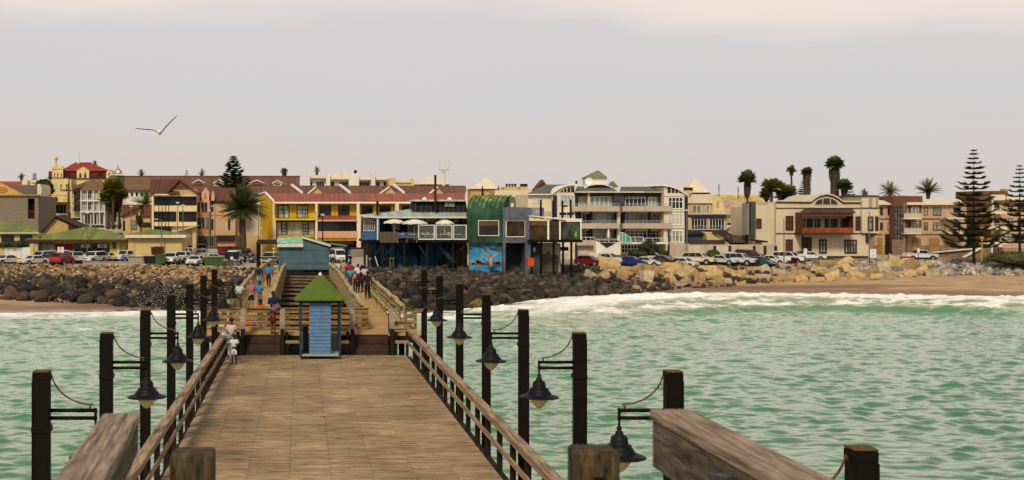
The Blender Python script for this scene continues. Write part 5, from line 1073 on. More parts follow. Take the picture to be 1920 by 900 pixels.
# green barrel
bar = M('green patinated copper', (.014,.050,.040), .6, .5, .5, col2=(.035,.088,.052), pat=(0,.86,.05,.5)); bar2 = M('yellow green copper', (.045,.10,.025), .6, .6, .8, col2=(.24,.28,.07), pat=(0,.86,.05,.4))
XA, XB = b.x(876,-1.6), b.x(943,-1.6); zb_, zs = b.z(455.5,-1.6), b.z(402,-1.6); prof = [(-1.6, zb_), (-1.6, zs)]; Rr = b.z(366.5,1.6)-zs
up = [(-1.6+4.2*(1-math.cos(t)), zs+Rr*math.sin(t)) for t in [i*math.pi/20 for i in range(1, 11)]]
m = MB(); ring = prof+up
for i in range(len(ring)-1):
    m.mat(1 if 4 < i < 9 else 0); (ya,za),(yb,zb2) = ring[i], ring[i+1]; n = 8
    sA, sB = 1.75*max(0,ya+1.6)/4.2, 1.75*max(0,yb+1.6)/4.2
    for k in range(n): xa = XA+(XB-XA)*k/n; xb = XA+(XB-XA)*(k+1)/n; lm = 4+(k*5) % 3; m.mat(1 if i >= lm+2 or (i == lm and k % 3 == 1) else 2 if i >= lm-1 else 0); m.add([(xa+sA,ya,za),(xb+sA,ya,za),(xb+sB,yb,zb2),(xa+sB,yb,zb2)], [(0,1,2,3)])
for xx in (XA, XB): m.mat(0); m.add([(xx+1.75*max(0,y+1.6)/4.2, y, z) for y, z in ring]+[(xx+2.2, 5.5, ring[-1][1]), (xx, 5.5, zb_)], [tuple(range(len(ring)+2))])
b.put(m, 'barrel_roof', [bar, bar2, M('mid green copper', (.03,.08,.035), .6, .5, .8, col2=(.08,.15,.05))]); m = MB()
for k in range(9):
    x_ = XA+(XB-XA)*k/8
    for (ya,za),(yb,zb2) in zip(ring[:-1], ring[1:]): m.beam((x_+1.75*max(0,ya+1.6)/4.2,ya-.02,za),(x_+1.75*max(0,yb+1.6)/4.2,yb-.02,zb2+.01), .10, .12)
b.put(m, 'standing_seams', bar); b.win(897, 935, 413.5, 441.5, 1, 1, cream, glass, -1.66, fw=.09, part='dining_window'); b.box('blind', 898, 934.5, 414.5, 423, -1.70, -1.675, M('amber blind', (.10,.06,.028), .7, .2))
b.box('end_wall', 943.2, 967, 369.5, 395, 2.0, 4.6, greyw); m = MB(); m.prism([(XA+(XB-XA)*1.0+.01, zb_+.2)]*0+[(b.x(943.2,1.5), b.z(395,1.5)), (b.x(967,1.5), b.z(395,1.5)), (b.x(967,1.5), b.z(375,1.5)), (b.x(963,1.5), b.z(368.5,1.5)), (b.x(952,1.5), b.z(367.5,1.5)), (b.x(943.2,1.5), b.z(372,1.5))], 1, 1.5, 1.95); b.put(m, 'barrel_end', M('mottled grey green', (.12,.15,.09), .8, .5, 2)); b.box('vent', 958, 963, 381, 388, 1.3, 1.49, white)
# slate blue box and glass rooms
b.box('slate_wall', 943, 985, 388.5, 413, -1.7, 4, greyblue); b.box('slate_wall', 985, 1020, 389, 410, .5, 4, M('mottled slate render', (.13,.145,.16), .85, .6, 1.2, col2=(.22,.23,.24))); b.box('slate_pier', 943, 948, 413, None, -1.7, 3, greyblue); b.box('slate_pier', 985, 995, 389, None, -1.75, 3, greyblue); b.box('slate_sill', 948, 985, 444.5, 455.5, -1.7, 3, greyblue); b.win(948.5, 984.5, 413.5, 444, 1, 1, white, M('dining room glass', (.014,.011,.010), .1, .5, .8, col2=(.05,.03,.015)), -1.5, fw=.13, part='dining_window'); b.box('recess_wall', 948, 985, 455.5, None, 2.0, 2.5, M('dark slate render', (.045,.052,.07), .85, .3, 1))
m = MB(); m.hexa([(b.x(991,-2.2),-2.2,b.z(405.5,-2.2)),(b.x(1063,-2.2),-2.2,b.z(413,-2.2)),(b.x(1063),3,b.z(410)),(b.x(991),3,b.z(402)),(b.x(991,-2.2),-2.2,b.z(404,-2.2)),(b.x(1063,-2.2),-2.2,b.z(411.5,-2.2)),(b.x(1063),3,b.z(408.5)),(b.x(991),3,b.z(400.5))]); b.put(m, 'glass_room_roof', lightw); b.box('glass_room_roof', 1048, 1091.5, 410, 416, -1.2, 4, lightw)
b.poly('gable_strip', [(992,406),(1026,410.5),(1026,414.5),(992,414)], -2.0, -1.9, creamw)
rg = M('glass room glazing', (.012,.009,.007), .1, .6, .8, col2=(.06,.037,.018)); cg = M('corner room glazing', (.012,.014,.012), .1, .6, 1.1, col2=(.06,.07,.05))
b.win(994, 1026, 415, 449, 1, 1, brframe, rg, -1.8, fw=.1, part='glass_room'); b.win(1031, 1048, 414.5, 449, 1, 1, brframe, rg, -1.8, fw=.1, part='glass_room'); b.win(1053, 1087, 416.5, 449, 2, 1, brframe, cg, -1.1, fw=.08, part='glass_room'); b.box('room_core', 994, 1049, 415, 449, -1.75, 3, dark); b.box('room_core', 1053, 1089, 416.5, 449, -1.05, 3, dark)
for a, c, d in ((1026.3,1029.8,-1.95),(1048.5,1051.5,-1.95),(1088,1090.3,-1.25)): b.box('white_mullion', a, c, 411 if a < 1080 else 415, 450, d, d+.2, white)
b.box('green_chair', 1077, 1082, 434, 444, -1.16, -1.12, M('green plastic', (.06,.40,.03), .5, .1)); b.box('amber_blind', 995, 1025.5, 415.5, 423, -1.93, -1.91, M('amber blind'))
b.box('room_base', 990, 1092, 449.5, 454.5, -2.2, 3.2, black); b.box('ground_wall', 993, 1012, 455, None, 0, 3, M('dark slate render')); b.box('ground_wall', 1014, 1051, 456, None, 1.5, 3, M('pinkish plaster', (.42,.33,.26), .85, .1, streak=.3)); b.box('notice', 999.5, 1004.5, 464, 472, -.1, -.01, M('sign print'))
m = MB(); m.prism([(b.x(1015), -1.2), (b.x(1051), -1.2), (b.x(1051), b.z(480)), (b.x(1045), b.z(478)), (b.x(1040), b.z(484)), (b.x(1034), b.z(471)), (b.x(1030), b.z(476)), (b.x(1022), b.z(478)), (b.x(1015), b.z(479))], 1, 1.25, 1.48); b.put(m, 'stone_cladding', brickmat('dry stone', (.14,.10,.07), (.22,.17,.12), (.03,.025,.02), .28, .16))
for a in (1013.8, 1036.8, 1054.5, 1070): b.box('stilt', a, a+3.4, 454.5, None, -1.6, -1.3, black)
for a, q in ((1013,374), (1036,376), (1053.5,376), (1069,374)): b.box('black_post', a, a+3, q, 409, -.2, .05, black)
b.box('floodlight', 1057, 1064, 385, 388, -.3, 0, black)
# stilts and bracing
for i, a in enumerate((689,697,706,716,727,741,757,768,784,800,815,831,848,862,872)): b.box('stilt', a, a+2.6, 454.5, None, (-1.8, 1.2, 3.6)[i % 3], (-1.8, 1.2, 3.6)[i % 3]+.28, darkwood)
for a, c, q0, q1, d in ((700,690,458,474,-1.5),(727,741,474,458,-1.5),(741,757,458,480,1.0),(772,757,458,480,1.0),(784,800,458,482,-1.5),(800,784,458,480,1.3),(815,848,457,492,-.5),(822,856,457,493,-.3),(862,872,470,458,-1.5),(831,848,482,458,1.3),(716,706,458,476,-1.4),(768,790,457,490,2.2)):
    m = MB(); m.beam((b.x(a,d),d,b.z(q0,d)),(b.x(c,d),d,b.z(q1,d)), .22, .22); b.put(m, 'brace', darkwood)
m = MB()
for i in range(12): m.box(b.x(818+i*2.7), b.x(824+i*2.7), -.5, 0, b.z(460+i*2.7)-.05, b.z(460+i*2.7))
b.put(m, 'stair', bluebd)
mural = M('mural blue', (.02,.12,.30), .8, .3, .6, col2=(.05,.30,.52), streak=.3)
b.box('mural_wall', 690, 856, 454.6, None, 4.0, 4.3, M('dark mural blue', (.005,.009,.014), .85, .6, .33, col2=(.02,.13,.26))); b.box('cave_wall', 855, 876, 456, None, 2.2, 2.6, M('brown cave paint', (.03,.02,.012), .85, .6, .6, col2=(.12,.08,.03)))  # mural wall is near-black with random blue patches
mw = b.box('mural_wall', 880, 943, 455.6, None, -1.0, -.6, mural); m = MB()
for cx, cz, s_, fl_ in ((915,463,1.0,1),(930,466,.9,-1),(898,461,.6,1),(936,462,.45,1)): # whale tails and fish in paint
    X0, Z0 = b.x(cx,-1), b.z(cz,-1); m.prism([(X0-s_,Z0-.1),(X0-.15*s_,Z0),(X0,Z0+.75*s_),(X0+.2*s_,Z0+.02),(X0+1.15*s_,Z0-.3),(X0+.1,Z0-.35)], 1, -1.03, -1.002)
b.put(m, 'painted_fish', M('mural grey', (.06,.09,.11), .8, .3), mw); m = MB(); rs = random.Random(8)
for i in range(16): X0 = b.x(883+i*3.6,-1); h_ = rs.uniform(.2,.9); m.prism([(X0-.12,b.z(497,-1)),(X0+.12,b.z(497,-1)),(X0+.3,b.z(497,-1)+h_*.6),(X0+rs.uniform(-.3,.3),b.z(497,-1)+h_),(X0-.28,b.z(497,-1)+h_*.7)], 1, -1.035, -1.003)
b.put(m, 'painted_coral', M('mural coral', (.28,.06,.05), .8, .5, 3, col2=(.25,.14,.06)), mw)
# things on the terrace
def umbrella(px, w, qt, qe, label):
    Y = 149.2; zb = b.Z+b.z(450, -1); r = empty('parasol', (wx(px,Y), Y, zb), label, 'parasol', 'white parasols on the restaurant terrace'); h = w*Y/F/2; ze = wz(qe,Y)-zb; zt = wz(qt,Y)-zb
    m = MB(); m.tube([(0,0,0),(0,0,zt)], .035, 6); m.build('pole', white, r); m = MB(); n = 8; vs = []
    for k in range(n):
        a = 2*math.pi*(k+.5)/n; vs.append((h*math.cos(a)*1.04, h*math.sin(a)*.9, ze+.02))
        a2 = 2*math.pi*(k+1)/n; vs.append((h*.96*math.cos(a2), h*.84*math.sin(a2), ze+.10))
    mid = [(v[0]*.5, v[1]*.5, ze+(zt-ze)*.62) for v in vs]; nn = 2*n; m.add(vs+mid+[(0,0,zt)]+[(v[0], v[1], v[2]-.18) for v in vs], [(i,(i+1)%nn,nn+(i+1)%nn,nn+i) for i in range(nn)]+[(nn+i,nn+(i+1)%nn,2*nn) for i in range(nn)]+[(2*nn+1+i,2*nn+1+(i+1)%nn,(i+1)%nn,i) for i in range(nn)]); m.build('canopy', umb, r)
umbrella(739, 41, 407.5, 417, 'left white parasol on the restaurant terrace'); umbrella(777, 49, 408.5, 418.5, 'middle and widest white parasol on the restaurant terrace'); umbrella(833.5, 35, 408.5, 418.5, 'right white parasol behind the glass screens')
tz = b.Z+b.z(450,-1)
for i, px in enumerate((752,772,797,811,833,858)):
    Y = 149.0; r = empty('terrace_table', (wx(px,Y), Y, tz), 'small white terrace table, %s from the left' % ['first','second','third','fourth','fifth','sixth'][i], 'table', 'terrace tables'); m = MB(); m.box(-.45,.45,-.4,.4,.70,.74); m.build('tabletop', white, r); m = MB(); m.tube([(0,0,0),(0,0,.7)], .04, 6); m.lathe([(.001,.02),(.28,.02),(.28,0)], n=8); m.build('leg', black, r)
    for s_ in (-1, 1):
        cc = (.45,.42,.30) if i == 3 and s_ < 0 else (.5,.42,.06) if i == 2 and s_ > 0 else (.35,.36,.30); r2 = empty('terrace_chair', (wx(px,Y)+s_*.75, Y-.1, tz), '%s chair %s of the %s terrace table' % ('yellow' if cc[2] < .1 else 'pale', 'left' if s_ < 0 else 'right', ['first','second','third','fourth','fifth','sixth'][i]), 'chair', 'terrace chairs'); m = MB(); m.box(-.22,.22,-.22,.22,.42,.46); m.build('seat', cloth, r2, col=cc); m = MB(); m.box(s_*.2-.02, s_*.2+.02, -.22,.22,.46,.9); m.build('backrest', cloth, r2, col=cc)
        for q in (-.19,.19): m = MB(); m.tube([(-.19,q,0),(-.19,q,.42)], .02, 5); m.build('leg', black, r2); m = MB(); m.tube([(.19,q,0),(.19,q,.42)], .02, 5); m.build('leg', black, r2)
for i, (px, c, lb) in enumerate(((741,blk_ := (.02,.02,.02),'diner in black seated left on the terrace'),(756,(.3,.32,.35),'diner in grey seated behind the blue rail boards'),(792,(.5,.5,.5),'diner in white seated behind the left glass screen'),(803,(.4,.38,.35),'diner in pale grey seated behind the left glass screen'),(842,(.5,.48,.45),'diner in cream seated behind the middle glass screen'),(853,(.05,.04,.05),'diner in dark top seated behind the right glass screen'),(768,(.15,.05,.04),'diner in brown seated beside the middle parasol'))): person(px, 149.3, tz-.02, rsb.uniform(-80,80), 'sit', 1.72, 'm', c, (.05,.05,.08), lb, group='diners on the terrace')
# driftwood sculpture before the mural
Y = 147.5; r = empty('driftwood_sculpture', (wx(921,Y), Y, gz(wx(921,Y),Y)), 'pale driftwood sculpture with raised horns before the mural', 'sculpture'); k = Y/F; dwm = M('driftwood', (.36,.30,.23), .85, .3, 5); m = MB(); Z0 = wz(497,Y)-gz(wx(921,Y),Y)
def sp_(l, r_): m.tube([((x-921)*k, random.uniform(-.1,.1), Z0+(497-y)*k) for x, y in l], r_, 7)
sp_([(921,500),(920,490),(921,483)], [.3,.25,.18]); sp_([(921,484),(914,478),(906,472),(902,465)], [.14,.10,.06,.02]); sp_([(922,484),(928,480),(933,475),(936,476)], [.13,.1,.06,.03]); sp_([(919,486),(910,483),(903,481)], [.12,.08,.03]); sp_([(920,488),(912,486),(908,489)], [.12,.07,.03]); sp_([(921,483),(918,470),(912,464)], [.12,.08,.03]); m.build('branches', dwm, r, True)
# --- grey apartments ---
b = B('grey_apartments', 'modern grey apartment block with curved white gables and stacked balconies', 1140, 190)
rp = 3.0; navy_ = navyp
b.box('wall', 990, 1035, 364, None, 0, 12, creamw); b.slope('roof', 987, 1036, 364, 346, -.6, 6, greyroof, 1022, 1064); b.box('gutter', 987, 1036, 363.5, 365.5, -.7, -.55, white)
for a in (999.5, 1006): b.win(a, a+5.5, 368, 380, 2, 2, white, bluecurt)
b.box('plinth', 1020, 1036, 396, None, -.05, -.004, taupe)
def arcgable(p0, p1, qb, pk, qk, qe2, w0, w1, lab):
    k = 12; arc = []
    for i in range(k+1):
        t = i/k; arc.append((p0+(p1-p0)*t, qb+(qe2-qb)*t-(qb-qk)*math.sin(math.pi*.5*min(1,t*1.0))**1*1.0+(0)))
    return arc
a1 = [(1036,363),(1042,357.5),(1050,352),(1058,348.5),(1067,346.2),(1076,345.3),(1082,345.3)]; a2 = [(1207,347.5),(1225,346.5),(1242,346.5),(1258,349),(1270,353),(1282,360),(1293,367)]
for arc, p0, p1 in ((a1,1037,1081),(a2,1245,1290)):
    body = [(p, q+1.5) for p, q in arc if p0 <= p <= p1]; b.poly('end_wall', [(p0,470)]+[(p0, body[0][1] if body else 360)]+body+[(p1, 470 if p1 > 1200 else 470)], -1.6, 6, creamw)
    m = MB()
    for (xa,ya),(xb,yb) in zip(arc[:-1], arc[1:]): dd = -1.2 if (xa > 1200 and xb < 1243) else 6; m.hexa([(b.x(xa,-2),-2,b.z(ya+1.8,-2)),(b.x(xb,-2),-2,b.z(yb+1.8,-2)),(b.x(xb,-2),dd,b.z(yb+1.8,-2)),(b.x(xa,-2),dd,b.z(ya+1.8,-2)),(b.x(xa,-2),-2,b.z(ya-.4,-2)),(b.x(xb,-2),-2,b.z(yb-.4,-2)),(b.x(xb,-2),dd,b.z(yb-.4,-2)),(b.x(xa,-2),dd,b.z(ya-.4,-2))])
    b.put(m, 'curved_roof', white)
b.box('navy_panel', 1037, 1044.5, 366, None, -1.7, -1.605, navy_); b.win(1049, 1077, 366, 384, 4, 2, white, bluecurt, -1.6); b.poly('gable_window', [(1049,360.5),(1077,360.5),(1077,350),(1066,351.5),(1056,355.5)], -1.66, -1.61, glass); b.win(1048, 1076, 397.5, 404, 4, 1, white, glass, -1.6)
for a in (1056, 1062.5, 1069.5): b.box('gable_mullion', a, a+1, 351.5, 360.5, -1.72, -1.665, white)
b.box('navy_panel', 1078, 1082.5, 366, 396, -1.7, -1.605, navy_)
b.box('core_wall', 1082, 1250, 360, None, rp, 12, greyw); b.slope('roof', 1078, 1156, 359.5, 349.5, -.8, 5, greyroof, 1082, 1150); b.slope('roof', 1162, 1244, 360, 350, -.8, 5, greyroof, 1164, 1228); b.box('gutter', 1078, 1248, 359, 361, -.9, -.5, lightw); b.box('top_band', 1082, 1246, 361, 367, 0, 3, dkgrey)
b.box('clad_wall', 1151, 1170, 361, 388, -.2, 3, dkgrey); b.box('clad_wall', 1237, 1245, 367, 388, -.2, 3, dkgrey)
b.win(1085, 1102, 369, 387, 3, 1, white, bluecurt, 1.2, fw=.12); b.win(1106, 1149, 369, 387, 5, 1, white, bluecurt, .8, fw=.14); b.win(1172, 1210, 369.5, 387.5, 5, 2, white, glass, .8, fw=.12, split=.85); b.win(1215, 1235, 369.5, 387.5, 3, 2, white, bluecurt, .8, fw=.12, split=.85); b.box('pier', 1102.5, 1105.5, 361, 388, -.2, 3, creamw)
for q0, q1 in ((387,396.5),(419,428.5)):
    for p0, p1 in (((1074 if q0 < 400 else 1090),1162),(1168,1260)):
        o = b.box('balcony', p0, p1, q0, q1, -2.2, 3, taupe); b.rail(p0+4, p1-1, q0-5.5, q0, -2.1, M('steel rail', (.30,.31,.31), .4, .1), max(4, int((p1-p0)/16)), parent=o, gl=clearg)
for k_, q0 in enumerate((396.5, 428.5)):
    q1 = q0+22.5; b.box('upper_wall', 1090, 1260, q0, q0+3.5, -.5, 3, greyw)
    for j, (a, c, g_) in enumerate(((1091,1105,glass),(1112,1152,bluecurt),(1173,1213,curtain),(1219,1241,curtain))): b.win(a, c, q0+4, q1, max(2, int((c-a)/8)), 2 if k_ else 1, white, (glass if (k_ and j > 1) else g_), 1.0+.2*j, fw=.13, split=.72)
    for a in (1106.5, 1153.5, 1169, 1216.5, 1247): b.box('navy_column', a, a+3.6, q0, q1+.4, -.6, .2, navy_)
    b.box('pier', 1157.5, 1163, q0, q1+.4, -1.0, 3, creamw); b.box('pier', 1241.5, 1246.5, q0, q1+.4, -.3, 3, creamw)
for q in (370, 400.5, 432.5): b.win(1253, 1280, q, q+21, 4, 2, white, (glass, M('net curtains', (.45,.44,.40), .6, .15, 2, stretch=(3,3,.3)), curtain)[(370,400.5,432.5).index(q)], -1.6, fw=.13, split=.62)
b.poly('gable_window', [(1252,361.5),(1280,361.5),(1270,356),(1260,352),(1252,350.5)], -1.66, -1.61, glass)
for a in (1258, 1265, 1272): b.box('gable_mullion', a, a+1, 353+(a-1258)*.3, 361.5, -1.72, -1.665, white)
for q in (365, 394, 425): b.box('string_course', 1246, 1284, q, q+3, -1.75, -1.605, creamw)
b.box('navy_panel', 1284, 1290, 369, 458, -1.75, -1.605, navy_); b.box('navy_panel', 1253.0, 1255.5, 430, None, -2.3, -2.0, navy_); b.box('base_band', 1245, 1292, 457, None, -2.0, -1.61, taupe)
t_ = b.box('stair_tower', 1106, 1138, 333, 352, 5, 10, lightw); b.hip('tower_roof', 1103, 1140, 333, 1120, 1122, 319.5, 4.6, 10.4, M('olive tower roof', (.20,.18,.10), .85, .15)); b.poly('rear_gable', [(1143,351),(1151,340),(1160,351)], 6, 8, M('olive tower roof'))
m = MB(); X0, Z0 = b.x(1104,4), b.z(341,4); m.lathe([(.001,-.1),(.35,0),(.65,.25)], (0,0,0), 12); d_ = b.put(m, 'satellite_dish', white); d_.location = (X0,3.9,Z0); d_.rotation_euler = (R(70),0,R(-20))
m = MB(); pts = [(1096,352),(1105,347),(1118,344.5),(1132,345),(1145,349),(1158,357)]
for (xa,ya),(xb,yb) in zip(pts[:-1], pts[1:]): m.hexa([(b.x(xa,3),3,b.z(ya+1.6,3)),(b.x(xb,3),3,b.z(yb+1.6,3)),(b.x(xb,3),9,b.z(yb+1.6,3)),(b.x(xa,3),9,b.z(ya+1.6,3)),(b.x(xa,3),3,b.z(ya,3)),(b.x(xb,3),3,b.z(yb,3)),(b.x(xb,3),9,b.z(yb,3)),(b.x(xa,3),9,b.z(ya,3))])
b.put(m, 'curved_roof', white); b.box('ventilator', 1079.5, 1082.5, 339, 344.5, 1, 1.3, black)
b.box('terrace_slab', 1082, 1114, 452, 460, -2.6, 3, taupe); b.rail(1083, 1115, 444.5, 451, -2.5, white, 4); b.rail(1115, 1162, 448, 455, -2.5, white, 5); b.box('garage_wall', 1035, 1114, 460, None, -1.5, 3, creamw)
for a, c in ((1048,1066),(1085,1105)): b.box('garage_door', a, c, 463, None, -1.6, -1.505, M('garage door', (.46,.42,.35), .7, .08, pat=(2,.4,.06,.4)))
b.box('navy_column', 1079, 1083, 456, None, -2.4, -2.0, navy_)
m = MB()
for i in range(10): m.box(b.x(1117+i*3.6,-4), b.x(1120.6+i*3.6,-4), -4.2, -2.6, -.6, b.z(452+i*2.7,-4))
b.put(m, 'stair', lightw); m = MB(); m.hexa([(b.x(1119,-4.3),-4.5,b.z(478,-4.3)),(b.x(1163,-4.3),-4.5,b.z(478,-4.3)),(b.x(1163,-4.3),-4.25,b.z(478,-4.3)),(b.x(1119,-4.3),-4.25,b.z(478,-4.3)),(b.x(1119,-4.3),-4.5,b.z(475,-4.3)),(b.x(1163,-4.3),-4.5,b.z(452,-4.3)),(b.x(1163,-4.3),-4.25,b.z(452,-4.3)),(b.x(1119,-4.3),-4.25,b.z(475,-4.3))]); b.put(m, 'stair_wall', lightw)
b.box('terrace_slab', 1162, 1254, 455, 457.5, -4, 3, lightw); b.rail(1162, 1206, 444, 455, -3.9, white, 3, gl=clearg); b.rail(1210, 1252, 446, 455, -3.9, white, 3); m = MB(); m.prism([(b.x(1162,-4.1),b.z(454,-4.1)),(b.x(1183,-4.1),b.z(454,-4.1)),(b.x(1183,-4.1),b.z(446,-4.1)),(b.x(1167,-4.1),b.z(436,-4.1)),(b.x(1162,-4.1),b.z(436,-4.1))], 1, -4.12, -4.05); g_ = b.put(m, 'green_screen', greeng)
m = MB(); m.beam((b.x(1162,-4.15),-4.15,b.z(436,-4.1)),(b.x(1167,-4.15),-4.15,b.z(436,-4.1)), .09); m.beam((b.x(1167,-4.15),-4.15,b.z(436,-4.1)),(b.x(1183,-4.15),-4.15,b.z(446,-4.1)), .09); m.beam((b.x(1162,-4.15),-4.15,b.z(454,-4.1)),(b.x(1183,-4.15),-4.15,b.z(454,-4.1)), .09)
for a, q in ((1162,436),(1167,436),(1173,440),(1183,446)): m.beam((b.x(a,-4.15),-4.15,b.z(454,-4.1)),(b.x(a,-4.15),-4.15,b.z(q,-4.1)), .07)
m.build('screen_frame', white, g_)
b.box('ground_wall', 1162, 1254, 457.5, None, -1.0, 3, greyw); b.win(1165, 1200, 459, 474, 6, 2, white, glass, -1.0, fw=.12)
for a in (1249.5, 1206): b.box('post', a, a+1.6, 445, 470, -3.95, -3.8, lightw)
r = empty('closed_parasol', (b.X+b.x(1141,-3.4), 190-3.4, b.Z+b.z(455,-3.4)), 'closed white parasol on the apartment terrace', 'parasol'); m = MB(); m.lathe([(.05,0),(.06,.6),(.2,.7),(.22,1.1),(.15,1.7),(.05,2.1),(.001,2.15)], n=8); m.build('canopy', umb, r, True)
# tan pyramid building
b = B('tan_pyramid_flats', 'tan block with cream pyramid roof, navy band and white window frames', 1320, 212)
b.hip('roof', 1282, 1331, 361, 1303, 1304, 336, -.6, 6, creamw); b.box('eave', 1283, 1331, 361, 363, -.5, 6, brframe); b.box('wall', 1284, 1335, 363, None, 0, 8, tanw); b.box('upper_band', 1284, 1337, 364, 381, -.4, -.004, creamw); b.box('wall', 1335, 1363, 401, None, -1.5, 8, tanw)
o = b.box('chimney', 1284, 1296, 357, 364, -1, .5, sand)
for i in range(5): m = MB(); m.lathe([(.2,0),(.16,.3),(.24,.33),(.24,.5),(.001,.5)], (b.x(1283+i*3.2),-.3,b.z(357)), 6); b.put(m, 'chimney_pot', brframe, o)
b.win(1297, 1314.5, 385, 401.5, 2, 1, white, curtain); b.win(1324, 1330, 385, 401.5, 1, 1, white, curtain); b.box('balcony', 1296, 1362, 402.5, 407.5, -2.2, -.4, navy_); b.rail(1297, 1362, 395.5, 402.4, -2.2, M('steel rail'), 6, gl=clearg)
b.box('pier', 1286, 1295.5, 408, 452, -2.2, 0, tanw)
for a, c in ((1296,1325),(1330,1358)):
    w0 = b.win(a, c, 411, 430, 5, 1, white, glass, -1.6, fw=.12); b.rail(a+1, c-1, 423, 430, -2.0, M('lilac rail', (.35,.34,.42), .6), 8)
b.box('navy_band', 1288, 1362, 431, 433, -2.0, -1.55, navy_); b.box('pier', 1326, 1329.5, 408, 431, -1.9, -1.55, tanw)
# church-like yellow building
b = B('yellow_church', 'yellow church-like hall with crested ridge, mottled roof and arched windows', 1385, 255)
b.slope('roof', 1350, 1432, 393, 370, .5, 8, M('mottled lichen roof', (.13,.09,.05), .9, .1, 2.2, col2=(.60,.50,.33)), 1350, 1432); m = MB(); rs = random.Random(3); x_ = 1331
while x_ < 1426:
    w_ = rs.uniform(2, 3.2); m.box(b.x(x_,8), b.x(x_+w_,8), 7.8, 8.4, b.z(370.5,8), b.z(365+rs.uniform(0,1.5),8)); x_ += w_+.5
b.put(m, 'ridge_crest', M('bright ochre plaster', (.60,.42,.06), .85, .15)); ch = M('sun yellow plaster', (.58,.45,.20), .85, .12, streak=.4)
b.poly('gable', [(1331,400),(1337,394),(1337,380),(1342,371),(1348,368),(1353,374),(1357,382),(1359,394),(1362,400)], -.4, 6, ch); b.poly('niche', [(1344,390),(1344,378),(1346,375),(1348,378),(1348,390)], -.45, -.41, greyw); b.poly('gable', [(1424,400),(1426,385),(1430,374),(1434,368),(1440,374),(1440,400)], -.4, 6, ch)
b.box('wall', 1331, 1432, 401, None, 0, 8, M('church wall yellow', (.58,.46,.16), .85, .1, streak=.4)); b.slope('porch_roof', 1358, 1402, 402, 376, -.9, 3, M('sandy porch roof', (.42,.31,.17), .85, .15), 1374, 1402)
for a in (1361, 1372.5, 1386, 1396): b.win(a, a+6.5, 411.5, 430, 2, 1, M('ochre frame', (.55,.36,.04), .7), glass, 0, arch=True, fw=.16)
# low houses between
b = B('dark_roofed_bungalow', 'low bungalow with sprawling dark hip roofs behind the garden wall', 1380, 196)
b.box('wall', 1290, 1325, 438, None, 1, 6, M('blue slate plaster', (.05,.09,.12), .8, .15)); b.poly('roof', [(1288,439),(1308,431.5),(1325,439)], .3, 7, darkroof); b.poly('wall', [(1325,460),(1325,441),(1338,435),(1352,447),(1368,455),(1368,460)], -1, 5, sand); m = MB(); m.hexa([(b.x(1334,-1.5),-1.5,b.z(434,-1.5)),(b.x(1372,-1.5),-1.5,b.z(455,-1.5)),(b.x(1415),6,b.z(452)),(b.x(1380),6,b.z(432)),(b.x(1334,-1.5),-1.5,b.z(432.5,-1.5)),(b.x(1372,-1.5),-1.5,b.z(453,-1.5)),(b.x(1415),6,b.z(450)),(b.x(1380),6,b.z(430))]); b.put(m, 'roof', darkroof)
b.poly('roof', [(1372,455),(1414,437),(1440,441),(1440,444),(1414,446),(1414,455)], -2, 5, M('brown slate', (.085,.065,.05), .85, .2)); b.box('wall', 1414, 1440, 444, None, -1.5, 5, creamw); b.box('wall', 1372, 1414, 452, None, -1, 4, dark); b.win(1431, 1448, 451, 466, 3, 1, brframe, glass, -1.6); b.box('chimney', 1363, 1368, 441, 449, 0, 1, brownw); b.box('flat_roof', 1290, 1360, 450, 459, -2.5, 1, M('dark felt roof', (.06,.05,.045), .9, .2))
b.box('green_shed', 1386, 1402, 432, 442, 6, 8, lime)
b = B('boundary_wall', 'long beige boundary wall with dark square posts behind the parked cars', 1375, 187, 'wall'); b.box('wall', 1288, 1458, 458.5, None, 0, .35, M('beige wall plaster', (.40,.33,.25), .85, .1, .5, streak=.4))
for i, (a, c) in enumerate(((1291,1313),(1342,1366))): b.box('garage_door', a, c, 461, None, -.05, -.004, M('pale shutter', (.52,.46,.34), .8, .08))
for a in (1338, 1366, 1412, 1432, 1452): b.box('post', a, a+5, 461, None, -.1, -.01, brframe)
# --- arched heritage house ---
b = B('heritage_house', 'cream heritage house with arched gable and projecting brown timber balcony', 1530, 190)
hw = M('heritage cream plaster', (.50,.435,.31), .85, .07, .35, streak=.25); b.poly('wall', [(1455,486),(1455,378),(1520,378),(1527,372),(1536,366.5),(1549,363.5),(1562,366.5),(1571,372),(1579,378.5),(1616,378.5),(1616,486)], 0, 12, hw)
b.poly('wall', [(1417,486),(1417,387),(1440,384),(1440,381),(1455,380),(1455,486)], .8, 12, hw); b.box('chimney_wall', 1408, 1417, 378, 442, .6, 3, M('dark grey plaster', (.06,.055,.045), .85, .15)); b.box('chimney_wall', 1402, 1408, 381, 440, 1.5, 4, greyw)
trimb = M('umber trim', (.045,.028,.02), .7, .2); m = MB(); arcp = [(1455,379),(1519,380),(1526,374.5),(1535,369),(1549,366),(1563,369),(1572,374.5),(1580,380.5),(1616,380.5)]
for (xa,ya),(xb,yb) in zip(arcp[:-1], arcp[1:]): m.beam((b.x(xa),-.12,b.z(ya)),(b.x(xb),-.12,b.z(yb)), .22, .16)
b.put(m, 'cornice', trimb); m = MB(); arcq = [(p, q-2.6) for p, q in arcp]
for (xa,ya),(xb,yb) in zip(arcq[:-1], arcq[1:]): m.beam((b.x(xa),-.15,b.z(ya)),(b.x(xb),-.15,b.z(yb)), .3, .2)
b.put(m, 'coping', hw); b.box('string_course', 1455, 1648, 389.5, 391, -.12, -.004, trimb); b.box('string_course', 1455, 1622, 437, 438.7, -.12, -.004, trimb); b.box('plinth', 1516, 1628, 480, None, -.1, -.004, trimb)
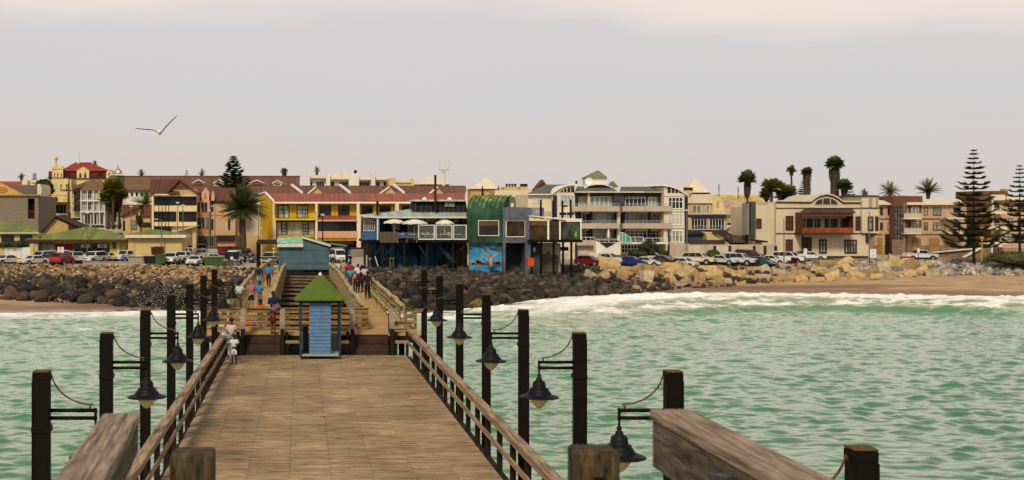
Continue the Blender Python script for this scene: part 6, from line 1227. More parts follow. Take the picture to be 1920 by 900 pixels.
m = MB(); X0, Z0 = b.x(1549.5), b.z(384); Rw = b.x(1571)-X0
m.prism([(X0-Rw,Z0)]+[(X0+Rw*math.cos(a), Z0+Rw*.58*math.sin(a)) for a in [math.pi*(1-i/14) for i in range(15)]], 1, -.04, -.006); o = b.put(m, 'lunette', M('lunette glass', (.05,.045,.04), .3, .3)); m = MB()
for x_ in (-.33, .33): m.box(X0+Rw*x_-.05, X0+Rw*x_+.05, -.08, -.045, Z0, Z0+Rw*.54)
m.box(X0-Rw, X0+Rw, -.08, -.045, Z0-.06, Z0+.02); m.build('lunette_frame', hw, o)
b.box('turret', 1616, 1648, 368, 437, -.5, 6, hw); b.box('turret', 1616, 1630, 437, None, -.0, 6, hw); b.box('turret_cap', 1614, 1649, 366.5, 368.5, -.7, 6.2, trimb); b.box('turret_band', 1616, 1648, 389, 391, -.62, -.51, trimb); b.box('turret_panel', 1629, 1636, 371, 389, -.54, -.51, greyw); b.box('turret_panel', 1642, 1646, 371, 389, -.54, -.51, greyw); b.poly('turret_bracket', [(1625,437.5),(1646,437.5),(1640,443),(1633,446),(1630,455),(1625,455)], -.4, 1, trimb)
redc = M('red brown shutters', (.13,.04,.022), .6, .3)
for p0, p1, q0, q1, nx, g_, d in ((1474,1486,406,430,2,redc,0),(1605,1616,407,430,2,redc,0),(1628,1636,407,431,1,curtain,-.5),(1642,1645.5,407,431,1,redc,-.5),(1474,1485,450,473,2,redc,0),(1537,1548.5,450,473.5,2,curtain,0),(1584,1605,450.5,473.5,4,curtain,0),(1419,1426.5,411,426.5,1,redc,.8)):
    b.win(p0, p1, q0, q1, nx, 2, trimb, g_, d, fw=.22, split=.62)
b.win(1505, 1520, 446.5, 474, 2, 2, trimb, redc, 0, fw=.26, part='front_door', split=.6)
rw = M('red brown balcony boards', (.22,.062,.025), .65, .25, 2, pat=(0,1.2,.03,.6)); fasc = M('brown fascia boards', (.13,.045,.022), .65, .2)
b.slope('balcony_roof', 1500, 1604, 398, 391.5, -3.0, -.13, M('purple brown sheet', (.085,.045,.036), .7, .2, pat=(0,.5,.08,.3)), 1508, 1598); b.box('balcony_fascia', 1504, 1600, 398, 405.5, -2.8, -2.7, fasc); b.box('balcony_front', 1504, 1600, 427, 436.5, -2.8, -2.65, rw); b.box('balcony_floor', 1503, 1600, 436.6, 440, -2.85, -.13, trimb)
for a in (1503.5, 1530.5, 1554, 1576, 1598.5): b.box('balcony_post', a, a+1.8, 405.5, 427, -2.78, -2.62, trimb)
b.box('side_panel', 1503.3, 1504.8, 398, 436.5, -2.6, -.13, fasc); b.box('side_panel', 1598.6, 1600, 398, 436.5, -2.6, -.13, fasc)
for p0, p1, g_ in ((1505,1509,curtain),(1513,1523,redc),(1528,1537,glass),(1547,1553,redc),(1558,1569,glass),(1576,1585,redc),(1592,1599,curtain)): b.win(p0, p1, 411, 427, 2 if p1-p0 > 7 else 1, 1, trimb, g_, -.05, fw=.1)
b.box('porch_post', 1504, 1506, 440, 475, -.5, -.3, trimb); b.poly('awning', [(1440,450),(1400,466)]*0+[(1402,447),(1440,452),(1440,455),(1402,449)], -2, .7, brframe)
# --- brown flats right ---
def flats(name, label, o, Y, sections):
    pass
b = B('brown_flats', 'pinkish tan flats with dark glazed stair tower and cream roof strip', 1730, 210)
b.box('wall', 1640, 1812, 383, None, 0, 10, pinkt); b.slope('roof', 1699, 1806, 382.5, 373, -.8, 3, creamw, 1704, 1800); b.slope('roof', 1646, 1676, 382.5, 375.5, -.8, 2, creamw); b.box('stair_tower', 1675, 1700, 367, None, -1.5, 4, brownw); b.box('upper_block', 1700, 1730, 367.5, 383, .5, 5, brownw); b.box('upper_block', 1587, 1640, 366, 380, 6, 10, brownw)
b.win(1676.5, 1694, 387.5, 448, 3, 7, brframe, M('stair glass', (.025,.025,.028), .12, .6, 1.2, col2=(.10,.10,.10)), -1.5, fw=.1, part='stair_window'); b.box('tower_base', 1673, 1696, 449, None, -1.7, -1.51, stonew); b.box('drainpipe', 1694.8, 1696, 380, None, -1.75, -1.6, greyw)
for q in (409.5, 438.5): b.box('string_course', 1640, 1675, q, q+2, -.1, -.004, brownw); b.box('string_course', 1700, 1812, q, q+2, -.1, -.004, brownw)
for q in (389.5, 417.5):
    b.win(1650.5, 1654.5, q, q+13, 1, 1, brframe, glass); b.win(1664.5, 1675, q, q+13, 2, 1, brframe, glass if q < 400 else curtain); b.win(1732.5, 1739, q, q+13, 1, 2, brframe, curtain); b.win(1750, 1764, q, q+14, 2, 2, brframe, curtain, split=.65); b.win(1788, 1800, q, q+14, 2, 1, brframe, glass)
    o = b.box('balcony', 1695, 1728, q+19.5 if q > 400 else q+19, q+21.5, -2.4, -.1, cream); b.rail(1695.5, 1727.5, q+10, q+19, -2.35, creamw, 5, parent=o, gl=M('frosted glass', (.45,.42,.34), .3)); b.box('recess', 1703, 1728, q-4, q+19, -.06, -.01, brownw); b.win(1709, 1722, q-1, q+19, 2, 1, lightw, curtain, -.08)
    o = b.box('balcony', 1775, 1808, q+19, q+21.5, -2.4, -.1, cream); b.rail(1775.5, 1807.5, q+10, q+19, -2.35, creamw, 5, parent=o)
b.box('stone_base', 1640, 1812, 460, None, -.15, -.004, stonew)
for a, c in ((1646,1657),(1711,1727),(1742.5,1761.5),(1777,1792)): b.box('garage_door', a, c, 446, None, -.22, -.16, M('wooden garage door', (.27,.155,.065), .7, .12, pat=(2,.35,.06,.4)))
b.box('passage', 1660, 1673, 440, None, -.2, -.16, dark); b.box('side_shade', 1696, 1702, 412, None, -.3, -.1, brownw)
b = B('brown_flats', 'second pinkish brown flats with tall brown tower at the right edge behind the pines', 1890, 222)
b.box('tower', 1836, 1857, 358, None, 0, 8, brownw); b.box('upper_block', 1857, 1890, 358, 372, 3, 8, brownw); b.box('wall', 1857, 1935, 373, None, 0, 10, pinkt); b.slope('roof', 1856, 1888, 374, 365, -1, 2.5, creamw, 1859, 1884); b.slope('roof', 1888, 1935, 374, 366, -1, 2.5, creamw); b.box('post', 1861, 1862.2, 374, 480, -1.1, -.9, lightw)
for q in (381, 410, 438):
    b.win(1865, 1873, q, q+11, 2, 1, brframe, glass); b.win(1883, 1898, q, q+11, 2, 1, brframe, curtain); b.win(1908, 1920, q, q+11, 2, 1, brframe, glass); o = b.box('balcony', 1852, 1888, q+16, q+20, -2.4, -.01, cream); b.rail(1852, 1888, q+9, q+16, -2.3, creamw, 6, parent=o)
b.box('canopy', 1805, 1842, 413, 416, -1.5, 2, brownw); b.box('dome_vent', 1886, 1892, 354, 358, 4, 6, sand)
b = B('retaining_wall', 'brown stone retaining wall with pale coping right of the white pickup', 1800, 192, 'wall'); b.poly('wall', [(1748,474),(1752,471.5),(1828,466),(1828,484),(1748,482)], 0, .8, stonew)
m = MB(); m.beam((b.x(1748),-.05,b.z(473)),(b.x(1830),-.05,b.z(466)), .9, .14); b.put(m, 'coping', lightw)
b = B('retaining_wall', 'brown stone wall with slanting coping beside the norfolk pine', 1845, 188, 'wall'); b.poly('wall', [(1804,484),(1838,464.5),(1860,464.5),(1860,486),(1804,486)], 0, 1, stonew); m = MB(); m.beam((b.x(1805),-.05,b.z(483)),(b.x(1839),-.05,b.z(464.5)), .8, .14); b.put(m, 'coping', lightw); b.box('post', 1859, 1861.5, 455, None, -.1, .3, lightw)
b = B('iron_fence', 'low iron fence before the second brown flats at the right', 1895, 196, 'fence'); b.rail(1862, 1935, 466, 482, 0, brframe, 26, part='panel')
b = B('concrete_block_wall', 'grey concrete wall block on the shore left of the restaurant', 671, 142, 'wall', 500); b.box('wall', 657, 684, 466, 482, 0, .5, M('stained concrete', (.22,.19,.14), .9, .3, 1.2, streak=.5)); b.box('post', 682, 686, 460, 497, -.2, .3, darkwood); b.box('post', 656, 659, 480, 500, -.1, .4, darkwood); b.box('coping', 655, 683, 464, 466, -.1, .6, darkwood)
# ================= shore rocks =================
rs = random.Random(11)
DR = [rockmesh(i, False, 3, darkrock) for i in range(9)]; YR = [rockmesh(50+i, True, 2, yelrock) for i in range(8)]
def slope(X, t):
    a, b = np.interp(X, SX, S_TOE), np.interp(X, SX, S_TOP); return float(a+(b-a)*t)
big = []; small = []; tan = []; grey = []; pts = []
def far_enough(x, y, d):
    for (a, b, c) in pts[-900:]:
        if (a-x)**2+(b-y)**2 < (.5*(c+d))**2*.55: return False
    return True
def sprinkle(n, xa, xb, ta, tb, smin, smax, sink=.12):
    o = []
    for i in range(n*6):
        if len(o) >= n: break
        X = rs.uniform(xa, xb); t = rs.uniform(ta, tb); Y = slope(X, t); s = rs.uniform(smin, smax)*(1.15-.35*max(t, 0))
        if not far_enough(X, Y, s): continue
        pts.append((X, Y, s)); o.append((X, Y, gz(X, Y)+s*(.28-sink), s))
    return o
big += sprinkle(260, -44, -9, -.06, .5, .7, 1.75); big += sprinkle(60, -44, -9, .45, .95, .5, 1.2)
mid = sprinkle(900, 6.5, 37, -.08, 1.0, .65, 1.65); mid += sprinkle(90, -9, 6.5, .3, 1.0, .6, 1.3); mid += sprinkle(110, 36, 70, -.02, .75, .55, 1.25)
allb = big+mid; allb.sort(key=lambda p: p[1]-p[3]*12)
for i, (x, y, z, s) in enumerate(allb[:300]):
    left = x < 0; g = 'dark boulders on the left shore' if left else 'dark boulders on the shore below the restaurant'
    o = link('boulder', DR[i % 9]); o.location = (x, y, z); o.rotation_euler = (rs.uniform(-.4,.4), rs.uniform(-.4,.4), rs.uniform(0,6.28)); o.scale = (s*rs.uniform(.9,1.25), s*rs.uniform(.8,1.1), s*rs.uniform(.6,.85))
    k = rs.uniform(.3, 1.0)+1.7*rs.random()**4; c = (.026*k, .018*k, .013*k)
    if not left and rs.random() < .09 and x < 22: c = (.17, .115, .018)
    elif rs.random() < .12: c = (.10,.06,.035)
    o.color = (*c, 1); kd = 'yellow lichen-stained' if c[0] > .15 else 'brown' if c[0] > .09 else 'pale grey-brown' if k > 1.5 else 'black-brown'; tag(o, kd+' rounded boulder piled on the '+('left shore slope' if left else 'shore slope right of the jetty'), 'boulder', g+', '+kd)
rubble('boulder_field', allb[300:]+[(rs.uniform(6,38), 0, 0, 0) for _ in range(0)], darkrub, 'dark smaller boulders filling the shore slope behind the larger ones', 4, 'boulders')
def scat(n, xa, xb, ta, tb, smin, smax):
    o = []
    for i in range(n):
        X = rs.uniform(xa, xb); t = rs.uniform(ta, tb); Y = slope(X, t); s = smin+(smax-smin)*rs.random()**2; o.append((X, Y, gz(X, Y)+s*.1, s))
    return o
rubble('rubble', scat(7500, -48, -8, .28, 1.02, .25, .75), tanrub, 'brown and tan broken stones covering the upper left shore slope', 1)
rubble('dark_rubble', scat(2200, -48, -8, -.05, .6, .3, .9)+scat(3500, -9, 40, -.1, 1.0, .3, .9)+scat(450, 36, 62, -.02, .7, .3, .9), darkrub, 'dark loose stones wedged between the boulders', 2)
rubble('grey_rubble', scat(2300, 71, 125, .08, .95, .4, 1.25)+scat(350, 60, 75, .5, 1.0, .3, .9), greyrub, 'grey and tan broken stones along the far right shore', 3)
LANDM = [(1104,'the dark red hatchback'),(1139,'the silver pickup'),(1184,'the blue sedan'),(1213,'the cream sedan'),(1243,'the maroon sedan'),(1283,'the white hatchback'),(1310,'the beige off-road car'),(1354,'the silver sedan'),(1387,'the silver off-road car'),(1429,'the teal hatchback'),(1478,'the street lamp car'),(1510,'the narrow sign'),(1545,'the arched gable'),(1594,'the wide lower window'),(1637,'the notice board'),(1671,'the small red barrier'),(1700,'the wide red barrier'),(1725,'the white pickup'),(1765,'the norfolk pine')]
m_ = [(1140,494,46,17,14),(1128,520,44,20,-35),(1108,516,36,20,28),(1166,514,26,24,0),(1189,506,38,17,-15),(1212,503,40,16,10),(1213,518,26,28,5),(1233,510,30,20,40),(1246,497,38,15,0),(1263,507,40,22,-30),(1256,524,30,20,60),(1287,513,42,20,-35),(1280,531,36,16,-25),(1312,520,26,28,0),(1290,500,36,14,5),(1322,503,42,14,0),(1337,517,34,20,-15),(1343,530,34,15,-12),(1363,510,34,17,20),(1357,526,32,14,5),(1385,513,36,17,-8),(1409,506,30,16,0),(1430,521,36,18,0),(1428,506,34,17,-20),(1460,512,28,14,10),(1478,520,34,18,-25),(1494,510,34,15,5),(1500,526,30,14,-12),(1515,517,30,16,25),(1545,512,36,16,-10),(1560,518,34,20,-18),(1531,505,30,12,0),(1545,494,42,18,0),(1575,500,34,13,-20),(1590,506,40,17,5),(1580,492,40,16,-30),(1605,518,36,17,8),(1632,510,34,20,-35),(1655,500,30,26,-10),(1680,492,40,24,25),(1705,500,34,20,-40),(1725,508,38,18,-30),(1748,513,36,15,0),(1700,514,34,14,-10),(1670,514,34,14,5),(1640,519,30,12,0),(1455,524,28,12,-5),(1530,529,32,12,0),(1465,499,24,12,10),(1575,528,28,10,0),(1390,532,26,10,-10),(1505,500,30,11,6),(1617,498,28,12,20),(1775,510,26,11,5),(1738,498,28,12,-20),(1660,519,34,12,-6),(1405,522,28,12,4)]
for i, (px, py, wp, hp, an) in enumerate(m_):
    Y = None                      # stand each block on the slope: walk from the toe until the ground reaches its foot
    for t in np.linspace(-.05, 1.15, 60):
        X = wx(px, slope(wx(px, 160), t)); yy = slope(X, t)
        if wz(py+hp*.38, yy) <= gz(X, yy)+.0 or t > 1.13: Y = yy; break
    X = wx(px, Y); s = Y/F; o = link('stone_block', YR[i % 8]); L_ = wp*s*.80; H_ = hp*s*.74
    o.location = (X, Y, gz(X, Y)+H_*.42); o.scale = (L_*.95, L_*rs.uniform(.6, .9), H_*1.02); o.rotation_euler = (rs.uniform(-.25, .35), R(an), rs.uniform(-.45, .45))
    k = rs.uniform(.65, 1.15); o.color = (.47*k, .325*k, .15*k, 1) if rs.random() < .75 else (.42*k, .34*k, .22*k, 1)
    near = min(LANDM, key=lambda q: abs(q[0]-px)); row = 'lowest row' if py > 516 else 'top row' if py < 504 else 'middle row'; shp = 'squarish' if wp < hp*1.35 else 'long flat' if hp < 15 else 'chunky'; tl = 'level' if abs(an) < 9 else 'tipped to the right' if an > 0 else 'tipped to the left'
    lb = '%s yellow sandstone block, %s, %s, %s %s' % (shp, row, tl.replace(' to the', ''), 'below' if abs(near[0]-px) < 9 else 'right below' if px > near[0] else 'left below', near[1])
    tag(o, lb, 'stone block', 'yellow sandstone blocks')
# splash at the rocks
m = MB(); rs = random.Random(5)
for i in range(520):
    a = rs.gauss(0, 1); x = -12.6+a*1.7; h = abs(rs.gauss(0, 1))*1.5*math.exp(-a*a*.25); m.ball((x, 117+rs.gauss(0,.8), SEA+.2+h), rs.uniform(.01, .035), 4, 3)
tag(m.build('spray', M('spray droplets', (.8,.8,.8), .4, .05)), 'white spray of a wave breaking on the left rocks', 'spray', kind='stuff')
# ================= people =================
WG = 'people walking on the right walkway'; LG = 'people on the left walkway'
navy = (.015,.02,.06); whitec = (.62,.62,.64); grayc = (.2,.2,.21); blk = (.012,.012,.014)
zl = 0
person(431, 48.7, 0, -82, 'bend', 1.68, 'm', (.50,.56,.68), (.62,.60,.58), 'person in pale blue shirt bending over the left railing', shoes=(.6,.6,.6))
person(434, 50.2, 0, -20, 'stand', 1.66, 'm', (.52,.42,.36), (.50,.47,.42), 'person in cream sleeveless top standing behind the bending one')
person(439, 47.7, 0, -12, 'arms', 1.22, 'd', (.58,.57,.63), (.55,.54,.62), 'barefoot child in white top beside the left railing', bottom='shorts', shoes=SK['d'])
person(513, 52.1, ZW, 128, 'lean', 1.62, 'm', (.14,.09,.15), (.12,.008,.045), 'person in purple top and maroon skirt leaning on the ramp balustrade', bottom='skirt')
person(512, 54.9, ZW, 20, 'stand', 1.70, 'd', navy, blk, 'person in dark navy hood standing behind the landing fence', True, hat=navy)
person(488, 55.2, ZW+.15, 10, 'sit', 1.60, 'd', (.55,.10,.02), (.1,.1,.12), 'person in orange top crouching behind the landing fence', True)
person(471, 65.5, ZW, 200, 'arms', 1.66, 'l', (.42,.13,.19), blk, 'person in hooded pink top and black shorts on the left walkway', True, bottom='shorts', hat=(.42,.13,.19), group=LG)
person(487, 67.0, ZW, -25, 'arms', 1.55, 'm', (.03,.22,.45), (.17,.15,.12), 'person in blue shirt and khaki trousers facing the pink hood', group=LG)
person(485, 86, ZW, 8, 'walk', 1.72, 'm', navy, (.18,.27,.38), 'person in navy sweater and pale jeans walking toward the deck', True, group=LG)
person(504, 88, ZW, -4, 'walk2', 1.72, 'm', (.02,.25,.55), blk, 'person in bright blue shirt and black trousers walking toward the deck', group=LG)
person(438, 60, ZW, -100, 'stand', 1.65, 'm', (.34,.36,.42), (.10,.12,.25), 'person in striped top at the left parapet', group=LG)
person(449, 64, ZW, 160, 'arms', 1.7, 'm', (.42,.46,.50), (.22,.17,.08), 'person in grey shirt and khaki trousers at the left parapet', group=LG)
person(420, 55.2, ZW+.05, -60, 'sit', 1.6, 'm', (.50,.02,.03), (.1,.1,.12), 'person in red top sitting at the left end of the landing', hat=(.4,.3,.08))
person(407, 55.5, ZW+.2, -40, 'sit', 1.6, 'd', (.02,.02,.03), blk, 'person in black top sitting beside the red top', group=None)
person(689, 75, ZW, 178, 'walk', 1.74, 'd', (.02,.013,.03), blk, 'person in dark jacket and trousers walking away last on the right walkway', True, group=WG)
person(676, 82, ZW, 185, 'stand', 1.70, 'm', (.5,.5,.52), blk, 'person in white and black top beside the dark jacket', group=WG, bag=(.015,.015,.02))
person(666, 80.5, ZW, 170, 'walk2', 1.62, 'm', (.03,.035,.09), navy, 'person with orange bag and navy clothes on the right walkway', True, group=WG, bag=(.5,.14,.02), hat=(.5,.45,.42))
person(657, 84, ZW, 190, 'walk', 1.66, 'm', (.03,.30,.38), (.05,.06,.1), 'person in teal shirt and red cap on the right walkway', group=WG, hat=(.4,.03,.05))
person(656, 92, ZW, 182, 'walk2', 1.75, 'm', (.38,.015,.03), blk, 'person in crimson shirt on the right walkway', group=WG)
person(644, 97, ZW-.1, 175, 'walk', 1.80, 'l', (.36,.24,.15), (.12,.2,.32), 'person in beige shirt and blue shorts on the right walkway', bottom='shorts', group=WG)
person(636, 100, ZW-.1, 185, 'stand', 1.62, 'm', (.5,.48,.45), grayc, 'person in white top beside the beige shirt', group=WG)
person(651, 103, ZW-.2, 180, 'walk', 1.7, 'd', (.02,.05,.3), navy, 'person in royal blue shirt ahead of the crimson one', group=WG)
person(684, 86, ZW, 170, 'walk2', 1.68, 'm', (.40,.36,.50), (.06,.02,.06), 'person in pale lilac top in front of the dark jacket', group=WG)
person(671, 88, ZW, 190, 'walk', 1.7, 'm', (.55,.55,.5), blk, 'person in cream top in the middle of the group', group=WG)
SG = 'people near the parked cars'
def gp_(px, pyb): Y = F*6.3/(pyb-HZ); return px, Y, gz(wx(px, Y), Y)
for px, pyb, an, po, hh, sk, sh, bc, lb, kw in (
 (97,496,20,'stand',1.8,'d',blk,(.10,.14,.22),'person in black jacket and jeans beside the white sign board',{'long_sl':True}),
 (122,496,0,'arms',1.4,'d',(.4,.5,.6),(.5,.02,.02),'child in white and red clothes beside the red car',{}),
 (231,493,190,'sit',1.7,'m',(.02,.2,.5),navy,'person in blue shirt sitting on the low shore wall',{}),
 (213,493,170,'sit',1.7,'m',(.35,.32,.08),blk,'person in yellow-green top sitting on the low shore wall',{}),
 (459,493,10,'stand',1.7,'d',(.02,.04,.2),blk,'person in dark blue shirt beside the minibus',{}),
 (469,493,-20,'stand',1.7,'d',(.3,.12,.1),blk,'person in brown top beside the grey car',{}),
 (404,478,0,'stand',1.6,'d',(.5,.02,.03),blk,'person in red shirt behind the green container',{}),
 (624,496,0,'stand',1.75,'d',(.6,.6,.6),navy,'person in white shirt right of the blue-green hut',{}),
 (513,480,180,'stand',1.7,'m',(.35,.6,.02),(.35,.6,.02),'person in bright yellow-green safety vest beside the hut',{}),
 (1421,498,10,'stand',1.8,'d',blk,(.03,.03,.04),'person in black standing before the teal car',{'long_sl':True}),
 (1248,496,0,'sit',1.7,'d',(.02,.06,.03),blk,'person in dark green top sitting by the low kerb',{}),
 (1257,496,20,'sit',1.7,'m',(.05,.04,.04),blk,'person in dark brown top sitting by the low kerb',{}),
 (1500,484,0,'stand',1.5,'d',(.02,.1,.4),(.4,.02,.02),'person in blue and red beside the grey car',{})):
    q = gp_(px, pyb); person(q[0], q[1], q[2], an, po, hh, sk, sh, bc, lb, group=SG, **kw)
for px, c, b2, lb in ((694,(.55,.55,.6),(.05,.1,.25),'person in white shirt under the left corner of the restaurant'),(721,(.45,.02,.04),blk,'person in red top under the restaurant terrace'),(730,(.6,.6,.6),(.6,.6,.6),'person all in white under the restaurant terrace'),(737,(.40,.5,.05),(.2,.25,.05),'person in lime top under the restaurant terrace')):
    Y = 151.5; person(px, Y, gz(wx(px,Y),Y)+.1, 180, 'stand', 1.6, 'd', c, b2, lb, group='people under the restaurant')
# small things on the landing
for px, c, n, lb in ((462,(.55,.03,.02),'red_bucket','small red bucket on the left walkway'),(476,(.2,.06,.45),'purple_bag','small purple bag behind the landing fence')):
    Y = 56.0; r = empty(n, (wx(px, Y), Y, ZW+.0), lb, n.split('_')[1])
    m = MB(); m.lathe([(.001,0),(.13,0),(.17,.26),(.18,.28),(.15,.27),(.12,.05),(.001,.04)], n=12); m.build('shell', cloth, r, True, col=c)
    m = MB(); m.tube([(-.16,0,.26),(-.1,0,.38),(0,0,.42),(.1,0,.38),(.16,0,.26)], .012, 6); m.build('handle', black, r)
finish_people()
# ================= vehicles =================
W_ = (.72,.70,.67); SV = (.42,.42,.42)
for a in (
 ('hatch',1104,498,55,(.18,.008,.014),'dark red hatchback, leftmost of the right-hand parked row'),
 ('pickup',1139,497,48,(.62,.60,.56),'silver-white double cab pickup beside the dark red hatchback',None,None,None,'x',None,True),
 ('sedan',1184,498,55,(.012,.03,.22),'royal blue sedan in the parked row'),
 ('sedan',1213,498,55,(.66,.64,.56),'old cream-white sedan beside the royal blue one'),
 ('sedan',1243,497,55,(.15,.012,.03),'maroon sedan in the middle of the parked row'),
 ('hatch',1283,498,45,(.60,.62,.63),'white hatchback beside the maroon sedan'),
 ('suv',1310,496,52,(.62,.54,.40),'beige-white off-road car in the middle of the parked row'),
 ('sedan',1354,496,50,(.50,.50,.48),'silver sedan with yellow plate right of the beige off-road car'),
 ('suv',1387,496,48,(.55,.55,.54),'silver-white off-road car right of the silver sedan'),
 ('hatch',1429,496,35,(.02,.13,.12),'teal hatchback behind the person in black'),
 ('sedan',1447,495,55,(.66,.67,.64),'white sedan right of the teal hatchback'),
 ('suv',1478,494,55,(.70,.69,.66),'white off-road car beside the street lamp')):
    a = list(a); cn = a[11] if len(a) > 11 else False; Y0 = F*6.3/(a[2]-HZ); car(*a[:6], canopy=cn, sc=.93)
for a in (
 ('suv',1405,489,40,(.10,.02,.02),'dark maroon off-road car in the second row'),
 ('van',1408,484,75,(.62,.62,.62),'white minibus in the second row'),
 ('suv',1443,484,70,(.60,.60,.60),'white off-road car in the second row before the garden wall'),
 ('sedan',1522,488,65,(.66,.67,.66),'white sedan in front of the heritage house'),
 ('sedan',1509,485,80,(.16,.19,.19),'grey sedan in front of the heritage house'),
 ('pickup',1270,483,50,(.68,.68,.66),'white pickup in the second row before the apartments'),
 ('hatch',1342,483,60,(.15,.15,.16),'grey hatchback in the second row'),
 ('sedan',1340,482,80,(.6,.6,.58),'white sedan in the second row beside the hedge')):
    car(*a, sc=.93, group='cars parked in the second row')
for a in (
 ('sedan',202,486,-30,(.66,.66,.64),'white sedan right of the white off-road car in the left car park',177),
 ('hatch',262,486,-20,(.62,.63,.62),'white hatchback behind the concrete box on the shore wall',176),
 ('hatch',155,484,-40,(.15,.16,.18),'dark hatchback squeezed behind the grey-white pickup',181),
 ('suv',80,482,-35,(.66,.66,.65),'white off-road car before the garden wall of the left car park',172),
 ('sedan',395,486,-70,(.66,.66,.66),'white sedan behind the long green container',172),
 ('sedan',1228,486,60,(.62,.62,.60),'white sedan in the second row before the low hedge',176),
 ('hatch',1375,484,65,(.60,.60,.58),'white hatchback in the second row behind the silver sedan',179),
 ('sedan',1465,485,65,(.64,.64,.62),'white sedan in the second row behind the lamp pole',178)):
    car(*a[:6], sc=.93, group='cars parked behind the first row', Y=a[6])
car('pickup',1725,489,90,(.68,.66,.60),'white double cab pickup crossing the road on the right', group='cars on the right-hand road', z=-.5, Y=181, sc=.93)
for a in (
 ('sedan',12,496,-38,(.70,.70,.69),'white sedan at the far left end of the left car park'),
 ('sedan',63,497,-42,(.70,.70,.68),'white sedan behind the blue and yellow drums'),
 ('suv',38,487,-30,(.16,.22,.30),'grey-blue car behind the two white sedans'),
 ('sedan',90,494,-20,(.07,.065,.08),'dark grey sedan behind the person in black'),
 ('suv',117,497,165,(.35,.02,.02),'red off-road car beside the white sign board'),
 ('pickup',143,494,-150,(.5,.5,.48),'grey-white pickup right of the red car'),
 ('suv',176,494,-22,(.72,.72,.70),'white off-road car facing the sea in the left car park'),
 ('suv',238,491,-35,(.68,.68,.64),'white off-road car behind the low shore wall'),
 ('pickup',322,496,-8,(.70,.70,.67),'white pickup facing the sea beside the green bin'),
 ('pickup',343,493,-15,(.66,.66,.62),'white pickup beside the brown kiosk box',None),
 ('sedan',367,498,-12,(.70,.70,.70),'white sedan facing the sea left of the green container'),
 ('van',438,496,-8,(.70,.70,.68),'white minibus at the right end of the left car park'),
 ('suv',506,496,-15,(.40,.41,.42),'silver off-road car behind the left walkway end'),
 ('sedan',474,492,-20,(.12,.15,.19),'grey sedan beside the minibus'),
 ('van',634,492,12,(.70,.70,.70),'white van right of the blue-green hut')):
    car(*a[:6], group='cars parked in the left car park', sc=.95, Y=F*6.3/(a[2]-HZ))
for a in (
 ('pickup',378,482,-78,(.38,.36,.32),'silver double cab pickup standing sideways',185,True),
 ('sedan',281,483,-10,(.66,.66,.64),'white car behind the brown kiosk box',180,False),
 ('suv',418,476,-60,(.38,.02,.03),'red off-road car before the date palm',200,False),
 ('pickup',349,480,-15,(.6,.6,.58),'white pickup behind the silver double cab',192,True),
 ('van',367,476,-30,(.62,.62,.6),'white van in the third row',205,False),
 ('sedan',384,477,-60,(.1,.1,.1),'black car in the third row',203,False),
 ('suv',120,478,20,(.7,.7,.7),'white car in front of the long shop',174,False),
 ('suv',640,480,30,(.02,.12,.4),'blue delivery car behind the white van',190,False)):
    car(*a[:6], group='cars in the back rows of the left car park', sc=.95, Y=a[6], canopy=a[7])
hill = [(208,214,-60,'white'),(196,220,-58,'silver'),(185,228,-60,'white'),(174,236,-60,'white'),(160,246,-60,'silver'),(146,256,-60,'white'),(133,268,-60,'white'),(122,282,-60,'silver'),(96,282,120,'white'),(88,268,120,'silver'),(113,296,-60,'white'),(222,209,-60,'silver')]
pos = ['lowest on','second lowest on','third lowest on','fourth lowest on','half way up','above the middle of','near the dark gabled roof on','below the hotel on']
for i, (px, Y, an, cn) in enumerate(sorted(hill, key=lambda q: q[1])):
    car(('sedan','suv','hatch')[i % 3], px, 0, an, W_ if cn == 'white' else SV, '%s car, %s from the bottom of the uphill street' % (cn, ['first','second','third','fourth','fifth','sixth','seventh','eighth','ninth','tenth','eleventh','twelfth'][i]), group='cars along the uphill street', Y=Y, plate=False)
car('hatch',1355,0,70,W_,'white car on the roof-level street left of the church',Y=225,z=wz(433,225),plate=False,group='cars before the church')
car('suv',1375,0,80,W_,'white car before the arched church windows',Y=228,z=wz(434,228),plate=False,group='cars before the church')
# ================= trees =================
norfolk(438,291,468,222,29,'tall dark conifer with round tufted crown beside the date palm',seed=2,tiers=28,dense=2.2,y0f=.42,prof=lambda f: 1.15*(.55+1.6*f if f < .45 else 1.35))
date_palm(455,392,478,200,47,'big date palm in front of the yellow apartments',160,M('dark palm leaf', (.012,.020,.007), .6, .35, .7, island=.5, col2=(.055,.075,.02)),seed=3,trunkw=.55)
date_palm(274,383,445,222,30,'date palm between the small house and the tan building',60,seed=4,trunkw=.4,els=(-.6,1.3))
for i, (px, pyc, rp, tw, lb) in enumerate(((212,352,22,.25,'tallest fan palm of the clump on the uphill street'),(203,372,20,.25,'left fan palm of the clump on the uphill street'),(224,366,19,.25,'right fan palm of the clump on the uphill street'),(213,392,16,.25,'lowest fan palm of the clump on the uphill street'))): fan_palm(px, pyc, 430, 235+i*1.5, rp, lb, tw, 2.5, leafb if i < 3 else leafd, seed=20+i, n=150)
D_ = [(40,331,350,360,9,'distant date palm at the far left behind the red roof'),(178,307,330,360,7,'distant palm behind the hotel roof'),(265,325,335,330,9,'bushy distant palm behind the long brown roof, left'),(378,325,335,330,9,'distant palm behind the long brown roof, right'),(594,318,330,340,8,'distant palm above the cream flats'),(1621,361,372,240,9,'small palm behind the heritage house'),(1668,358,385,238,21,'date palm behind the brown flats, left'),(1740,360,385,236,27,'date palm with long upright fronds behind the brown flats')]
for i, (px, c, b, Y, rp, lb) in enumerate(D_): date_palm(px, c, b+40, Y, rp, lb, 60 if rp > 15 else 44, seed=40+i, trunkw=.4, els=(.0, 1.5) if i == 7 else (-.5, 1.4))
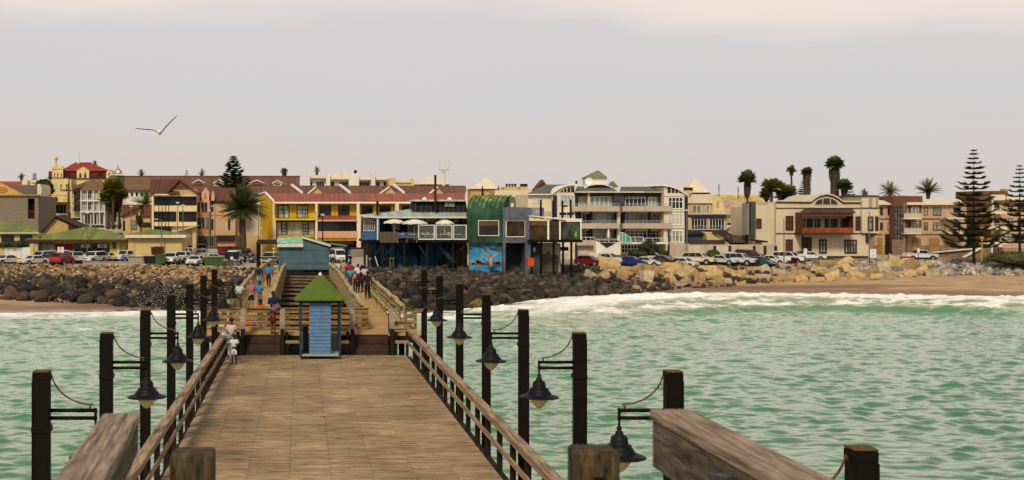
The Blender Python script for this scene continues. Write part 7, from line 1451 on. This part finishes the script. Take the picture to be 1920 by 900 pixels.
fan_palm(533,322,360,340,8,'thin distant palm with dead skirt above the brown roofs',.4,5,seed=50)
fan_palm(1401,337,430,205,19,'tall fan palm with brown skirt left of the heritage house',.16,3.2,seed=51,n=110)
fan_palm(1484,319,375,260,10,'slender fan palm behind the heritage house, left of two',.2,1.2,seed=52)
fan_palm(1513,323,375,255,12,'fan palm with thick shaggy trunk above the small conifer',.6,5,seed=53,n=80)
fan_palm(1565,310,385,240,18,'thick fan palm rising above the arched gable',.75,6,seed=54,n=130)
fan_palm(1583,350,385,236,16,'low dark fan palm beside the thick one',.3,2,seed=55,n=130)
for i, (px, c, rp, lb) in enumerate(((1446,350,16,'left fan palm of the green clump'),(1461,355,14,'middle fan palm of the green clump'),(1479,361,14,'right fan palm of the green clump'),(1437,366,12,'low front fan palm of the green clump'),(1468,367,13,'low middle fan palm of the green clump'))): fan_palm(px, c, 400, 225+i, rp*1.25, lb, .3, 1.0, leafb, seed=60+i, n=85)
norfolk(1508,340,380,258,16,'small dark conifer between the palms behind the heritage house',seed=5,tiers=10,dense=2.4,y0f=.05)
norfolk(1592,346,390,246,14,'small dark conifer right of the thick fan palm',seed=6,tiers=9,dense=2.2,y0f=.05)
norfolk(65,325,345,350,5,'tiny distant conifer behind the red roof',seed=7,tiers=8,dense=2)
norfolk(350,319,336,330,6,'thin distant conifer above the long roof',seed=8,tiers=5,dense=.6)
norfolk(1826,279,497,172,60,'tall norfolk pine with tiered branches standing before the brown flats',seed=9,tiers=19,dense=1.75,y0f=.17)
norfolk(1912,309,474,196,44,'second norfolk pine at the right edge of the picture',seed=10,tiers=17,dense=1.75,y0f=.13)
bush(82,338,372,300,34,'dense dark tree left of the hotel',1,2600,sz=.45,cat='tree',name='broadleaf_tree')
bush(62,340,360,310,20,'smaller dark tree beside the dense one',2,1200,sz=.4,cat='tree',name='broadleaf_tree')
bush(1216,452,481,176,36,'dark round bush before the apartment terrace',3,1500); bush(1196,470,482,175,34,'low green hedge left of the dark bush',4,900); bush(1240,470,482,177,26,'low hedge right of the dark bush',14,700)
bush(1337,469,483,180,26,'bright green bush before the garden wall',5,800,mat=M('bright bush leaves', (.03,.06,.008), .8, .4, .6, island=.5, col2=(.07,.11,.02)))
bush(262,405,425,214,12,'small round tree before the small brown-roofed house',6,500); bush(275,417,428,212,26,'low hedge before the small brown-roofed house',7,600,trunk=False)
bush(445,463,478,196,52,'low planting at the foot of the date palm',8,900,trunk=False); bush(25,452,466,172,60,'long dark hedge before the far left green roof',9,1600,trunk=False)
bush(1490,482,488,178,28,'low green verge hedge before the heritage house',10,400,trunk=False,sz=.08); bush(1545,484,491,176,42,'low grassy verge before the arched house',11,500,trunk=False,sz=.08)
heath = M('heath leaves', (.06,.055,.02), .9, .35, .4, island=.35, col2=(.13,.12,.055))
bush(1905,472,498,168,110,'broad low mound of grey-green shrubs at the right edge',12,7000,heath,trunk=False,sz=.13)
# ================= street things =================
def pole(px, pyt, pyb, Y, label, kind='grey', arm=0, cat='street lamp', name='street_lamp', group='street lamps along the sea front'):
    X = wx(px, Y); z0 = wz(pyb, Y); h = wz(pyt, Y)-z0; r = empty(name, (X, Y, z0), label, cat, group)
    mt = {'grey': M('galvanised pole', (.16,.15,.14), .6, .15), 'yellow': M('yellow pole paint', (.42,.33,.03), .6, .2), 'black': black}[kind]
    m = MB(); m.tube([(0,0,0),(0,0,h)], [.09, .06] if kind != 'yellow' else [.11,.10], 8)
    if arm: m.tube([(0,0,h),(arm*.35,0,h+.15),(arm,0,h+.12)], .04, 6)
    m.build('shaft', mt, r)
    m = MB()
    if kind == 'yellow': m.ball((0,0,h+.12), (.26,.26,.2), 10, 8)
    else: m.box(arm-.25, arm+.25, -.12, .12, h+.08 if arm else h, h+.2)
    m.build('lantern', M('lamp lens '+kind, (.62,.50,.10) if kind == 'yellow' else (.55,.52,.45), .4, .1), r)
    if kind == 'yellow': m = MB(); m.lathe([(.001,.36),(.2,.3),(.3,.2),(.001,.2)], (0,0,h), 10); m.build('hood', mt, r)
for a in ((1470,413,497,165,'grey lamp pole in front of the white house','grey',-.5),(1630,398,492,170,'grey lamp pole at the right corner of the arched house','grey',.2),(1288,395,480,180,'thin grey pole right of the apartments','grey',0),
          (164,400,468,176,'tall thin pole before the long green roof','grey',0),(303,413,475,174,'curved lamp pole beside the small green-roofed building','grey',-.8),(333,381,470,195,'grey lamp pole with round head before the tan building','grey',0),(343,386,470,196,'thin pole right of the round-headed lamp','grey',0),
          (392,396,478,190,'thin pole before the peach building, left','grey',0),(403,388,470,192,'thin pole before the peach building, right','grey',-.4),(485,383,470,180,'tall pale pole at the left end of the yellow apartments','grey',0),(246,388,440,205,'thin pole before the small brown-roofed house','grey',0),
          (605,404,452,160,'dark lamp pole behind the blue-green hut','black',0)):
    pole(*a)
for a in ((1656,440,492,168,'yellow lamp post on the right roadside'),(1841,448,491,170,'yellow lamp post beside the norfolk pine'),(491,431,500,150,'yellow lamp post at the left walkway entrance')):
    pole(*a, 'yellow', group='yellow lamp posts')
# old timber utility pole and flagpole
r = empty('utility_pole', (wx(128.5,190), 190, wz(440,190)), 'old grey timber utility pole rising behind the green roof', 'utility pole'); h = wz(344,190)-wz(440,190)
m = MB(); m.tube([(0,0,0),(0,0,h)], [.22,.16], 8); m.build('shaft', postwood, r); m = MB(); m.box(-1.0,1.0,-.08,.08,h-1.2,h-1.0); m.build('crossarm', postwood, r)
for px, pyt, Y, lb in ((1348,345,262,'thin mast on the church roof, left'),(1384,350,262,'thin mast on the church roof, right')):
    r = empty('mast', (wx(px,Y), Y, wz(372,Y)), lb, 'mast'); m = MB(); hh = wz(pyt,Y)-wz(372,Y); m.tube([(0,0,0),(0,0,hh)], .08, 6); m.build('shaft', black, r); m = MB(); m.box(-.3,.3,-.03,.03,hh*.7,hh*.7+.08); m.build('crossarm', black, r)
# lattice light mast
Y = 235; r = empty('light_mast', (wx(832,Y), Y, wz(372,Y)), 'white floodlight mast with basket of lamps above the restaurant roof', 'mast'); hh = wz(318,Y)-wz(372,Y)
wm = M('mast white', (.66,.64,.60), .6, .05); m = MB(); m.tube([(0,0,-8),(0,0,hh)], [.4,.3], 8); m.build('shaft', wm, r)
m = MB()
for z in (hh, hh+1.7): m.tube([(1.05*math.cos(a), 1.05*math.sin(a), z) for a in [i*math.pi/6 for i in range(13)]], .035, 5, False)
for i in range(8): a = i*math.pi/4; m.tube([(.3*math.cos(a),.3*math.sin(a),hh-.6),(1.05*math.cos(a),1.05*math.sin(a),hh),(1.05*math.cos(a),1.05*math.sin(a),hh+1.7)], .03, 5)
m.build('basket', wm, r)
for i in range(6): a = i*math.pi/3; t = MB(); t.box(-.16,.16,-.1,.1,0,.35); o = t.build('lamp', wm, r); o.location = (1.15*math.cos(a),1.15*math.sin(a),hh+.5)
# signs
def board(px0, px1, py0, py1, pyb, Y, label, two=False, col=(.68,.68,.68), marks=True):
    X = wx((px0+px1)/2, Y); r = empty('sign_board', (X, Y, wz(pyb, Y)), label, 'sign', 'sign boards along the sea front'); k = Y/F; w = (px1-px0)*k/2; z0 = (pyb-py1)*k; z1 = (pyb-py0)*k
    for q in ((-w*.95, w*.95) if two else (0,)): m = MB(); m.tube([(q,.05,0),(q,.05,z1)], .05, 6); m.build('post', black, r)
    m = MB(); m.box(-w, w, -.03, .02, z0, z1); b = m.build('panel', M('sign white', (.68,.68,.68), .5, .05), r)
    if marks:
        m = MB(); nx = 3 if w > .6 else 1
        for i in range(nx):
            for j in range(2): cx = -w+(i+.5)*2*w/nx; cz = z0+(j+.5)*(z1-z0)/2; m.box(cx-w/nx*.5, cx+w/nx*.5, -.036, -.031, cz-(z1-z0)*.12, cz+(z1-z0)*.12)
        m.build('pictogram', M('sign print', (.12,.13,.3), .6, .2), b)
board(1631,1643,467,483,491,165,'white notice board with small dark pictograms on two posts',True)
board(1507,1513,466,480,498,160,'narrow white sign on a pole before the heritage house')
board(108,113,463,478,497,163,'tall narrow white sign, left of two in the left car park'); board(114.5,119.5,463,478,497,163,'tall narrow white sign, right of two in the left car park')
board(1720,1724,466,474,490,172,'narrow sign on a pole beside the white pickup',marks=False); board(1872,1879,457,463,482,185,'small pale sign on two dark posts at the right',True,marks=False)
# drums, bins, barriers
for px, lb in ((33,'left'),(53,'middle'),(65,'right')):
    Y = 163.5; X = wx(px, Y); r = empty('drum', (X, Y, gz(X,Y)), 'blue and yellow painted drum, %s of three' % lb, 'drum', 'blue and yellow drums')
    m = MB(); m.lathe([(.001,0),(.31,0),(.31,.44)], n=14); m.build('lower_half', M('drum blue', (.04,.12,.17), .6, .3), r, True); m = MB(); m.lathe([(.31,.44),(.325,.46),(.31,.48),(.31,.9),(.001,.9)], n=14); m.build('upper_half', M('drum yellow', (.48,.30,.02), .6, .3), r, True)
def skip(px0, px1, py0, py1, Y, mat, label, name, cat, lid=None):
    X0, X1 = wx(px0,Y), wx(px1,Y); z0, z1 = wz(py1,Y), wz(py0,Y); w = (X1-X0)/2; r = empty(name, ((X0+X1)/2, Y, z0), label, cat); h = z1-z0
    m = MB(); m.hexa([(-w*.94,-.5,0),(w*.94,-.5,0),(w*.94,.5,0),(-w*.94,.5,0),(-w,-.55,h*.9),(w,-.55,h*.9),(w,.55,h*.9),(-w,.55,h*.9)])
    for q in (-.5, 0, .5): m.box(w*q-.03, w*q+.03, -.59, -.54, h*.1, h*.8)
    m.build('body', mat, r, bevel=.02); m = MB(); m.box(-w*1.03, w*1.03, -.6, .6, h*.9+.003, h); m.build('lid', lid or mat, r, bevel=.02)
grn = M('green enamel', (.05,.10,.035), .6, .2, streak=.4)
skip(292,310,477,494,162,grn,'green bin beside the white pickup in the left car park','green_bin','bin'); skip(383,420,480,497,162,grn,'long green container with pale rim','green_container','container',conc); skip(403,422,489,498,160.5,grn,'small green box before the long container','green_box','box')
skip(241,268,481,494,161,conc,'concrete box with dark lid on the shore wall','concrete_bin','bin',M('slate lid', (.07,.075,.085), .6)); skip(270,292,480,494,162.5,trimm,'low black bin beside the concrete box','black_bin','bin'); skip(417,446,488,498,161.5,conc,'low concrete block beside the long green container','concrete_block','block')
skip(284,305,463,478,164,M('brown box paint', (.07,.02,.015), .7),'small brown kiosk box before the green-roofed building','brown_box','box')
skip(421,432,472,486,160,trimm,'black wheeled bin, left of two','wheeled_bin','bin'); skip(437,448,472,486,160,trimm,'black wheeled bin, right of two','wheeled_bin','bin')
skip(988,1000,484,499,146,M('orange plastic', (.62,.09,.01), .5, .1),'bright orange bin beside the blue-grey restaurant wall','orange_bin','bin')
skip(1233,1243,485,496,160,grn,'dark green litter bin beside the maroon sedan','litter_bin','bin'); skip(1486,1493,483,494,160,M('maroon bin', (.05,.01,.02), .6),'maroon litter bin beside the white off-road car','litter_bin','bin')
redp = M('red barrier paint', (.30,.02,.015), .6, .25)
for a, b, lb in ((1666,1677,'left'),(1688,1711,'right, wider')):
    Y = 170; k = Y/F; X = wx((a+b)/2, Y); w = (b-a)*k/2; r = empty('road_barrier', (X, Y, wz(490,Y)), 'red plastic road barrier, '+lb+' of two', 'barrier', 'red road barriers')
    m = MB(); m.prism([(-.3,0),(.3,0),(.12,.7),(-.12,.7)], 0, -w, w); m.build('body', redp, r, bevel=.03); m = MB(); m.box(-w*.8, w*.8, -.3, -.14, .28, .42); m.build('stripe', white, r)
r = empty('shore_wall', (wx(213,160.5), 160.5, gz(wx(213,160.5),160.5)), 'low concrete wall along the top of the left rocks', 'wall'); m = MB(); m.box(-4.1,4.1,-.2,.2,0,.5); m.build('wall', conc, r, bevel=.03); m = MB(); m.box(-4.15,4.15,-.25,.25,.503,.6); m.build('coping', conc, r)
